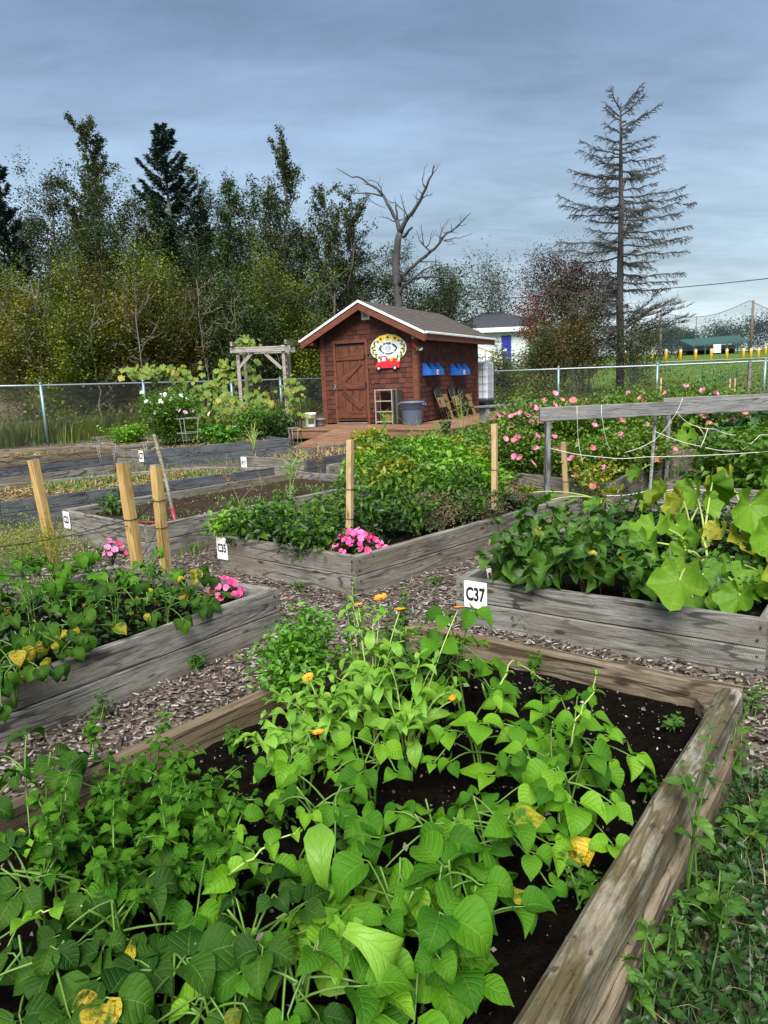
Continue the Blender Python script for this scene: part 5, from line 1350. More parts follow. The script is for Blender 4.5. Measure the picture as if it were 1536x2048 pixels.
# dead tree behind the shed: limbs traced with depth of their own
def dead_tree():
    Y0 = 23.5; sx, sy, ox, oy = 560 / 1536, 440 / 1207, 500, 280
    b = atY(ox + 815 * sx, 700, Y0); b.z = G(Y0); root = thing('dead_tree', 'dead leafless tree with forked silvery limbs behind the shed roof', 'tree', b); rng = random.Random(12)
    def W(p, dy): return atY(ox + p[0] * sx, oy + p[1] * sy, Y0 + dy)
    def path(pts, r0, r1, d0, d1, name='branch'):
        n = len(pts); P = []; Rr = []
        for i, p in enumerate(pts):
            t = i / (n - 1); P.append(W(p, d0 + (d1 - d0) * t)); Rr.append(r0 + (r1 - r0) * t)
        Q = [P[0]]; RQ = [Rr[0]]
        for i in range(1, n):
            m = (P[i - 1] + P[i]) / 2 + Vector((rng.gauss(0, .02), rng.gauss(0, .05), rng.gauss(0, .02))); Q += [m, P[i]]; RQ += [(Rr[i - 1] + Rr[i]) / 2, Rr[i]]
        mb = MB(); mb.tube(Q, RQ, 8)
        for i in range(2, len(Q) - 1, 1):   # short broken twigs
            if rng.random() < .65 and r0 > .012:
                d = Vector((rng.gauss(0, 1), rng.gauss(0, 1), rng.gauss(.5, .6))).normalized(); L = rng.uniform(.1, .42); mb.tube([Q[i], Q[i] + d * L * .5, Q[i] + d * L + Vector((0, 0, L * .2))], [RQ[i] * .35 + .003, RQ[i] * .25 + .003, .003], 5)
        mb.build(name, M['bark_dead'], root, True)
    base = [(815, 1150), (815, 890), (800, 700), (808, 590), (822, 510)]
    path(base, .15, .10, 0, 0, 'trunk')
    path([(822, 515), (850, 450), (890, 400), (935, 330), (965, 265), (1000, 190), (1010, 135)], .085, .014, 0, -1.2)
    path([(822, 515), (806, 440), (775, 385), (735, 310), (690, 260), (620, 215), (560, 205), (475, 155)], .075, .010, 0, .9)
    path([(735, 310), (640, 290), (560, 290), (515, 268)], .03, .006, .4, 1.0); path([(735, 310), (718, 262), (700, 235), (640, 220)], .022, .006, .4, 0)
    path([(640, 305), (690, 350), (745, 375)], .016, .006, .6, .5); path([(806, 450), (760, 430), (705, 420)], .02, .006, .1, -.3)
    path([(838, 535), (862, 510), (890, 480)], .055, .035, 0, -.4); path([(965, 265), (945, 215), (955, 170), (974, 130)], .02, .005, -.7, -.4)
    path([(935, 325), (968, 305), (1000, 290)], .02, .006, -.5, -.9); path([(850, 445), (845, 390), (800, 345), (762, 335)], .025, .006, -.2, .3)
    path([(866, 425), (838, 350), (822, 292)], .02, .006, -.3, -.6); path([(900, 390), (915, 330), (925, 265)], .018, .005, -.4, -.2)
    path([(805, 440), (806, 400), (805, 358)], .04, .02, .1, .1)
    path([(815, 800), (835, 740), (870, 710), (930, 660), (990, 612), (1040, 565), (1080, 510), (1140, 470), (1180, 430), (1210, 400)], .075, .008, 0, -1.6)
    path([(990, 612), (955, 580), (925, 540), (910, 490)], .025, .006, -.8, -.3); path([(950, 578), (945, 520), (940, 460)], .018, .005, -.7, -1.0); path([(965, 590), (990, 545), (1002, 492)], .02, .005, -.8, -1.1)
    path([(1048, 558), (1050, 500), (1062, 470), (1090, 430)], .022, .005, -1.1, -.7); path([(1085, 505), (1120, 505), (1152, 512)], .014, .004, -1.2, -1.5); path([(1062, 552), (1105, 552), (1140, 572)], .016, .004, -1.1, -1.5); path([(1062, 550), (1130, 535), (1170, 530), (1212, 515)], .018, .004, -1.1, -1.9)
    path([(1120, 490), (1160, 450), (1175, 405)], .014, .004, -1.3, -1.0); path([(935, 668), (1000, 668), (1057, 672)], .022, .006, -.5, -.9); path([(820, 860), (845, 790), (900, 755), (945, 718), (1020, 686), (1018, 632)], .045, .008, 0, -1.2)
    path([(860, 780), (940, 752), (1020, 750), (1100, 757), (1145, 756), (1220, 722), (1280, 735)], .045, .006, -.1, -2.0); path([(1145, 756), (1200, 735), (1228, 708)], .012, .004, -1.4, -1.6)
    path([(783, 692), (762, 660), (742, 630)], .04, .025, .1, .5); path([(783, 660), (775, 610), (762, 570)], .022, .006, .1, .4); path([(812, 690), (825, 660), (828, 645)], .018, .006, 0, -.2)
dead_tree()

def dead_spruce():
    Y0 = 22.6; k = 536 / 1536; W = lambda x, y, dy=0.0: atY(1000 + x * k, 150 + y * k, Y0 + dy); rng = random.Random(21)
    b = W(690, 1690); b.z = G(Y0); root = thing('dead_spruce', 'tall dead grey spruce with bare drooping branches', 'tree', b)
    tr = [b - Vector((0, 0, .1)), W(690, 1500), W(686, 1300), W(690, 1050), W(694, 800), W(692, 500), W(693, 300), W(691, 185)]
    mb = MB(); mb.tube(tr, [.135, .125, .115, .098, .08, .058, .036, .022], 10); mb.build('trunk', M['bark_spruce'], root, True)
    def trunk_at(y):
        return W(690, y)
    def branch(y0, tip, dy, r0, droop, dens=1.0, feather=False):
        p0 = trunk_at(y0); p1 = W(tip[0], tip[1], dy); L = (p1 - p0).length; n = 8; pts = []
        for i in range(n + 1):
            s = i / n; q = p0.lerp(p1, s) + Vector((0, 0, -droop * L * math.sin(math.pi * s))) + Vector((rng.gauss(0, .012), rng.gauss(0, .012), rng.gauss(0, .012))) * L * (0 < i < n); pts.append(q)
        mb = MB(); mb.tube(pts, [r0 * (1 - .88 * i / n) + .0025 for i in range(n + 1)], 5, caps=False)
        ax = (p1 - p0).normalized(); side = ax.cross(Vector((0, 0, 1))).normalized(); m = int(L * 36 * dens) + 6
        for j in range(m):
            s = rng.uniform(.12, 1.0); i = min(n - 1, int(s * n)); q = pts[i].lerp(pts[i + 1], s * n - i)
            l = rng.uniform(.18, .42) * (1.05 - .55 * s) * min(1.0, .35 + L * .5) * (1.25 if feather else 1)
            d = (ax * rng.uniform(.35, 1.1) + side * rng.choice((-1, 1)) * rng.uniform(.2, .9) + Vector((0, 0, rng.uniform(-.75, .25) if not feather else rng.uniform(.1, .6)))).normalized()
            e = q + d * l; md = q + d * l * .5 + Vector((0, 0, .03 * l)); mb.tube([q, md, e + Vector((0, 0, -.12 * l))], [.0085, .007, .005], 3, caps=False)
            for _ in range(2):
                if rng.random() < .8:
                    a = md.lerp(e, rng.random()); f = (d + Vector((rng.gauss(0, .5), rng.gauss(0, .5), rng.gauss(-.25, .4)))).normalized(); mb.tube([a, a + f * l * rng.uniform(.25, .5)], [.006, .004], 3, caps=False)
        mb.build('branch', M['bark_spruce'], root)
    left = [(205, 630, 72), (240, 600, 152), (260, 605, 185), (330, 595, 275), (380, 545, 345), (455, 468, 385), (470, 460, 430), (520, 525, 470), (580, 398, 540), (600, 430, 560), (650, 430, 622), (700, 510, 670), (760, 333, 690), (770, 355, 752), (790, 400, 800), (850, 500, 830), (910, 510, 880), (960, 325, 955), (1000, 345, 1010), (1040, 430, 1075), (1130, 440, 1140), (1230, 240, 1215), (1290, 350, 1300), (1350, 420, 1400), (1440, 500, 1420), (1500, 450, 1500)]
    right = [(195, 820, 45), (215, 825, 70), (240, 830, 110), (300, 912, 175), (330, 850, 215), (400, 890, 350), (450, 880, 400), (500, 925, 475), (560, 920, 510), (600, 935, 540), (660, 890, 620), (700, 1055, 640), (730, 1060, 690), (775, 1112, 730), (830, 1040, 790), (890, 1090, 865), (930, 1075, 935), (980, 1065, 925), (1030, 1070, 1010), (1080, 900, 1060), (1140, 1060, 1130), (1190, 1010, 1180), (1230, 960, 1230)]
    for y, tx, ty in left: branch(y, (tx, ty), rng.uniform(-.5, .5), .02 + .012 * (y / 1600), rng.uniform(.02, .07))
    for y, tx, ty in right: branch(y, (tx, ty), rng.uniform(-.5, .5), .02 + .012 * (y / 1600), rng.uniform(.0, .05))
    for y, tx, ty in ((1420, 1040, 1310), (1460, 1070, 1330), (1480, 1000, 1290), (1500, 1095, 1390), (1530, 1060, 1420), (1540, 980, 1360), (1560, 1020, 1470), (1470, 930, 1240), (1520, 900, 1330)): branch(y, (tx, ty), rng.uniform(-.8, .8), .018, -.05, .8, True)
    for i in range(46):   # towards and away from the viewer
        y = 260 + 1300 * (i + rng.random()) / 46; L = (60 + 330 * min(1, (y - 150) / 700)) * rng.uniform(.5, .95); a = rng.choice((-1, 1)) * rng.uniform(.15, .6)
        branch(y, (690 + L * a, y - L * rng.uniform(-.15, .3)), rng.choice((-1, 1)) * L * k / FPX * Y0 * rng.uniform(.7, 1), .022, .04, .9)
dead_spruce()
# ------------------------------------------------------------------ leaves
def interp(prof, v):
    for (a, wa), (b, wb) in zip(prof, prof[1:]):
        if v <= b:
            t = (v - a) / (b - a + 1e-9); t = t * t * (3 - 2 * t) * .5 + t * .5; return wa + (wb - wa) * t
    return prof[-1][1]
def leaf_geo(name, mat, prof, rows=8, cols=4, droop=.5, fold=.18, cord=0.0, teeth=0, tdepth=0.0, ruffle=.02, cup=.0, seed=0, lobes=None, twist=0.0):
    """unit-length leaf along +Y, face up +Z; prof = (v, half width)"""
    rng = random.Random(seed); V = []; F = []; UV = []
    ph = [rng.uniform(0, 6.28) for _ in range(4)]
    y, z, ang = 0.0, 0.0, droop * .35
    for i in range(rows + 1):
        v = i / rows; w = interp(prof, v)
        if lobes: w *= 1 + lobes[1] * math.sin(v * lobes[0] * 2 * math.pi + .6)
        if teeth and 0 < i < rows: w *= 1 + (tdepth if i % 2 else -tdepth)
        if i: y += math.cos(ang) / rows; z += math.sin(ang) / rows; ang -= droop / rows * 1.7
        tw = twist * v
        for k in range(cols + 1):
            t = 2 * k / cols - 1; a = abs(t)
            yo = -cord * (a ** 1.4) * max(0, 1 - v / .35)
            if teeth and a > .9 and i % 2: yo += .5 / rows
            zz = a * w * fold * 2 - cup * w * a * a + ruffle * a * math.sin(v * 9 + ph[0] + (1.7 if t > 0 else 0)) + ruffle * .6 * math.sin(v * 5 + a * 3 + ph[1])
            x = t * w * (1 - .25 * fold * a)
            V.append((x * math.cos(tw) - zz * math.sin(tw), y + yo, z + zz * math.cos(tw) + x * math.sin(tw))); UV.append(((t + 1) / 2, v))
    c = cols + 1
    for i in range(rows):
        for k in range(cols): F.append((i * c + k, i * c + k + 1, (i + 1) * c + k + 1, (i + 1) * c + k))
    me = bpy.data.meshes.new(name); me.from_pydata(V, [], F); me.materials.append(mat)
    uv = me.uv_layers.new(name='UVMap'); li = np.empty(len(me.loops), dtype=np.int32); me.loops.foreach_get('vertex_index', li)
    uv.data.foreach_set('uv', np.array(UV, dtype=np.float32)[li].ravel())
    me.polygons.foreach_set('use_smooth', [True] * len(me.polygons)); me.update(); return me
def round_leaf(name, mat, lobes=5, depth=.18, sinus=.5, cup=.25, ruffle=.05, n=22, rings=3, seed=0, droop=.35):
    """squash, grape or nasturtium leaf: stalk at the origin, blade around (0, .42), pointing +Y"""
    rng = random.Random(seed); V = [(0, .0, 0)]; UV = [(.5, 0)]; F = []; ph = rng.uniform(0, 6)
    for r in range(1, rings + 1):
        for k in range(n + 1):
            t = -math.pi + sinus * .5 + (2 * math.pi - sinus) * k / n; s = r / rings
            R0 = .5 * (1 + depth * math.cos(t * lobes) * (s ** 1.5)) * (1 + .05 * rng.uniform(-1, 1) * (s > .9)) * (.82 + .18 * math.cos(t))
            x, y = R0 * s * math.sin(t), R0 * s * math.cos(t) * 1.05 + .12 * s
            zz = cup * (s * s) * .3 + ruffle * s * s * math.sin(t * lobes * 1.5 + ph) - droop * max(0, y) ** 2 - droop * .5 * x * x
            V.append((x, y, zz)); UV.append((.5 + t / (2 * math.pi) * .999, s))
    m = n + 1
    for k in range(n): F.append((0, 1 + k, 2 + k))
    for r in range(rings - 1):
        for k in range(n): a = 1 + r * m + k; F.append((a, a + m, a + m + 1, a + 1))
    me = bpy.data.meshes.new(name); me.from_pydata(V, [], [f[::-1] for f in F]); me.materials.append(mat)
    uv = me.uv_layers.new(name='UVMap'); li = np.empty(len(me.loops), dtype=np.int32); me.loops.foreach_get('vertex_index', li)
    # radial ribs: fold the angle so that each lobe carries one midrib
    U = np.array(UV, dtype=np.float32); U[:, 0] = np.abs(((U[:, 0] * lobes) % 1.0)); uv.data.foreach_set('uv', U[li].ravel())
    me.polygons.foreach_set('use_smooth', [True] * len(me.polygons)); me.update(); return me

P_BEAN = [(0, .10), (.06, .30), (.2, .42), (.38, .43), (.6, .31), (.8, .15), (.93, .045), (1, .004)]
P_BEAN2 = [(0, .12), (.08, .33), (.25, .44), (.45, .42), (.68, .27), (.86, .11), (1, .004)]
P_OVAL = [(0, .03), (.12, .2), (.35, .34), (.6, .3), (.85, .13), (1, .004)]
P_LANCE = [(0, .02), (.12, .11), (.35, .21), (.6, .19), (.85, .07), (1, .003)]
P_SPAT = [(0, .05), (.25, .07), (.5, .13), (.75, .19), (.9, .15), (.97, .07), (1, .01)]
P_EGG = [(0, .04), (.08, .2), (.25, .33), (.45, .34), (.65, .26), (.85, .12), (1, .004)]
P_STRAP = [(0, .05), (.2, .055), (.5, .06), (.8, .045), (1, .004)]
def variants(fn, k, **kw): return [fn(seed=s * 7 + 1, **kw) for s in range(k)]
def mk(name, mat, prof, k=4, **kw):
    out = []
    for s in range(k):
        q = dict(kw); q['droop'] = kw.get('droop', .5) * (.5 + .35 * s); q['fold'] = kw.get('fold', .18) * (.5 + .3 * ((s * 2) % 5)); q['seed'] = s * 13 + 5; q['twist'] = (-.25, .2, 0, .35, -.3)[s % 5]
        out.append(leaf_geo(name, mat, prof, **q))
    return out
LF = {
    'bean': mk('leaf', M['bean'], P_BEAN, 5, rows=9, cols=4, droop=.75, fold=.16, cord=.06, ruffle=.028),
    'bean_spotted': mk('leaf', M['bean_spotted'], P_BEAN, 5, rows=8, cols=4, droop=.95, fold=.2, cord=.06, ruffle=.045),
    'bean_light': mk('leaf', M['bean_light'], P_BEAN2, 4, rows=9, cols=4, droop=.6, fold=.2, cord=.05, ruffle=.028),
    'bean_dark': mk('leaf', M['bean_dark'], P_BEAN, 5, rows=8, cols=4, droop=.8, fold=.16, cord=.06, ruffle=.035),
    'mint': mk('leaf', M['mint'], P_OVAL, 4, rows=12, cols=2, droop=.7, fold=.2, teeth=1, tdepth=.09, ruffle=.03),
    'calendula': mk('leaf', M['calendula'], P_SPAT, 5, rows=8, cols=2, droop=.9, fold=.22, ruffle=.02),
    'pepper': mk('leaf', M['pepper'], P_LANCE, 5, rows=6, cols=2, droop=1.0, fold=.28, ruffle=.02),
    'egg': mk('leaf', M['eggplant'], P_EGG, 5, rows=8, cols=4, droop=.8, fold=.16, lobes=(2.2, .12), ruffle=.035),
    'weed': mk('leaf', M['weed'], P_OVAL, 3, rows=10, cols=2, droop=.6, fold=.18, teeth=1, tdepth=.07),
    'lance_weed': mk('leaf', M['weed'], P_LANCE, 3, rows=12, cols=2, droop=.8, fold=.18, teeth=1, tdepth=.08),
    'kale': mk('leaf', M['kale'], P_OVAL, 3, rows=8, cols=4, droop=.8, fold=.15, ruffle=.06),
    'chard': mk('leaf', M['chard'], P_OVAL, 3, rows=8, cols=4, droop=.6, fold=.2, ruffle=.07),
    'strap': mk('leaf', M['calendula'], P_STRAP, 3, rows=6, cols=2, droop=.9, fold=.3),
    'squash': [round_leaf('leaf', M['squash'], 5, .13, .55, .9, .075, seed=s, droop=.25 + .2 * s) for s in range(3)],
    'vine': [round_leaf('leaf', M['vine'], 5, .14, .6, .2, .05, n=15, rings=2, seed=s, droop=.5) for s in range(3)],
    'nast': [round_leaf('leaf', M['vine'], 7, .22, .4, .2, .06, n=21, rings=2, seed=s, droop=.6) for s in range(3)],
}
def leaf(parent, kind, pos, d, size, rng, up=None, name='leaf', wide=1.0):
    me = rng.choice(LF[kind]); u = up or Vector((rng.gauss(0, .35), rng.gauss(0, .35), 1))
    return place(me, name, parent, Vector(pos), rotm(d, u), (size * wide, size, size))
def bez(a, b, c, n=6):
    return [a * (1 - t) ** 2 + b * 2 * t * (1 - t) + c * t * t for t in (i / n for i in range(n + 1))]
def dirv(az, el): return Vector((math.cos(az) * math.cos(el), math.sin(az) * math.cos(el), math.sin(el)))

def bean_plant(label, base, height, spread, n, size, kind='bean', stem='stem', seed=0, group='bean plants of the nearest bed', droop=(-.9, -.15), pods=0, light=0.0, name='bean_plant', lean=None, cat='bean plant'):
    rng = random.Random(seed + 1000); base = Vector(base); root = thing(name, label, cat, base, 0, group); st = MB()
    mains = []
    for k in range(3):
        a = rng.uniform(0, 6.28); top = base + Vector((math.cos(a) * spread * .35, math.sin(a) * spread * .35, height * rng.uniform(.75, .95))) + (lean or Vector())
        mains.append(bez(base + Vector((rng.gauss(0, .01), rng.gauss(0, .01), -.03)), base + Vector((rng.gauss(0, .03), rng.gauss(0, .03), height * .5)), top)); st.tube(mains[-1], [.005 - .0025 * i / 6 for i in range(7)], 5)
    for k in range(n):
        az = k * 2.399 + rng.uniform(-.4, .4); rr = spread * math.sqrt((k + .5) / n); h = height * (1.02 - .62 * (rr / spread) ** 1.6) * rng.uniform(.72, 1.1)
        tip = base + Vector((rr * math.cos(az), rr * math.sin(az), h)) + (lean or Vector()) * (h / height); m = rng.choice(mains); s = m[rng.choice((3, 4, 5))]
        st.tube(bez(s, (s + tip) / 2 + Vector((0, 0, .02)), tip, 4), [.0032, .003, .0027, .0025, .0022], 4, caps=False)
        kd = 'bean_light' if rng.random() < light else kind; sz = size * .84 * rng.uniform(.55, 1.3); el = rng.uniform(*droop); a0 = az + rng.uniform(-.7, .7)
        nu = Vector((math.cos(az) * .3, math.sin(az) * .3 - .4, 1)) + Vector((rng.gauss(0, .25), rng.gauss(0, .25), 0))
        st.tube([tip, tip + dirv(a0, el * .6) * sz * .28], [.002, .0015], 4, caps=False)
        leaf(root, kd, tip + dirv(a0, el * .6) * sz * .26, dirv(a0, el), sz, rng, nu)
        for sd in (-1, 1): leaf(root, kd, tip + dirv(a0 + sd * 1.2, el * .3) * .012, dirv(a0 + sd * rng.uniform(1.15, 1.6), el * rng.uniform(.6, 1.2)), sz * rng.uniform(.8, .95), rng, nu)
    st.build('stem', M[stem], root, True)
    for k in range(pods):
        a = rng.uniform(0, 6.28); p = base + Vector((math.cos(a) * spread * .5, math.sin(a) * spread * .5, height * rng.uniform(.3, .8))); mb = MB(); mb.tube(bez(p, p + Vector((.01, .01, -.04)), p + Vector((math.cos(a) * .03, .03, -.09)), 4), [.002, .0045, .005, .004, .001], 6); mb.build('pod', M['stem_pale'], root, True)
    return root
def runner(root, pts, kind, size, rng, r=.0032, mat='stem_pale'):
    P = [Vector(p) for p in pts]; Q = []
    for a, b in zip(P, P[1:]):
        for i in range(4): Q.append(a.lerp(b, i / 4) + Vector((rng.gauss(0, .004), rng.gauss(0, .004), 0)))
    Q.append(P[-1]); mb = MB(); mb.tube(Q, [r * (1 - .6 * i / len(Q)) for i in range(len(Q))], 5); mb.build('runner', M[mat], root, True)
    for i in range(2, len(Q), 3):
        for sd in (-1, 1):
            d = (Q[i] - Q[i - 1]).normalized(); s = Vector((-d.y, d.x, 0)) * sd; leaf(root, kind, Q[i], (s + d * .4 + Vector((0, 0, rng.uniform(-.4, .3)))).normalized(), size * rng.uniform(.6, 1.1) * (1 - .5 * i / len(Q)), rng)
def stalk_plant(label, base, height, n_stem, spread, kind, size, pairs, seed=0, name='balm_plant', cat='herb', group=None, stem='stem', opp=True, el=(-.5, .3), top_small=.45, flop=.35, wide=1.0):
    """upright stems carrying opposite pairs of leaves"""
    rng = random.Random(seed + 2000); base = Vector(base); root = thing(name, label, cat, base, 0, group); st = MB()
    for k in range(n_stem):
        a = k * 2.399 + rng.uniform(-.5, .5); rr = spread * math.sqrt((k + .4) / n_stem); h = height * rng.uniform(.65, 1.08)
        b0 = base + Vector((rng.gauss(0, .02), rng.gauss(0, .02), -.02)); tip = base + Vector((rr * math.cos(a), rr * math.sin(a), h * (1 - .25 * (rr / spread)))); c = bez(b0, base + Vector((rr * .25 * math.cos(a), rr * .25 * math.sin(a), h * .75)), tip + Vector((0, 0, -flop * .05)), 8)
        st.tube(c, [.0036 - .0022 * i / 8 for i in range(9)], 5)
        for j in range(pairs):
            t = .25 + .75 * (j + .6) / pairs; i = min(7, int(t * 8)); p = c[i].lerp(c[i + 1], t * 8 - i); az = j * 1.571 + a + rng.uniform(-.3, .3); s = size * (1 - (1 - top_small) * max(0, t - .45) / .55) * rng.uniform(.75, 1.2)
            for sd in ((0, math.pi) if opp else (j * .8,)):
                leaf(root, kind, p, dirv(az + sd, rng.uniform(*el)), s, rng, None, 'leaf', wide)
        for q in range(3): leaf(root, kind, tip, dirv(q * 2.1 + a, rng.uniform(.2, .9)), size * top_small * .7, rng)
    st.build('stem', M[stem], root, True); return root
def flower(parent, pos, up, r, petals, mat, cmat, rng, name='flower', rows=1, cup=.35, wide=.62, cr=.28):
    root = MB(); up = Vector(up).normalized(); R3 = rotm(Vector((up.y, up.z, -up.x)) if abs(up.z) < .95 else Vector((0, 1, 0)), up)
    for q in range(rows):
        for k in range(petals):
            a = 2 * math.pi * (k + q * .5) / petals + rng.uniform(-.1, .1); rr = r * (1 - .22 * q) * rng.uniform(.88, 1.08); w = rr * wide * (6.0 / max(6, petals)) ** .9
            d = Vector((math.cos(a), math.sin(a), 0)); s = Vector((-d.y, d.x, 0)); z = lambda t: cup * rr * t * t + q * r * .06
            vs = [d * rr * .12 + Vector((0, 0, q * r * .05)), d * rr * .55 + s * w * .45 + Vector((0, 0, z(.55) + .04 * rr)), d * rr * .95 + s * w * .4 + Vector((0, 0, z(1))), d * rr * 1.02 + Vector((0, 0, z(1) - .04 * rr)), d * rr * .95 - s * w * .4 + Vector((0, 0, z(1))), d * rr * .55 - s * w * .45 + Vector((0, 0, z(.55) + .04 * rr)), d * rr * .55 + Vector((0, 0, z(.55) - .02 * rr))]
            root.add([Vector(pos) + R3 @ v for v in vs], [(0, 1, 6), (0, 6, 5), (6, 1, 2, 3), (6, 3, 4, 5)])
    f = root.build(name, mat, parent, True)
    if cmat is not None:
        mb = MB(); mb.lathe([(r * cr, 0), (r * cr * .9, r * .12), (r * cr * .4, r * .18)], 8); mb.v = [tuple(Vector(pos) + R3 @ Vector(v)) for v in mb.v]
        mb.build('flower_centre', cmat, f, True)
    return f
# shared flower meshes for plants that carry many
def flower_mesh(petals, mat, seed, cup=.25, wide=.75, centre=None):
    rng = random.Random(seed); mb = MB(); r = 1.0
    for k in range(petals):
        a = 2 * math.pi * k / petals + rng.uniform(-.12, .12); rr = r * rng.uniform(.85, 1.1); w = rr * wide * 6 / max(6, petals) * (1.45 if petals < 6 else 1)
        d = Vector((math.cos(a), math.sin(a), 0)); s = Vector((-d.y, d.x, 0)); z = lambda t: cup * rr * t * t + rng.uniform(-.06, .06)
        vs = [d * .05, d * rr * .5 + s * w * .36 + Vector((0, 0, z(.5))), d * rr * .92 + s * w * .45 + Vector((0, 0, z(1))), d * rr + Vector((0, 0, z(1) - .05)), d * rr * .92 - s * w * .45 + Vector((0, 0, z(1))), d * rr * .5 - s * w * .36 + Vector((0, 0, z(.5)))]
        mb.add(vs, [(0, 1, 2, 3), (0, 3, 4, 5)])
    if centre is not None: mb.lathe([(.16, .05), (.13, .2), (.05, .26)], 7, mi=1)
    return mb.mesh('flower', [mat] + ([centre] if centre else []), True)
M['pink_soft'] = plain('soft_pink_petal', (.72, .13, .34), .55, .3, 30); M['pink_deep'] = plain('deep_pink_petal', (.55, .02, .13), .55, .3, 30)
FM = {'pink': [flower_mesh(5, M[('pink', 'pink_soft', 'pink', 'pink_deep', 'pink_soft')[s]], s, (.12, .3, .55, .2, .1)[s]) for s in range(5)], 'mallow': [flower_mesh(5, M['pink_pale'], s, .45, centre=M['pink']) for s in range(3)], 'dusty': [flower_mesh(5, M['pink_dusty'], s, .7) for s in range(2)], 'white': [flower_mesh(8, M['white_petal'], s, .1, centre=M['centre']) for s in range(2)], 'lilac': [flower_mesh(8, M['lilac'], s, .1, centre=M['centre']) for s in range(2)]}
def put_flower(root, kind, pos, up, r, rng):
    up = Vector(up).normalized(); a = rng.uniform(0, 6.28); y = Vector((math.cos(a), math.sin(a), 0)); y = (y - up * up.dot(y)).normalized()
    return place(rng.choice(FM[kind]), 'flower', root, Vector(pos), rotm(y, up), r)

# ------------------------------------------------------------------ nearest bed
ZS = .19
def crown_xy(px, py, z): return at(px, py, z)
def base_of(px, py, h, k=.75):
    p = at(px, py, ZS + h * k); return Vector((p.x, p.y, ZS))
BEANS = [
    # px, py of the crown, height, spread, trifoliates, leaf, light, label
    (1150, 1440, .34, .18, 15, .088, .75, 'bright green bean plant with a climbing shoot, nearest the mossy corner'),
    (1080, 1500, .32, .18, 13, .090, .5, 'bright bean plant left of the one with the climbing shoot'),
    (1150, 1560, .30, .15, 11, .090, .3, 'bean plant whose lowest leaves nearly touch the mossy plank'),
    (880, 1640, .30, .19, 13, .088, .3, 'bean plant in the middle of the near bed, above the big pointed leaves'),
    (990, 1640, .30, .17, 12, .095, .2, 'bean plant between the middle one and the mossy plank'),
    (930, 1770, .30, .15, 10, .108, .0, 'bean plant with broad dark leaves hanging down before the bare soil'),
    (790, 1770, .30, .17, 11, .115, .1, 'bean plant with large pointed leaves right of the pale spatula leaves'),
    (850, 1870, .26, .13, 8, .12, .1, 'lowest bean plant, its long leaves pointing at the bare soil'),
    (640, 1600, .28, .18, 11, .085, .3, 'bean plant left of the middle with leaves lying on the soil'),
    (600, 1490, .26, .16, 9, .080, .5, 'small bean plant under the fallen calendula head'),
    (740, 1500, .28, .17, 10, .080, .5, 'bean plant with thin pale stems before the calendulas'),
    (960, 1440, .36, .17, 13, .088, .25, 'bean plant with round dark leaves right of the calendulas'),
    (925, 1285, .50, .17, 14, .095, .45, 'tall leafy bean plant hiding the number sign C37'),
    (80, 1520, .34, .20, 12, .095, .1, 'dark bean plant at the left edge beside the wood chip path'),
    (70, 1740, .34, .22, 13, .092, .2, 'bean plant at the left edge below the balm'),
    (440, 1700, .30, .18, 11, .090, .4, 'bean plant with a yellow green shoot reaching toward the middle'),
    (250, 1810, .30, .22, 12, .105, .0, 'shaded bean plant with round leaves, lower left'),
    (520, 1850, .30, .20, 12, .115, .15, 'bean plant with a very round dark leaf left of the pale spatula leaves'),
    (600, 1930, .28, .16, 10, .105, .35, 'bean plant at the bottom edge below the pale spatula leaves'),
    (330, 1950, .28, .20, 10, .125, .0, 'bean plant with one great dark leaf near the bottom edge'),
    (60, 1930, .28, .20, 10, .11, .0, 'spotted bean plant in the bottom left corner'),
    (450, 2010, .24, .18, 9, .10, .1, 'bean plant half cut off by the bottom edge'),
    (180, 2030, .24, .2, 9, .11, .0, 'bean plant cut off in the shade of the bottom left edge'),
]
near_roots = []
for i, (px, py, h, sp, n, s, li, lab) in enumerate(BEANS):
    near_roots.append(bean_plant(lab, base_of(px, py, h * .88), h * .88, sp * .96, n, s * (.84 if i > 13 else 1), 'bean_dark' if (i > 12 and li < .3) else 'bean', seed=i, light=li, pods=2 if i % 4 == 0 else 0, droop=(-.75, .12)))  # lower-left plants get the darker leaf colour, shade painted in
rr_ = random.Random(44)
runner(near_roots[0], [at(1140, 1500, .42), at(1150, 1440, .52), at(1185, 1385, .58), at(1192, 1340, .64)], 'bean_light', .05, rr_)
runner(near_roots[15], [at(450, 1760, .42), at(470, 1740, .5), at(540, 1690, .54), at(600, 1655, .56)], 'bean_light', .07, rr_)
runner(near_roots[14], [at(20, 1850, .4), at(60, 1830, .5), at(110, 1815, .52)], 'bean_light', .06, rr_)
runner(near_roots[12], [at(1000, 1370, .45), at(1020, 1320, .5), at(1060, 1340, .46), at(1090, 1360, .42)], 'bean_light', .035, rr_)

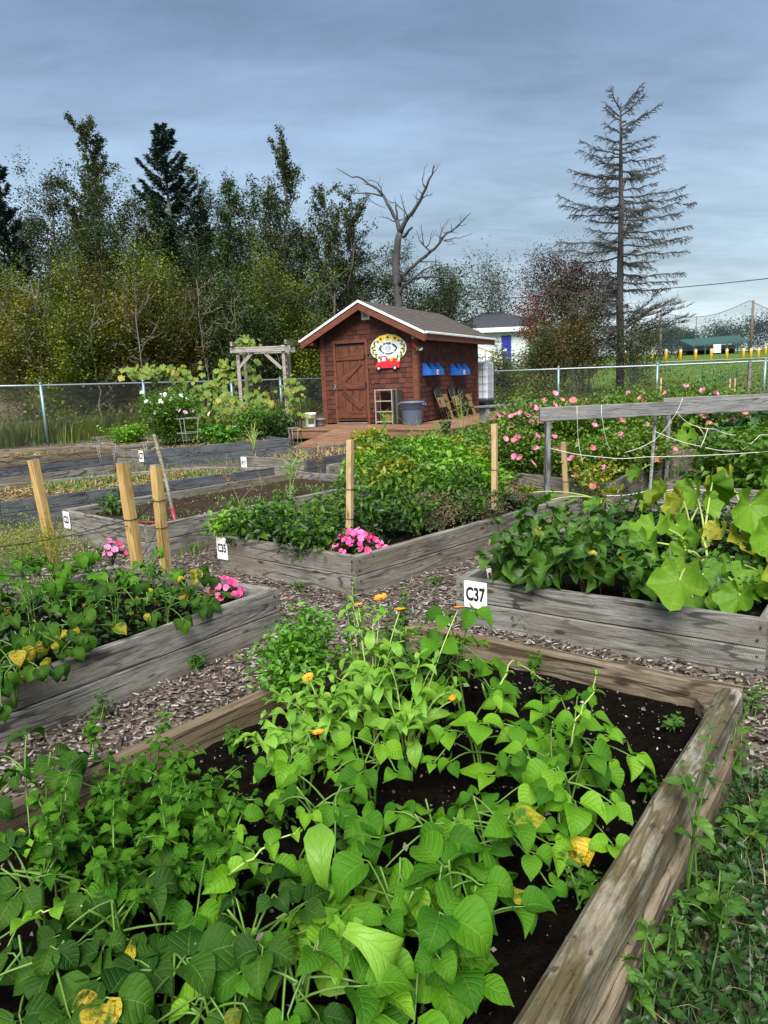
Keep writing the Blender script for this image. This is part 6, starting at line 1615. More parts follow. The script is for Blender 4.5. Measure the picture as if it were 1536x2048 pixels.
BALM = [(300, 1530, 'mint green balm plant nearest the wood chip path'), (390, 1560, 'balm plant reaching over bare soil on its right side'), (210, 1570, 'balm plant in the middle of the balm patch'), (110, 1630, 'balm plant at the left end of the patch, over dark bean leaves'), (330, 1640, 'balm plant with large crinkled leaves at the lower edge of the patch'), (220, 1690, 'shaded balm plant below the patch'), (420, 1640, 'small balm plant at the right tip of the patch')]
for i, (px, py, lab) in enumerate(BALM):
    stalk_plant(lab, base_of(px, py, .36), .38, 7, .20, 'mint', .062, 7, seed=i, group='balm patch in the nearest bed', el=(-.5, .35))
CAL = [(735, 1285, .56, 'calendula with the topmost open orange flower'), (815, 1370, .44, 'calendula with a pale bent shoot and narrow leaves'), (650, 1385, .38, 'calendula leaning left with an orange bud'), (590, 1440, .26, 'low calendula sprawling over the soil')]
for i, (px, py, h, lab) in enumerate(CAL):
    stalk_plant(lab, base_of(px, py, h), h, 8, .20, 'calendula', .13, 7, seed=20 + i, name='calendula', cat='calendula', group='calendulas of the nearest bed', stem='stem_pale', opp=False, el=(-.1, .9), top_small=.55)
spat = stalk_plant('pale green calendula rosette with long spatula leaves', base_of(660, 1830, .24), .16, 5, .10, 'calendula', .165, 4, seed=31, name='calendula', cat='calendula', group='calendulas of the nearest bed', stem='stem_pale', opp=False, el=(.0, 1.1), top_small=.8, wide=1.25)
rr_ = random.Random(9)
leaf(spat, 'calendula', at(650, 1790, .30), Vector((-.05, .1, 1)), .20, rr_, Vector((0, -1, .2)), wide=1.1)
leaf(spat, 'calendula', at(690, 1860, .42), Vector((.75, -.35, -.25)), .19, rr_, Vector((0, -.6, 1)), wide=1.6)
cal_roots = [o for o in COL.objects if o.name.startswith('calendula')]
for k, (px, py, z, r, ci) in enumerate(((762, 1198, .70, .027, 0), (717, 1211, .68, .018, 0), (800, 1221, .67, .022, 0), (917, 1217, .70, .021, 1), (617, 1356, .52, .021, 2), (636, 1467, .40, .018, 3), (907, 1400, .52, .012, 1))):
    p = at(px, py, z); rt = cal_roots[ci]; mb = MB(); b = rt.location + Vector((0, 0, .1)); mb.tube(bez(b, (b + p) / 2 + Vector((0, 0, .06)), p, 6), .0022, 5); mb.build('flower_stalk', M['stem_pale'], rt, True)
    flower(rt, p, (rr_.gauss(0, .2), -.35, .9), r, 16, M['orange'], M['centre'], rr_, rows=2, cup=1.0 if r < .018 else .35, cr=.3)
# parsley tufts by the hidden corner of the bed
def tuft(label, base, h, sp, n, mat, leafsz, seed, name='parsley_plant', cat='parsley', stems=14, group=None, up=.3, aspect=.6, stem='stem', flat=.35):
    nr = np.random.default_rng(seed + 77); rng = random.Random(seed); base = Vector(base); root = thing(name, label, cat, base, 0, group); st = MB(); C = []
    for k in range(stems):
        a = k * 2.399 + rng.uniform(-.3, .3); rr = sp * math.sqrt((k + .5) / stems); tip = base + Vector((rr * math.cos(a), rr * math.sin(a), h * rng.uniform(.7, 1.05) * (1 - .35 * (rr / sp) ** 2))); c = bez(base + Vector((0, 0, -.02)), base + Vector((rr * .3 * math.cos(a), rr * .3 * math.sin(a), h * .6)), tip, 5); st.tube(c, [.0028, .0026, .0024, .002, .0018, .0014], 4, caps=False); C += [tip, tip, c[4], c[3]]
    st.build('stem', M[stem], root, True); C = np.array([tuple(c) for c in C]); P = C[nr.integers(0, len(C), n)] + nr.normal(size=(n, 3)) * np.array([flat, flat, flat * .6]) * sp
    P[:, 2] = np.maximum(P[:, 2], base.z + .004)
    leaf_cloud('foliage', P, leafsz, M[mat], root, aspect, up, rng=nr); return root
tuft('curly parsley plant at the left of the calendulas', base_of(600, 1270, .36), .36, .13, 1100, 'parsley', .034, 1, group='parsley at the hidden bed corner')
tuft('parsley plant hanging over the low plank', base_of(572, 1330, .26), .24, .10, 600, 'parsley', .032, 2, group='parsley at the hidden bed corner')
stalk_plant('tall weedy herb with a spike of tiny leaves before bed C35', base_of(700, 1230, .55), .62, 4, .06, 'weed', .035, 11, seed=50, name='spiky_weed', cat='weed', group='weeds of the nearest bed', stem='stem_pale', el=(.1, .8))
stalk_plant('leafy weed with clustered top left of sign C37', base_of(800, 1200, .55), .58, 4, .07, 'weed', .05, 8, seed=51, name='spiky_weed', cat='weed', group='weeds of the nearest bed', el=(-.2, .6))
stalk_plant('thin weed between the clustered weed and sign C37', base_of(850, 1250, .50), .5, 4, .07, 'lance_weed', .05, 8, seed=52, name='spiky_weed', cat='weed', group='weeds of the nearest bed', el=(.1, .8))
stalk_plant('dense dark leafy herb behind the calendulas', base_of(760, 1290, .40), .42, 9, .2, 'weed', .06, 7, seed=53, name='leafy_herb', cat='herb', group='weeds of the nearest bed')
stalk_plant('leafy herb between calendulas and tall bean plant', base_of(860, 1300, .38), .42, 8, .17, 'weed', .06, 7, seed=54, name='leafy_herb', cat='herb', group='weeds of the nearest bed')
SEED = [(1070, 1325, .14, 'seedling with toothed leaves near the far plank'), (1088, 1372, .12, 'seedling just below the toothed one'), (1350, 1440, .08, 'rosette seedling beside the mossy corner'), (1300, 1560, .10, 'pale seedling between bean leaves and mossy plank'), (1150, 1745, .14, 'dark seedling near the hanging yellow leaf'), (468, 1600, .14, 'seedling with three upright leaves on bare soil'), (470, 1465, .16, 'seedling with one heart shaped leaf above bare soil'), (560, 1625, .08, 'tiny seedling left of the sprawling bean'), (500, 1400, .10, 'seedling with a knobbly flower spike by the low plank'), (1180, 1770, .10, 'seedling lowest on the bare soil by the mossy plank'), (700, 1680, .10, 'feathery seedling between two bean plants'), (1020, 1380, .08, 'small seedling on dark soil right of the tall bean'), (185, 1450, .16, 'sprig reaching over the path from the near bed'), (330, 1440, .14, 'sprig beside the low plank near the path')]
for i, (px, py, h, lab) in enumerate(SEED):
    stalk_plant(lab, base_of(px, py, h, .6), h, 3, .045, 'weed' if i % 3 else 'mint', .045, 3, seed=60 + i, name='seedling', cat='seedling', group='seedlings of the nearest bed', el=(-.1, .5), wide=1.1)
def yellow_leaf(label, px, py, z, size, seed):
    rng = random.Random(seed); p = at(px, py, z); m = mk('blade', M['leaf_yellow'], P_BEAN, 1, rows=7, cols=4, droop=.8, fold=.4)[0]
    o = link('withered_leaf', m, None, Matrix.Translation(p) @ rotm(Vector((.2, -.5, -.75)), Vector((.2, -.8, .5))).to_4x4() @ Matrix.Scale(size, 4)); tag(o, label, 'leaf')
M['leaf_yellow'] = leafmat('yellow_withered_leaf', (.50, .38, .02), (.55, .42, .03), vein=(.6, .5, .1), yellow=1.0, brown=.9, ycol=(.5, .36, .02))
yellow_leaf('yellow withered leaf with brown patches above the bare soil', 1140, 1672, .30, .085, 1)
yellow_leaf('clear yellow leaf beside the brown patched one', 1160, 1675, .29, .075, 2)
# crumbs of bark and perlite on the soil
def crumbs():
    nr = np.random.default_rng(3); a, b, c_, d = [np.array((p.x, p.y)) for p in NEAR]; n = 2000; u = nr.uniform(.03, .97, (n, 1)); v = nr.uniform(.03, .97, (n, 1)); P = a * (1 - u) * (1 - v) + b * u * (1 - v) + c_ * u * v + d * (1 - u) * v
    P = np.concatenate([P, np.full((n, 1), ZS + .012)], 1); P[:, 2] += nr.uniform(-.006, .012, n); leaf_cloud('soil_crumbs', P, nr.gamma(1.6, .0045, n) + .003, M['chip'], None, .7, .3, rng=nr, kind='stuff')
crumbs()
# ------------------------------------------------------------------ wood chips, weeds on the paths, grass
def inside(p, c, grow=0.0):
    m = sum(c, Vector((0, 0))) / 4; s = 0
    for i in range(4):
        a, b = c[i], c[(i + 1) % 4]; d = (b - a).normalized(); n = Vector((d.y, -d.x)); n = n if (a - m).dot(n) > 0 else -n
        if (p - a).dot(n) > grow: return False
    return True
def free(P, grow=0.0):
    """mask of points outside every bed"""
    ok = np.ones(len(P), bool)
    for c in BEDS:
        m = sum(c, Vector((0, 0))) / 4; ins = np.ones(len(P), bool)
        for i in range(4):
            a, b = c[i], c[(i + 1) % 4]; d = (b - a).normalized(); n = Vector((d.y, -d.x)); n = n if (a - m).dot(n) > 0 else -n
            ins &= ((P[:, 0] - a.x) * n.x + (P[:, 1] - a.y) * n.y) < grow
        ok &= ~ins
    return ok
def chips():
    nr = np.random.default_rng(8); Ps = []
    for (x0, x1, y0, y1, n) in ((-2.6, 1.2, 1.5, 4.6, 17000), (-3.2, 3.4, 4.2, 7.5, 15000), (.9, 2.6, 1.6, 3.4, 3500), (-5, 5, 7.2, 13, 9000)):
        P = np.stack([nr.uniform(x0, x1, n), nr.uniform(y0, y1, n)], 1); Ps.append(P[free(P, -.002)])
    P = np.concatenate(Ps); n = len(P); L = nr.gamma(2.6, .0072, n) + .006; W = L * nr.uniform(.18, .45, n); T = nr.uniform(.002, .006, n)
    a = nr.uniform(0, 2 * np.pi, n); tx, ty = nr.normal(0, .22, n), nr.normal(0, .22, n)
    ex = np.stack([np.cos(a), np.sin(a), tx], 1); ey = np.stack([-np.sin(a), np.cos(a), ty], 1); ez = np.cross(ex, ey)
    C = np.stack([P[:, 0], P[:, 1], np.array([G(y) for y in P[:, 1]]) + nr.uniform(.004, .02, n)], 1)
    V = []
    for sx, sy, sz, tp in ((-1, -1, 0, .6), (1, -1, 0, 1), (1, 1, 0, .7), (-1, 1, 0, 1), (-1, -1, 1, .55), (1, -1, 1, .9), (1, 1, 1, .65), (-1, 1, 1, .95)):
        V.append(C + ex * (sx * L * .5)[:, None] + ey * (sy * W * .5 * tp)[:, None] + ez * (sz * T)[:, None])
    V = np.stack(V, 1).reshape(-1, 3); b = np.arange(n)[:, None] * 8
    F = np.concatenate([b + np.array([f]) for f in ((4, 5, 6, 7), (0, 1, 5, 4), (1, 2, 6, 5), (2, 3, 7, 6), (3, 0, 4, 7))], 1).reshape(-1, 4)
    o = link('wood_chips', np_mesh('wood_chips', V, F, M['chip'])); o['kind'] = 'stuff'
chips()
def blades(name, P, h, mat, nr, w=.004, lean=.5, label=None):
    n = len(P); a = nr.uniform(0, 2 * np.pi, n); hh = h * nr.uniform(.5, 1.25, n); d = np.stack([np.cos(a), np.sin(a), np.zeros(n)], 1); s = np.stack([-np.sin(a), np.cos(a), np.zeros(n)], 1) * (w * nr.uniform(.6, 1.4, n))[:, None]
    ln = (lean * hh * nr.uniform(.2, 1.3, n))[:, None]; up = np.array([0, 0, 1.0])
    V = np.stack([P - s, P + s, P + d * ln * .35 + up * (hh * .6)[:, None] + s * .8, P + d * ln * .35 + up * (hh * .6)[:, None] - s * .8, P + d * ln + up * (hh * .92)[:, None]], 1).reshape(-1, 3); b = np.arange(n)[:, None] * 5
    F = np.concatenate([b + np.array([f]) for f in ((0, 1, 2), (0, 2, 3), (3, 2, 4))], 1).reshape(-1, 3)
    return link(name, np_mesh(name, V, F, mat))
def weedy_ground():
    """dark ground cover at the camera's right, outside the mossy plank"""
    nr = np.random.default_rng(14); a = NEAR[0]; d = (NEAR[3] - NEAR[0]).normalized(); o = Vector((d.y, -d.x)); o = o if o.x > 0 else -o
    def strip(n, s0, s1, w0, w1, pw=1.0):
        s = nr.uniform(s0, s1, n); w = w0 + (w1 - w0) * nr.uniform(0, 1, n) ** pw; return np.stack([a.x + d.x * s + o.x * w, a.y + d.y * s + o.y * w, np.zeros(n)], 1)
    P = strip(22000, .15, 3.0, .02, 1.7); P[:, 2] = nr.uniform(.01, .11, 22000) * np.minimum(1, .4 + nr.uniform(0, 1, 22000)); P = P[free(P)]
    leaf_cloud('ground_cover', P, nr.uniform(.018, .045, len(P)), M['grass_dark'], None, .55, .6, rng=nr, kind='stuff')
    P = strip(11000, .15, 2.9, .02, 1.7); P = P[free(P)]; g = blades('grass', P, .11, M['grass_dark'], nr, .0022, .9); g['kind'] = 'stuff'
    P = strip(420, .3, 2.8, .05, 1.3); P = P[free(P)]; P[:, 2] = nr.uniform(.02, .09, len(P)); D = nr.normal(size=(len(P), 3)); g = blades('dry_grass', P, .07, M['straw'], nr, .0012, 2.0); g['kind'] = 'stuff'
weedy_ground()
WD = [((1385, 1800), .62, 'tall toothed weed leaning over the mossy plank', 1.0), ((1440, 1880), .26, 'broad leaved weed near the right edge of the picture', .8), ((1330, 1960), .24, 'weed with cut leaves by the lower plank', .8), ((1500, 1700), .26, 'weed with toothed leaves at the right edge', .8), ((1470, 1560), .30, 'weed with a white flower bud beside the mossy plank', .7), ((1500, 1420), .22, 'low weed by the corner of the near bed', .6), ((1270, 2010), .26, 'weed half cut off by the bottom edge beside the plank', .9)]
for i, ((px, py), h, lab, k) in enumerate(WD):
    p = at(px, py, .03); stalk_plant(lab, (p.x, p.y, 0), h, 3 if i == 0 else 5, .07 if i == 0 else .12, 'lance_weed' if i % 2 == 0 else 'weed', .085 * k, 5, seed=200 + i, name='weed', cat='weed', group='weeds right of the mossy plank', opp=False, el=(-.3, .5), stem='stem')
PW = [(600, 1185, .10, 'tuft of green at the foot of bed C35'), (210, 1440, .16, 'seedling between the left bed and the near bed'), (395, 1345, .12, 'grassy tuft on the chips along the left bed'), (385, 1110, .14, 'leafy weed between beds C23 and C35'), (1290, 1300, .12, 'thin weed with yellow buds at the foot of bed C37'), (1040, 1265, .16, 'slender stalk at the foot of the sign C37 bed'), (870, 1170, .08, 'small weed on the chips below bed C35'), (330, 1300, .09, 'tiny weed on the chip path beside the left bed')]
for i, (px, py, h, lab) in enumerate(PW):
    p = at(px, py, 0.0); q = Vector((p.x, p.y))
    stalk_plant(lab, (p.x, p.y, 0), h, 5, .06, 'weed', .05, 3, seed=230 + i, name='path_weed', cat='weed', group='weeds on the chip paths', opp=False, el=(-.1, .7))
M['f_under'] = leafmat('weedy_undergrowth', (.035, .075, .012), (.11, .16, .025), veins=False, island=True, patch=(.9, (.14, .13, .03)))
def path_grass():
    nr = np.random.default_rng(19); P = np.stack([nr.uniform(-8, 6, 42000), nr.uniform(6.0, 19, 42000), np.zeros(42000)], 1); P = P[free(P)]
    e = np.ones(len(P), bool) & ((free(P, .16) == False) | (nr.uniform(0, 1, len(P)) < .16)); P = P[e]; P[:, 2] = [G(y) for y in P[:, 1]]
    g = blades('path_grass', P, .12, M['grass'], nr, .004, .6); g['kind'] = 'stuff'
    n = 125000; x = nr.uniform(-15, 14, n); y = nr.uniform(15, 26, n); fy = np.where(x < -1.5, 16.0 + (x + 9) * .62, 20.3 - .06 * x); m = (y > fy - .5) & (y < fy + np.where(x < -1.5, 8, 3.5)) & ~((x > -2.5) & (x < 4.2) & (y < 20.5)); P = np.stack([x, y, np.array([G(v) for v in y])], 1)[m]
    tall = .55 + .35 * np.sin(P[:, 0] * 1.7) + .15 * np.sin(P[:, 0] * 4.1); P[:, 2] += nr.uniform(0, 1, len(P)) * np.maximum(.1, tall)
    leaf_cloud('fence_undergrowth', P, .075, M['f_under'], None, .4, .2, rng=nr, kind='stuff')
    n = 16000; x = nr.uniform(-12, -2, n); fy = 16.0 + (x + 9) * .62; P = np.stack([x, fy + nr.normal(0, .25, n), np.zeros(n)], 1); P[:, 2] = [G(v) for v in P[:, 1]]; P = P[free(P)]
    g = blades('tall_grass', P, .55, M['t_olive'], nr, .006, .5); g['kind'] = 'stuff'
    n = 24000; x = nr.uniform(2, 60, n); y = nr.uniform(22, 62, n); P = np.stack([x, y, np.array([G(v) for v in y])], 1); g = blades('field_grass', P, .10, M['f_mid'], nr, .02, .6); g['kind'] = 'stuff'
path_grass()

# ------------------------------------------------------------------ left bed
LZ = .21
def lbase(px, py, h, k=.7, z=LZ):
    p = on(px, py, z + h * k); return Vector((p.x, p.y, G(p.y) + z))
LB = [(60, 1190, .34, 'bean_spotted', 'dark bean plant at the left edge of the left bed'), (60, 1280, .30, 'bean_spotted', 'bean plant with hanging yellow leaves at the left edge'), (150, 1240, .32, 'bean_spotted', 'bean plant with a yellow spotted leaf in the left bed'), (175, 1120, .36, 'bean', 'bean plant behind the spotted one, by the leaning stake'), (230, 1180, .32, 'bean_spotted', 'bean plant with withered pale leaves near the plank'), (300, 1130, .34, 'bean', 'bean plant around the foot of the two stakes'), (330, 1190, .30, 'bean_spotted', 'bean plant hanging over the plank of the left bed'), (385, 1170, .26, 'bean_spotted', 'bean plant next to the pink impatiens'), (40, 1120, .30, 'bean', 'bean plant below the yellow dill'), (110, 1170, .30, 'bean', 'bean plant between dill and spotted bean'), (20, 1330, .24, 'bean_spotted', 'lowest bean plant of the left bed, at the picture edge')]
for i, (px, py, h, kd, lab) in enumerate(LB):
    bean_plant(lab, lbase(px, py, h), h, .19, 11, .095, kd, seed=300 + i, group='bean plants of the left bed', droop=(-1.2, -.35), pods=1)
tuft('yellow flowering dill at the left edge', lbase(35, 1075, .42), .42, .30, 2600, 'f_dill', .02, 21, 'dill_plant', 'dill', 16, 'dill along the left edge', aspect=.3)
tuft('feathery dill behind the leaning stake', lbase(95, 1085, .34), .34, .22, 1500, 'f_dill', .018, 22, 'dill_plant', 'dill', 12, 'dill along the left edge', aspect=.3)
tuft('feathery dark dill under the first dill', lbase(20, 1120, .3), .3, .25, 1400, 'f_mid', .018, 23, 'dill_plant', 'dill', 12, 'dill along the left edge', aspect=.25)
def impatiens(label, base, r, n, h, seed, drape=None):
    rng = random.Random(seed); nr = np.random.default_rng(seed); base = Vector(base); root = thing('impatiens', label, 'impatiens', base, 0, 'pink impatiens')
    m = 60 + n * 3; a = nr.uniform(0, 6.28, m); q = np.sqrt(nr.uniform(0, 1, m)) * r; P = np.stack([base.x + q * np.cos(a), base.y + q * np.sin(a), base.z + h * (1 - (q / r) ** 2 * .75) * nr.uniform(.45, .98, m)], 1)
    leaf_cloud('foliage', P, .038, M['f_dark'], root, .5, .5, rng=nr)
    mb = MB()
    for k in range(6): t = k * 1.05; mb.tube([base - Vector((0, 0, .03)), base + Vector((math.cos(t) * r * .4, math.sin(t) * r * .4, h * .6))], .004, 4)
    mb.build('stem', M['stem_dark'], root)
    for k in range(n):
        t = k * 2.399 + rng.uniform(-.5, .5); qq = r * math.sqrt((k + .5) / n) * rng.uniform(.85, 1.12); nz = Vector((math.cos(t) * qq / r + rng.gauss(0, .45), math.sin(t) * qq / r - .35 + rng.gauss(0, .45), 1.0)); put_flower(root, 'pink', base + Vector((qq * math.cos(t), qq * math.sin(t), h * (1.05 - .75 * (qq / r) ** 2) + rng.uniform(-.022, .022))), nz, rng.uniform(.014, .027), rng)
    return root
_in = lambda c, k: c[0] + ((c[1] - c[0]).normalized() + (c[3] - c[0]).normalized()) * k
pk = _in(C35, .215); impatiens('mound of hot pink impatiens on the front corner of bed C35', (pk.x + .02, pk.y, .23), .20, 66, .17, 1)
pk = _in(LEFT, .21); impatiens('pink impatiens at the corner of the left bed', (pk.x, pk.y, .23), .125, 30, .13, 2)
pk = xy(225, 1122); impatiens('few pink impatiens behind the left bed beans', (pk.x, pk.y, .30), .11, 14, .14, 3)

# ------------------------------------------------------------------ stakes, cords
def stake(label, px0, py0, px1, py1, z1, w=.045, mat='stake', name='wooden_stake', group='pine stakes in the beds', dy=0.0, cap=False, cords=()):
    """top pixel, lower pixel at height z1 above ground; the top stands at the same distance"""
    b = on(px1, py1, z1); t = atY(px0, py0, b.y + dy); d = (t - b).normalized(); foot = b - d * (z1 / max(.3, d.z) + .05)
    L = (t - foot).length; root = thing(name, label, 'stake', (foot.x, foot.y, G(foot.y)), 0, group)
    me = plank_geo(L, w, w, 8, .0012, .003).mesh('shaft', M[mat]); Rm = rotx(d, Vector((-.5, -.85, .1))); o = link('shaft', me, root, Matrix.Translation(foot - Rm @ Vector((0, 0, w / 2))) @ Rm.to_4x4())
    if cap:
        mb = MB(); mb.box((0, 0, 0), (.004, w - .004, w - .004)); o = link('painted_end', mb.mesh('painted_end', M['galv_blue']), root, Matrix.Translation(t + d * .0025) @ Rm.to_4x4())
    for s in cords:
        q = foot + d * (L * s); mb = MB(); ring = [q + Rm @ Vector((0, a * w * .56, b_ * w * .56)) for a, b_ in ((-1, -1), (1, -1), (1, 1), (-1, 1), (-1, -1))]; mb.tube(ring, .003, 5); mb.build('cord_tie', M['cord_black'], root, True)
    return root, t, foot
st1, T1, F1 = stake('leaning pine stake beside sign C23', 66, 920, 103, 1095, .34, .060, cap=True, cords=(.45,))
st2, T2, F2 = stake('pine stake with worn split face between two others', 245, 926, 272, 1110, .34, .066, cap=True, cords=(.25, .62))
st3, T3, F3 = stake('pine stake with cord lashed round it, before bed C23', 311, 930, 326, 1080, .34, .066, cap=True, cords=(.5, .72))
stake('pale pine stake in the corner of bed C35 above the pink impatiens', 700, 880, 699, 1075, .30, .045, 'stake_pale', cords=(.45, .66))
stake('pale pine stake on the right side of bed C35', 989, 848, 989, 1010, .26, .050, 'stake_pale', cords=(.4, .6))
stake('short pale stake in the mallow bed behind the grey trellis post', 1127, 884, 1131, 960, .38, .05, 'stake_pale', cords=(.5,))
for k, (px, py, Y, lab) in enumerate(((1322, 756, 13, 'thin stake in front of the right fence, nearest the fence post'), (1470, 756, 13.5, 'thin stake before the right fence, near the grey one'), (1460, 758, 14, 'thin pale stake close to the right edge'))):
    t = atY(px, py, Y); root = thing('garden_stake', lab, 'stake', (t.x, t.y, G(Y)), 0, 'thin stakes before the right fence'); mb = MB(); mb.box((0, 0, (t.z - G(Y)) / 2), (.035, .035, t.z - G(Y)), ch=.004); mb.buildl('shaft', M['stake_pale'], root)
t = atY(1500, 722, 17.5); root = thing('garden_stake', 'dark weathered post just before the right fence', 'stake', (t.x, t.y, G(17.5)), 0, 'thin stakes before the right fence'); mb = MB(); mb.box((0, 0, (t.z - G(17.5)) / 2), (.06, .06, t.z - G(17.5)), ch=.004); mb.buildl('shaft', M['grey_beam'], root)
def cord(label, pts, mat='cord_black', r=.003, name='cord', sag=.0, group=None):
    P = []
    for a, b in zip(pts, pts[1:]):
        a, b = Vector(a), Vector(b)
        for i in range(8): P.append(a.lerp(b, i / 8) - Vector((0, 0, sag * math.sin(math.pi * i / 8))))
    P.append(Vector(pts[-1])); mb = MB(); mb.tube(P, r, 5); o = mb.build(name, M[mat], None, True); tag(o, label, 'cord', group); return o
def along(F, T, s): return F.lerp(T, s)
off = Vector((-.02, -.045, 0))
cord('black cord from the lashed stake down to the left edge', [along(F3, T3, .72) + off, along(F2, T2, .62) + off, at(-60, 1100, .62)], sag=.03)
cord('lower black cord between the stakes and the left edge', [along(F3, T3, .5) + off, along(F2, T2, .30) + off, at(-60, 1150, .5)], sag=.03)
cord('black cord tied from the leaning stake to the lashed stake', [along(F1, T1, .45) + off, along(F2, T2, .58) + off, along(F3, T3, .74) + off], sag=.02)

# ------------------------------------------------------------------ bed C35: peppers, lettuce, dry marigolds
def bush(label, base, h, sp, stems, kind, size, pairs, seed, name, cat, group, cloud=None, stem='stem', el=(-.9, .1), wide=1.0):
    root = stalk_plant(label, base, h, stems, sp, kind, size, pairs, seed, name, cat, group, stem, False, el, .7, .35, wide)
    if cloud:
        mat, n, s = cloud; nr = np.random.default_rng(seed); a = nr.uniform(0, 6.28, n); q = np.sqrt(nr.uniform(0, 1, n)) * sp * 1.05
        P = np.stack([base[0] + q * np.cos(a), base[1] + q * np.sin(a), base[2] + h * nr.uniform(.15, .95, n) * (1 - .35 * (q / sp) ** 2)], 1); leaf_cloud('foliage', P, s, M[mat], root, .45, .35, rng=nr)
    return root
PEP = [(505, 1030, .36, 'pepper plant nearest the lettuce in bed C35'), (560, 1010, .40, 'tall pepper plant left of the centre of bed C35'), (610, 1045, .34, 'pepper plant with leaves over the front plank'), (650, 1010, .40, 'pepper plant just left of the pale stake'), (735, 1000, .42, 'dark pepper plant just right of the pale stake'), (790, 960, .46, 'tall pepper plant behind the dark one'), (830, 1005, .40, 'pepper plant beside the dry marigolds'), (870, 955, .46, 'pepper plant at the middle of the far half'), (920, 945, .46, 'pepper plant left of the right hand stake'), (760, 925, .46, 'pepper plant at the back left of bed C35'), (950, 990, .38, 'pepper plant at the foot of the right hand stake'), (700, 960, .42, 'pepper plant at the far left corner of bed C35'), (640, 1060, .28, 'low pepper plant by the white plant label')]
for i, (px, py, h, lab) in enumerate(PEP):
    bush(lab, lbase(px, py, h, .7, .22), h, .23, 9, 'pepper', .125, 5, 400 + i, 'pepper_plant', 'pepper plant', 'pepper plants of bed C35', ('f_mid' if i % 2 else 'f_dark', 260, .06))
tuft('yellow green lettuce in the left corner of bed C35', lbase(472, 1052, .2), .24, .17, 620, 'f_bright', .06, 31, 'lettuce', 'lettuce', 10, aspect=.7)
for i, (px, py, lab) in enumerate(((880, 1030, 'dry brown marigold clump in bed C35, the nearest one'), (930, 1005, 'dry brown marigold clump behind the nearest one'), (850, 1000, 'dry brown marigold clump beside the peppers'), (970, 1015, 'dry brown marigold clump at the right plank'), (1045, 975, 'dry brown clump beyond the right hand stake'))):
    tuft(lab, lbase(px, py, .24), .26, .2, 900, 'f_dry', .022, 40 + i, 'dry_marigold', 'marigold', 16, 'dried marigolds of bed C35', stem='stem_dry', aspect=.35)
def plant_label(label, px, py, z, tilt, w=.022, h=.11):
    p = on(px, py, z); root = thing('plant_label', label, 'plant label', (p.x, p.y, p.z - h * .7), 0, 'white plant labels')
    mb = MB(); mb.box((0, 0, h / 2), (w, .002, h)); mb.buildl('tag', M['white_plastic'], root, False, (0, 0, 0), (rad(-12), rad(tilt), rad(10)))
    mb = MB(); mb.box((0, -.0025, h * .6), (w * .6, .001, h * .3)); mb.buildl('printed_stripe', M['red_tool'], root, False, (0, 0, 0), (rad(-12), rad(tilt), rad(10)))
plant_label('white plant label standing in bed C37 above its sign', 982, 1148, .30, -4, .03); plant_label('white plant label among the low peppers', 627, 1092, .30, 2); plant_label('white plant label leaning beside the impatiens', 657, 1098, .30, 25)
# far green mass in the bed before the shed
def lpt(c, u, v): return c[0] * (1 - u) * (1 - v) + c[1] * u * (1 - v) + c[2] * u * v + c[3] * (1 - u) * v
TL = ['nearest the pale stake', 'second along the front row', 'third along the front row', 'fourth along the front row', 'at the right end of the front row', 'at the left end of the middle row', 'second in the middle row', 'third in the middle row', 'fourth in the middle row', 'at the right end of the middle row', 'at the left end of the back row by the ramp', 'second in the back row', 'third in the back row', 'fourth in the back row below the black pot', 'at the right end of the back row by the deck']
PX22 = [(735, 915), (790, 925), (850, 925), (905, 930), (955, 930), (745, 895), (800, 900), (860, 900), (915, 905), (960, 905), (755, 880), (810, 880), (860, 880), (905, 882), (955, 885)]
for i, (px, py) in enumerate(PX22):
    h = R.uniform(.36, .5); b = lbase(px, py, h, .75, .2)
    bush('bright leafy vegetable plant ' + TL[i], b, h, .34, 9, 'pepper' if i % 3 else 'weed', .085, 4, 450 + i, 'leafy_vegetable', 'vegetable', 'leafy vegetables of the bed before the shed', (('f_bright', 'f_dill', 'f_mid', 'f_bright')[i % 4], 560, .095), 'stem_pale')
def stalks(label, px, py, top, n, seed, mat='stem_pale', tip='f_bright', Yh=.2, cat='weed', name='seeding_stalk', spread=.12):
    rng = random.Random(seed); nr = np.random.default_rng(seed); p = on(px, py, Yh); root = thing(name, label, cat, p, 0, 'tall seeding stalks'); t = atY(px, top, p.y); H = t.z - p.z; mb = MB(); P = []
    for k in range(n):
        q = Vector((rng.gauss(0, spread), rng.gauss(0, spread), H * rng.uniform(.7, 1.0))); c = bez(p, p + Vector((q.x * .3, q.y * .3, H * .5)), p + q, 6); mb.tube(c, [.0045, .004, .0035, .003, .0025, .002, .0015], 4, caps=False)
        for j in range(7):
            a = c[3 + j % 4]; e = a + Vector((rng.gauss(0, .06), rng.gauss(0, .06), rng.uniform(.03, .12))); mb.tube([a, e], .0015, 3, caps=False); P += [tuple(e), tuple(a.lerp(e, .6)), tuple(a)]
    mb.build('stem', M[mat], root); P = np.array(P); P = np.concatenate([P + nr.normal(0, .012, P.shape) for _ in range(4)]); leaf_cloud('seed_heads', P, .022, M[tip], root, .5, .3, rng=nr)
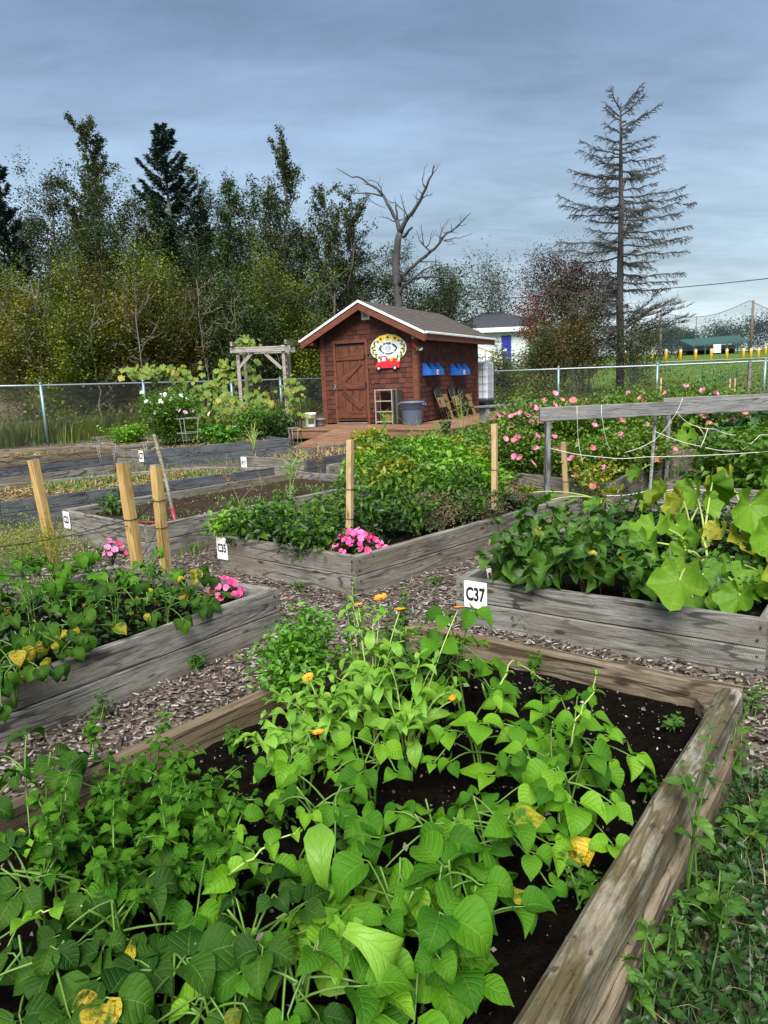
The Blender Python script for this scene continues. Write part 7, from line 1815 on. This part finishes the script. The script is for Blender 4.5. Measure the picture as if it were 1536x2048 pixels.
stalks('pale bolting stalk at the back of bed C23', 580, 1000, 905, 5, 1); stalks('wispy stalk between beds C23 and C35', 480, 1010, 945, 3, 2, 'stem_dry', 'f_dry'); stalks('thin flowering stalks before the folded chairs', 925, 880, 785, 5, 3, 'stem_pale', 'f_dill', spread=.2); stalks('thin stalks before the shelf rack', 768, 880, 820, 5, 4, 'stem_pale', 'f_bright', spread=.15); stalks('thin stalks before the bench', 975, 880, 825, 6, 5, 'stem_pale', 'f_dill', spread=.3); stalks('slender stalks above the bright vegetables', 850, 900, 842, 6, 6, 'stem_pale', 'f_bright', spread=.35); stalks('wispy stalk near the ramp corner', 640, 965, 900, 4, 7, 'stem_dry', 'f_dry', spread=.2)

# ------------------------------------------------------------------ bed C37: eggplants and squash
EGG = [(1020, 1080, .40, 'eggplant with purple flowers at the left end of bed C37'), (1085, 1085, .42, 'eggplant in the middle of the left half of bed C37'), (1080, 1020, .46, 'eggplant at the back below the grey trellis post'), (1170, 1095, .40, 'eggplant hanging over the front plank'), (1180, 1040, .44, 'eggplant behind the hanging one'), (1255, 1100, .38, 'eggplant nearest the squash leaves')]
for i, (px, py, h, lab) in enumerate(EGG):
    h *= 1.12; bush(lab, lbase(px, py, h, .72, .21), h, .25, 8, 'egg', .155, 5, 500 + i, 'eggplant', 'eggplant', 'eggplants of bed C37', None, 'stem_dark', (-1.1, .05))
def squash(label, base, leaves, seed, stalks_=True, size=.25, kind='squash', cat='squash plant', group='squash plants'):
    """leaves: (px, py, height above ground, size, facing azimuth deg, tilt)"""
    rng = random.Random(seed); base = Vector(base); root = thing('squash_plant', label, cat, base, 0, group); mb = MB()
    for px, py, h, s, az, tl in leaves:
        p = on(px, py, h); q = base + Vector((rng.gauss(0, .08), rng.gauss(0, .08), 0)); mb.tube(bez(q, q.lerp(p, .45) + Vector((0, 0, .14)), p, 7), [.010, .0095, .009, .008, .0075, .007, .006, .005], 7)
        n = Vector((math.cos(rad(az)) * math.sin(rad(tl)), math.sin(rad(az)) * math.sin(rad(tl)), math.cos(rad(tl)))); d = Vector((math.cos(rad(az)), math.sin(rad(az)), 0)); d = d - n * n.dot(d)
        if d.length < .1: d = Vector((0, -1, 0))
        place(rng.choice(LF[kind]), 'leaf', root, p, rotm(d, n), s)
    mb.build('leaf_stalk', M['stem_pale'], root, True)
    return root
squash('squash plant with tall upright leaves in bed C37', lbase(1400, 1120, .0, 0, .2), [(1390, 985, .62, 0.34, 200, 55), (1365, 1000, .60, 0.28, 180, 60), (1330, 985, .58, 0.31, 170, 50), (1425, 965, .66, 0.31, 10, 60), (1408, 1000, .56, 0.24, -60, 65), (1310, 1055, .46, 0.28, 230, 25), (1350, 1050, .44, 0.24, 250, 30), (1270, 1060, .42, 0.22, 220, 20)], 1)
squash('squash plant with yellowing leaves at the right edge', lbase(1500, 1110, .0, 0, .2), [(1500, 1010, .62, 0.39, -90, 62), (1530, 960, .68, 0.36, -60, 55), (1455, 960, .62, 0.31, 120, 45), (1545, 1070, .50, 0.36, -100, 50), (1480, 1075, .42, 0.25, -90, 30), (1440, 1060, .44, 0.22, 200, 35), (1560, 1140, .4, 0.31, -90, 40)], 2)
squash('squash plant with a big leaf hanging over the C37 plank', lbase(1390, 1175, .0, 0, .2), [(1360, 1160, .45, 0.30, 235, 35), (1405, 1150, .36, 0.28, -70, 30), (1460, 1160, .34, 0.28, -60, 30), (1320, 1130, .36, 0.25, 215, 30), (1510, 1180, .30, 0.25, -40, 30), (1440, 1200, .28, 0.21, -100, 35), (1385, 1195, .27, 0.18, 250, 40)], 3)
squash('low squash plant creeping at the back of bed C37', lbase(1250, 1020, 0, 0, .22), [(1100, 1000, .46, 0.22, 150, 25), (1060, 985, .46, 0.20, 100, 20), (1200, 1010, .42, 0.22, 200, 25), (1235, 985, .44, 0.21, 100, 20), (1290, 1000, .42, 0.21, 60, 20)], 4)
squash('squash plant under the rear trellis', lbase(1400, 900, 0, 0, .2), [(1340, 880, .52, 0.36, 200, 40), (1375, 870, .55, 0.31, 240, 40), (1300, 905, .48, 0.28, 220, 35), (1420, 860, .5, 0.31, -80, 30), (1460, 870, .5, 0.31, -60, 30), (1500, 880, .46, 0.28, -60, 35), (1280, 940, .45, 0.24, 200, 55), (1390, 850, .55, 0.28, 180, 30), (1440, 900, .4, 0.28, 260, 40), (1520, 910, .42, 0.28, 260, 40)], 5)
for i, (px, py, h, lab) in enumerate(((1450, 850, .5, 'dark kale plant under the beam'), (1500, 840, .5, 'dark kale plant at the right edge'))):
    bush(lab, lbase(px, py, h, .7, .22), h, .28, 6, 'kale', .26, 4, 530 + i, 'kale_plant', 'kale', 'kale plants', None, 'stem', (-.5, .7))
def filler():
    nr = np.random.default_rng(77)
    for name, c, n, h, mat, s in (('bed_undergrowth', RB, 8500, .55, 'f_mid', .10), ('bed_undergrowth', C37, 3800, .22, 'f_dark', .05), ('bed_undergrowth', C35, 2400, .2, 'f_dark', .045), ('bed_undergrowth', LEFT, 2600, .22, 'f_dark', .05), ('bed_undergrowth', N22, 6500, .34, 'f_mid', .06)):
        u, v = nr.uniform(.06, .94, n), nr.uniform(.06, .94, n)
        if name and c is C37: m = ~((u < .55) & (v < .2)); u, v = u[m], v[m]
        if c is C35: m = ~((u > .2) & (u < .75) & (v < .35)); u, v = u[m], v[m]
        P = np.array([tuple(lpt(c, a, b)) for a, b in zip(u, v)]); z = np.array([G(y) for y in P[:, 1]]) + .2 + nr.uniform(0, 1, len(P)) ** 1.3 * h
        leaf_cloud(name, np.column_stack([P, z]), s, M[mat], None, .5, .4, rng=nr, kind='stuff')
filler()

squash('squash plant with crowded mid sized leaves before the tall ones', lbase(1420, 1150, .0, 0, .2), [(x, y, .30 + .1 * ((x * 7) % 3) / 2, .19 + .03 * (x % 3), 180 + (x * 13) % 200, 25 + (y % 30)) for x, y in ((1295, 1085), (1335, 1090), (1370, 1105), (1345, 1140), (1425, 1120), (1465, 1130), (1400, 1075), (1500, 1130), (1440, 1165), (1290, 1140), (1530, 1150), (1480, 1190))], 6)
# ------------------------------------------------------------------ mallows, cosmos, other flowers
def flower_bush(label, base, h, w, n_leaf, leafsz, mat, flowers, seed, name='mallow_bush', cat='mallow', group='pink mallow bushes', fr=.05, stems=14, top=True, leafk=None):
    rng = random.Random(seed); nr = np.random.default_rng(seed); base = Vector(base); root = thing(name, label, cat, base, 0, group); st = MB(); C = []; tips = []
    for k in range(stems):
        a = k * 2.399; rr = w * .5 * math.sqrt((k + .5) / stems); hh = h * rng.uniform(.75, 1.05) * (1 - .25 * (rr / (w * .5)) ** 2); tip = base + Vector((rr * math.cos(a), rr * math.sin(a), hh)); c = bez(base + Vector((rr * .35 * math.cos(a), rr * .35 * math.sin(a), -.03)), base + Vector((rr * .6 * math.cos(a), rr * .6 * math.sin(a), hh * .5)), tip, 7); st.tube(c, [.007 - .005 * i / 7 for i in range(8)], 5, caps=False); C += c[2:]; tips.append(tip)
        for j in range(3): e = c[4 + j % 3] + Vector((rng.gauss(0, .09), rng.gauss(0, .09), rng.uniform(.02, .12))); st.tube([c[4 + j % 3], e], .002, 3, caps=False); C.append(e); tips.append(e)
    st.build('stem', M['stem'], root); C = np.array([tuple(c) for c in C]); P = C[nr.integers(0, len(C), n_leaf)] + nr.normal(size=(n_leaf, 3)) * .065 * (w / .7); leaf_cloud('foliage', P, leafsz, M[mat], root, .75, .35, rng=nr)
    for kd, n in flowers:
        for k in range(n):
            t = rng.choice(tips) if rng.random() < .6 else base + Vector((rng.gauss(0, w * .28), rng.gauss(0, w * .28) - w * .15, h * rng.uniform(.45, .95)))
            p = t + Vector((rng.gauss(0, .05), rng.gauss(0, .05) - .03, rng.uniform(-.12, .08))); put_flower(root, kd, p, (rng.gauss(0, .4), -.75 + rng.gauss(0, .3), .6), fr * rng.uniform(.75, 1.15), rng)
    return root
MAL = [(1030, 800, 9.0, .75, 'mallow bush full of pink flowers next to the bench', 15), (1075, 785, 8.6, .70, 'tallest pink mallow bush, left of the grey trellis beam', 18), (1030, 850, 8.2, .6, 'lower pink mallow bush before the tall ones', 10), (1135, 800, 8.6, .7, 'mallow bush right behind the grey trellis post', 8), (1190, 795, 8.5, .75, 'mallow bush behind the middle of the beam', 10), (1250, 785, 8.9, .75, 'yellowish mallow bush below the far beam end', 10), (1215, 870, 7.8, .6, 'mallow bush with faded flowers under the beam', 8), (1150, 880, 7.7, .55, 'mallow bush around the short pale stake', 6), (1285, 860, 8.3, .6, 'mallow bush beside the rear trellis post', 9)]
for i, (px, py, Y, w, lab, nf) in enumerate(MAL):
    t = atY(px, py, Y); z0 = G(Y) + (.2 if i > 2 else 0); h = max(.5, t.z - z0)
    flower_bush(lab, (t.x, Y, z0), h, w, 3200, .045, 'f_mallow', (('mallow', int(nf * 1.4) if i < 3 else max(4, int(nf * .55))), ('dusty', 4)), 600 + i, fr=.040)
for i, (px, py, Y, lab) in enumerate(((1330, 790, 12.5, 'mallow row at the fence, left of the far beam'), (1385, 765, 13.0, 'mallow row at the fence with the topmost single pink flower'), (1440, 790, 12.5, 'mallow row at the fence behind the far beam'), (1490, 785, 12.8, 'mallow row at the fence near the right edge'), (1275, 785, 13, 'mallow row at the fence by the second fence post'))):
    t = atY(px, py, Y); flower_bush(lab, (t.x, Y, G(Y)), max(.5, t.z - G(Y)), 1.3, 2400, .065, 'f_mallow', (('mallow', 12), ('dusty', 4)), 620 + i, fr=.06)
flower_bush('cosmos bush with white and lilac flowers before the fence', (*xy(345, 884), G(15) + .2), 1.0, 1.0, 15000, .04, 'f_mid', (('white', 34), ('lilac', 10)), 640, 'cosmos_bush', 'cosmos', None, .042, 16)
flower_bush('yellow green nasturtium like plant at the mallow bed corner', lbase(1190, 960, .3, .6, .2), .42, .5, 420, .05, 'f_dill', (('dusty', 3),), 641, 'leafy_plant', 'plant', None, .03, 10)
flower_bush('yellow green leafy plant under the string by the trellis post', lbase(1255, 930, .3, .6, .2), .36, .42, 380, .05, 'f_dill', (('dusty', 2),), 642, 'leafy_plant', 'plant', None, .03, 10)
p = lbase(1175, 975, .1, .5, .22); put = thing('white_impatiens', 'small white flowers behind the eggplants', 'flowers', p); [put_flower(put, 'white', p + Vector((R.gauss(0, .08), R.gauss(0, .05), .18 + R.uniform(0, .03))), (0, -.5, 1), .022, R) for _ in range(14)]; mb = MB(); [mb.tube([p, p + Vector((R.gauss(0, .06), R.gauss(0, .04), .18))], .003, 4) for _ in range(8)]; mb.build('stem', M['stem'], put)

# ------------------------------------------------------------------ trellis frames and twine
def trellis(label, Y, px0, py0, px1, py1, post_px, post_top, extra_post=None):
    a = atY(px0, py0, Y); b = atY(px1, py1, Y + .25); h = .135; root = thing('garden_trellis', label, 'trellis', (a.x, Y, G(Y)), 0, 'grey timber trellis frames'); d = (b - a).normalized()
    plank('beam', root, a - Vector((0, 0, h)), b - Vector((0, 0, h)) + d * .4, .04, h, M['grey_beam'], 12)
    for px, dy in post_px:
        t = atY(px, 830, Y + dy); q = Vector((t.x, Y + dy, G(Y) - .1)); top = Vector((t.x, Y + dy, a.z - h - .002)); me = plank_geo(top.z - q.z, .05, .085, 8).mesh('post', M['grey_beam']); link('post', me, root, Matrix.Translation(q - Vector((0, 0, 0))) @ rotx(Vector((.012, 0, 1)), Vector((0, -1, 0))).to_4x4())
    return a, b
ta, tb = trellis('grey timber trellis with long beam above the mallows, nearer one', 6.7, 1079, 815, 1600, 791, [(1091, .03), (1575, .1)], 820)
tc, td = trellis('grey timber trellis farther back with a scorched beam end', 8.3, 1326, 796, 1640, 782, [(1331, .03), (1620, .1)], 800)
q0 = atY(1312, 822, 7.0); q1 = atY(1300, 985, 6.6); root = thing('trellis_post', 'thin leaning grey pole below the trellis beam', 'pole', (q1.x, q1.y, 0)); mb = MB(); mb.tube([q1 - (q0 - q1) * .2, q0], .016, 6); mb.build('shaft', M['grey_beam'], root)
Y7 = 6.66
def tw(label, pts): return cord(label, [atY(x, y, Y7 + dy) for x, y, dy in pts], 'twine', .0032, 'twine', .015, 'white twine of the trellis')
tw('long white twine across the mallow bed to the right edge', [(1096, 895, 0), (1200, 914, 0), (1290, 914, 0), (1600, 898, 0)])
tw('white twine looped over the beam and hanging to the left', [(1365, 797, -.05), (1350, 830, -.02), (1310, 880, .1), (1250, 905, .2)])
tw('white twine running right from the beam knot', [(1352, 822, -.02), (1380, 848, .05), (1430, 858, .1), (1470, 870, .2)])
tw('white twine zigzag between squash leaves', [(1310, 863, 0), (1402, 893, 0), (1416, 856, .05)])
tw('vertical white twine near the trellis post', [(1154, 812, -.03), (1154, 822, -.04), (1156, 880, .05), (1166, 930, .1)])
tw('second vertical white twine on the beam', [(1203, 810, -.03), (1203, 826, -.04), (1212, 880, .05), (1222, 900, .1)])
tw('low white twine at the mallow bed corner', [(1212, 991, -.3), (1290, 983, -.3), (1370, 974, -.3), (1480, 985, -.3)])
tw('thin white twine at the right end', [(1410, 895, .2), (1480, 902, .2), (1520, 870, .3), (1600, 860, .3)])
# ------------------------------------------------------------------ arbor with grape vine
def arbor():
    Y = 15.0; g0 = G(Y); A_ = gpt(478, Y); B_ = gpt(569, Y); zt = atY(520, 692, Y).z - g0; w = B_.x - A_.x; root = thing('garden_arbor', 'bleached timber garden arbor with a lattice side', 'arbor', (A_.x, Y, g0)); dp = .75
    for x in (0, w):
        for y in (0, dp):
            mb = MB(); mb.box((x, y, zt / 2 - .05), (.07, .07, zt + .1), ch=.005); mb.buildl('post', M['arbor'], root)
    for y in (-.066, dp + .066):
        me = plank_geo(w + .3, .04, .115, 4).mesh('beam', M['arbor']); local('beam', me, root, (-.14, y, zt - .13))
    for x in (-.08, w + .08):
        me = plank_geo(dp + .4, .04, .09, 4).mesh('cross_rail', M['arbor']); local('cross_rail', me, root, (x, -.2, zt + .008), (0, 0, math.pi / 2))
    for x, s in ((0, 1), (w, -1)):
        me = plank_geo(.46, .035, .07, 2).mesh('knee_brace', M['arbor']); local('knee_brace', me, root, (x + s * .03, -.02, zt - .46), (0, -math.atan2(.33, s * .33), 0))
    for k in range(-4, 14):      # diagonal lattice laths between the two right posts
        z0 = k * .14; pts = [(0, z0), (dp, z0 + dp * 1.15)]; a = max(0, (.25 - z0) / 1.15); b = min(dp, (zt - .16 - z0) / 1.15)
        for fl in (0, 1):
            if b - a < .1: continue
            ya, yb = (a, b) if not fl else (dp - a, dp - b); p, q = Vector((w + .047 + fl * .012, ya, z0 + a * 1.15)), Vector((w + .047 + fl * .012, yb, z0 + b * 1.15)); mb = MB(); mb.box((0, 0, 0), ((q - p).length, .032, .008)); M4 = Matrix.Translation((p + q) / 2) @ rotx(q - p, Vector((1, 0, 0))).to_4x4(); o = bpy.data.objects.new('lath', mb.mesh('lath', M['arbor'])); COL.objects.link(o); o.parent = root; o.matrix_basis = M4
arbor()
def vine(label, centers, n, size, seed, base, kind='vine', name='grape_vine', cat='vine', group='grape vines around the arbor'):
    rng = random.Random(seed); base = Vector(base); root = thing(name, label, cat, base, 0, group); mb = MB()
    for c, s in centers: mb.tube(bez(base, base.lerp(c, .5) + Vector((rng.gauss(0, .2), 0, .2)), c, 6), [.022, .018, .015, .012, .01, .007, .005], 5)
    mb.build('vine_stem', M['bark'], root)
    for k in range(n):
        c, s = rng.choice(centers); p = c + Vector((rng.gauss(0, s[0]), rng.gauss(0, s[1]), rng.gauss(0, s[2]))); p.z = max(p.z, G(p.y) + .08)
        n_ = Vector((rng.gauss(0, .35), -.75 + rng.gauss(0, .3), .7)); d = Vector((rng.gauss(0, .5), -.35, -.8)); d = d - n_.normalized() * d.dot(n_.normalized()); place(rng.choice(LF[kind]), 'leaf', root, p, rotm(d, n_), size * rng.uniform(.6, 1.25))
    return root
aP = lambda px, py, Y=14.9: atY(px, py, Y)
vine('grape vine climbing the left arbor post with yellow leaves', [(aP(455, 800, 15.2), (.13, .12, .25)), (aP(508, 775, 15.3), (.12, .12, .28)), (aP(492, 684, 15.4), (.12, .1, .07)), (aP(450, 800), (.2, .2, .25)), (aP(515, 815), (.14, .2, .2)), (aP(450, 735, 15.3), (.11, .1, .12))], 250, .135, 1, gpt(490, 15.2))
vine('grape vine spilling over the fence left of the arbor', [(atY(300, 740, 16.6), (.35, .2, .07)), (atY(340, 748, 16.8), (.35, .2, .09)), (atY(410, 770, 16.6), (.35, .25, .14)), (atY(430, 810, 16.4), (.3, .25, .28)), (atY(395, 830, 16.4), (.3, .25, .25))], 290, .16, 2, gpt(400, 17.0))
vine('vine on the lattice and at the right arbor post', [(aP(592, 800), (.1, .2, .15)), (aP(590, 830), (.2, .2, .14)), (aP(560, 840), (.25, .2, .1)), (aP(585, 770), (.08, .15, .1))], 100, .115, 3, gpt(585, 15.4))
# leafy things in the beds at the back
for i, (px, py, h, sp, mt, lab) in enumerate(((425, 865, .36, .35, 'chard', 'bright green chard below the cosmos'), (455, 872, .30, .3, 'chard', 'bright green chard in front of the sign H7'), (405, 862, .30, .3, 'chard', 'bright green chard by the cosmos stems'))):
    bush(lab, lbase(px, py, h, .6, .22), h, sp, 8, 'chard', .24, 3, 700 + i, 'chard_plant', 'chard', 'chard plants', ('f_bright', 300, .06), 'stem_pale', (-.2, .9))
for i, (px, py, h, w, mt, lab) in enumerate(((505, 845, .62, .9, 'f_mid', 'bushy tomato plant right of the sign H7'), (550, 850, .5, .8, 'f_dark', 'bushy tomato plant left of the deck'), (255, 870, .36, .7, 'f_bright', 'leafy plant at the foot of the second fence post'), (120, 800, .55, .9, 'f_mid', 'weedy clump behind the first fence panel'), (215, 815, .7, 1.1, 'f_bright', 'tall weedy clump behind the second fence panel'), (740, 880, .22, .6, 'f_dill', 'yellow green leaves beside the ramp'))):
    b = lbase(px, py, h, .6, .15); flower_bush(lab, b, h, w, 2400, .055, mt, (), 710 + i, 'leafy_bush', 'plant', 'leafy bushes before the fence', .04, 12)
def onion():
    p = lbase(508, 905, .0, 0, .25); rng = random.Random(5); root = thing('onion_plant', 'spray of green onion leaves behind sign P17', 'onion', p)
    for k in range(15):
        a = rng.uniform(0, 6.28); l = rng.uniform(.28, .5); rr = rng.uniform(.03, .20); mb = MB(); mb.tube(bez(p, p + Vector((rr * .2 * math.cos(a), rr * .2 * math.sin(a), l * .8)), p + Vector((rr * math.cos(a), rr * math.sin(a), l * rng.uniform(.8, 1.05))), 6), [.008, .008, .007, .007, .006, .004, .002], 5); mb.build('leaf', M['stem_pale'], root, True)
onion()
def wire_hoop(label, px, py, rpx, h, seed, rings=1):
    p = on(px, py, .25); r = rpx / FPX * p.y; root = thing('wire_hoop', label, 'wire hoop', p, 0, 'round wire plant supports'); mb = MB()
    for k in range(rings):
        pts = [(r * math.cos(t), r * math.sin(t), h * (1 - .45 * k)) for t in np.linspace(0, 2 * math.pi, 21)]; mb.tube(pts, .0038, 5)
    mb.buildl('ring', M['wire_pale'], root, True)
    for k in range(3):
        t = k * 2.094 + .5; mb = MB(); mb.tube([(r * math.cos(t), r * math.sin(t), h), (r * .6 * math.cos(t), r * .6 * math.sin(t), -.08)], .0035, 4); mb.buildl('leg', M['wire_pale'], root, True)
wire_hoop('wire hoop over the low straw bed by the fence', 209, 884, 24, .10, 1); wire_hoop('wire hoop hanging before the tall three plank bed', 211, 925, 23, .28, 2); wire_hoop('wire support at sign C7', 300, 915, 16, .25, 3); wire_hoop('tall wire support in the bed with sign C7', 380, 900, 22, .55, 4, 2); wire_hoop('bent wire support at the deck edge', 588, 893, 11, .32, 5)
def straw_beds():
    nr = np.random.default_rng(31)
    for c, n, z in ((STRAW, 2600, .22), (C7, 1200, .23), (BK, 900, .2), (H7, 500, .32)):
        u, v = nr.uniform(.03, .97, n), nr.uniform(.03, .97, n); P = np.array([tuple(lpt(c, a, b)) for a, b in zip(u, v)]); zz = G(sum(p.y for p in c) / 4) + z + nr.uniform(0, .03, n)
        leaf_cloud('straw_mulch', np.column_stack([P, zz]), nr.uniform(.08, .2, n), M['straw'], None, .07, .8, rng=nr, kind='stuff')
    n = 5200; u, v = nr.uniform(.25, .97, n) , nr.uniform(.05, .95, n); m = nr.uniform(0, 1, n) < (.25 + .75 * (np.sin(u * 9) * np.sin(v * 4 + 1) > -.1)); u, v = u[m], v[m]; P = np.array([tuple(lpt(STRAW, a, b)) for a, b in zip(u, v)]); zz = np.full(len(P), G(sum(p.y for p in STRAW) / 4) + .2)
    P = P[::2]; zz = zz[::2]; g = blades('young_grass', np.column_stack([P, zz]), .09, M['grass'], nr, .006, .6); g['kind'] = 'stuff'
    n = 2200; P = np.array([tuple(lpt(C23, a, b)) for a, b in zip(nr.uniform(.05, .95, n), nr.uniform(.05, .95, n))]); m = np.sin(P[:, 0] * 5) * np.sin(P[:, 1] * 4) > .1; P = P[m]; g = blades('young_weeds', np.column_stack([P, np.full(len(P), .2)]), .09, M['grass'], nr, .005, .9); g['kind'] = 'stuff'
    n = 5000; P = np.array([tuple(lpt(C23, a, b)) for a, b in zip(nr.uniform(.03, .97, n), nr.uniform(.03, .97, n))]); leaf_cloud('mulch_flakes', np.column_stack([P, np.full(n, .222) + nr.uniform(-.008, .012, n)]), nr.uniform(.012, .035, n), M['chip'], None, .5, .6, rng=nr, kind='stuff')
    n = 700; P = np.array([tuple(lpt(P17, a, b)) for a, b in zip(nr.uniform(.05, .95, n), nr.uniform(.05, .95, n))]); g = blades('withered_vines', np.column_stack([P, np.full(n, G(9.5) + .2)]), .2, M['straw'], nr, .004, 1.6); g['kind'] = 'stuff'
straw_beds()
bush('leafy pepper seedling in the left corner of bed C23', lbase(225, 1000, .3, .6, .21), .32, .17, 6, 'pepper', .11, 5, 750, 'pepper_plant', 'pepper plant', None, ('f_dark', 120, .05))
def tool():
    t = atY(308, 870, 7.0); b = on(351, 1045, .26); root = thing('garden_tool', 'long handled garden tool with red socket leaning in bed C23', 'tool', b, 0); d = (t - b)
    mb = MB(); mb.tube([b + d * .13, b + d * .5 + Vector((.01, 0, 0)), t], [.017, .018, .019], 8); mb.build('handle', M['handle'], root, True)
    mb = MB(); mb.tube([b - d * .02, b + d * .15], [.022, .021], 8); mb.build('socket', M['red_tool'], root, True)
    e = on(272, 1044, .25); mb = MB(); mb.tube([b, b.lerp(e, .5), e], [.012, .012, .012], 6); mb.build('head_bar', M['red_tool'], root, True)
tool()
def green_netting():
    a = gpt(1405, 17.8); root = thing('plastic_net', 'dark green plastic garden net standing before the right fence', 'net', a); mb = MB()
    for i in range(14): mb.tube([(i * .065, .02 * math.sin(i), 0), (i * .065 + .02, .02 * math.sin(i), .95)], .006, 3)
    for k in range(14): mb.tube([(0, 0, .05 + k * .068), (.88, .02, .05 + k * .07)], .006, 3)
    o = mb.buildl('mesh_sheet', M['netgreen'], root); o['kind'] = 'stuff'
    for x in (0, .88):
        mb = MB(); mb.tube([(x, 0, -.05), (x, 0, 1.05)], .014, 6); mb.buildl('stake', M['netgreen'], root)
green_netting()
number_sign('small white sign H7 in front of the vine', 'H7', on(472, 853, .25) + Vector((0, 0, .05)), (0, -1), .16, .17)
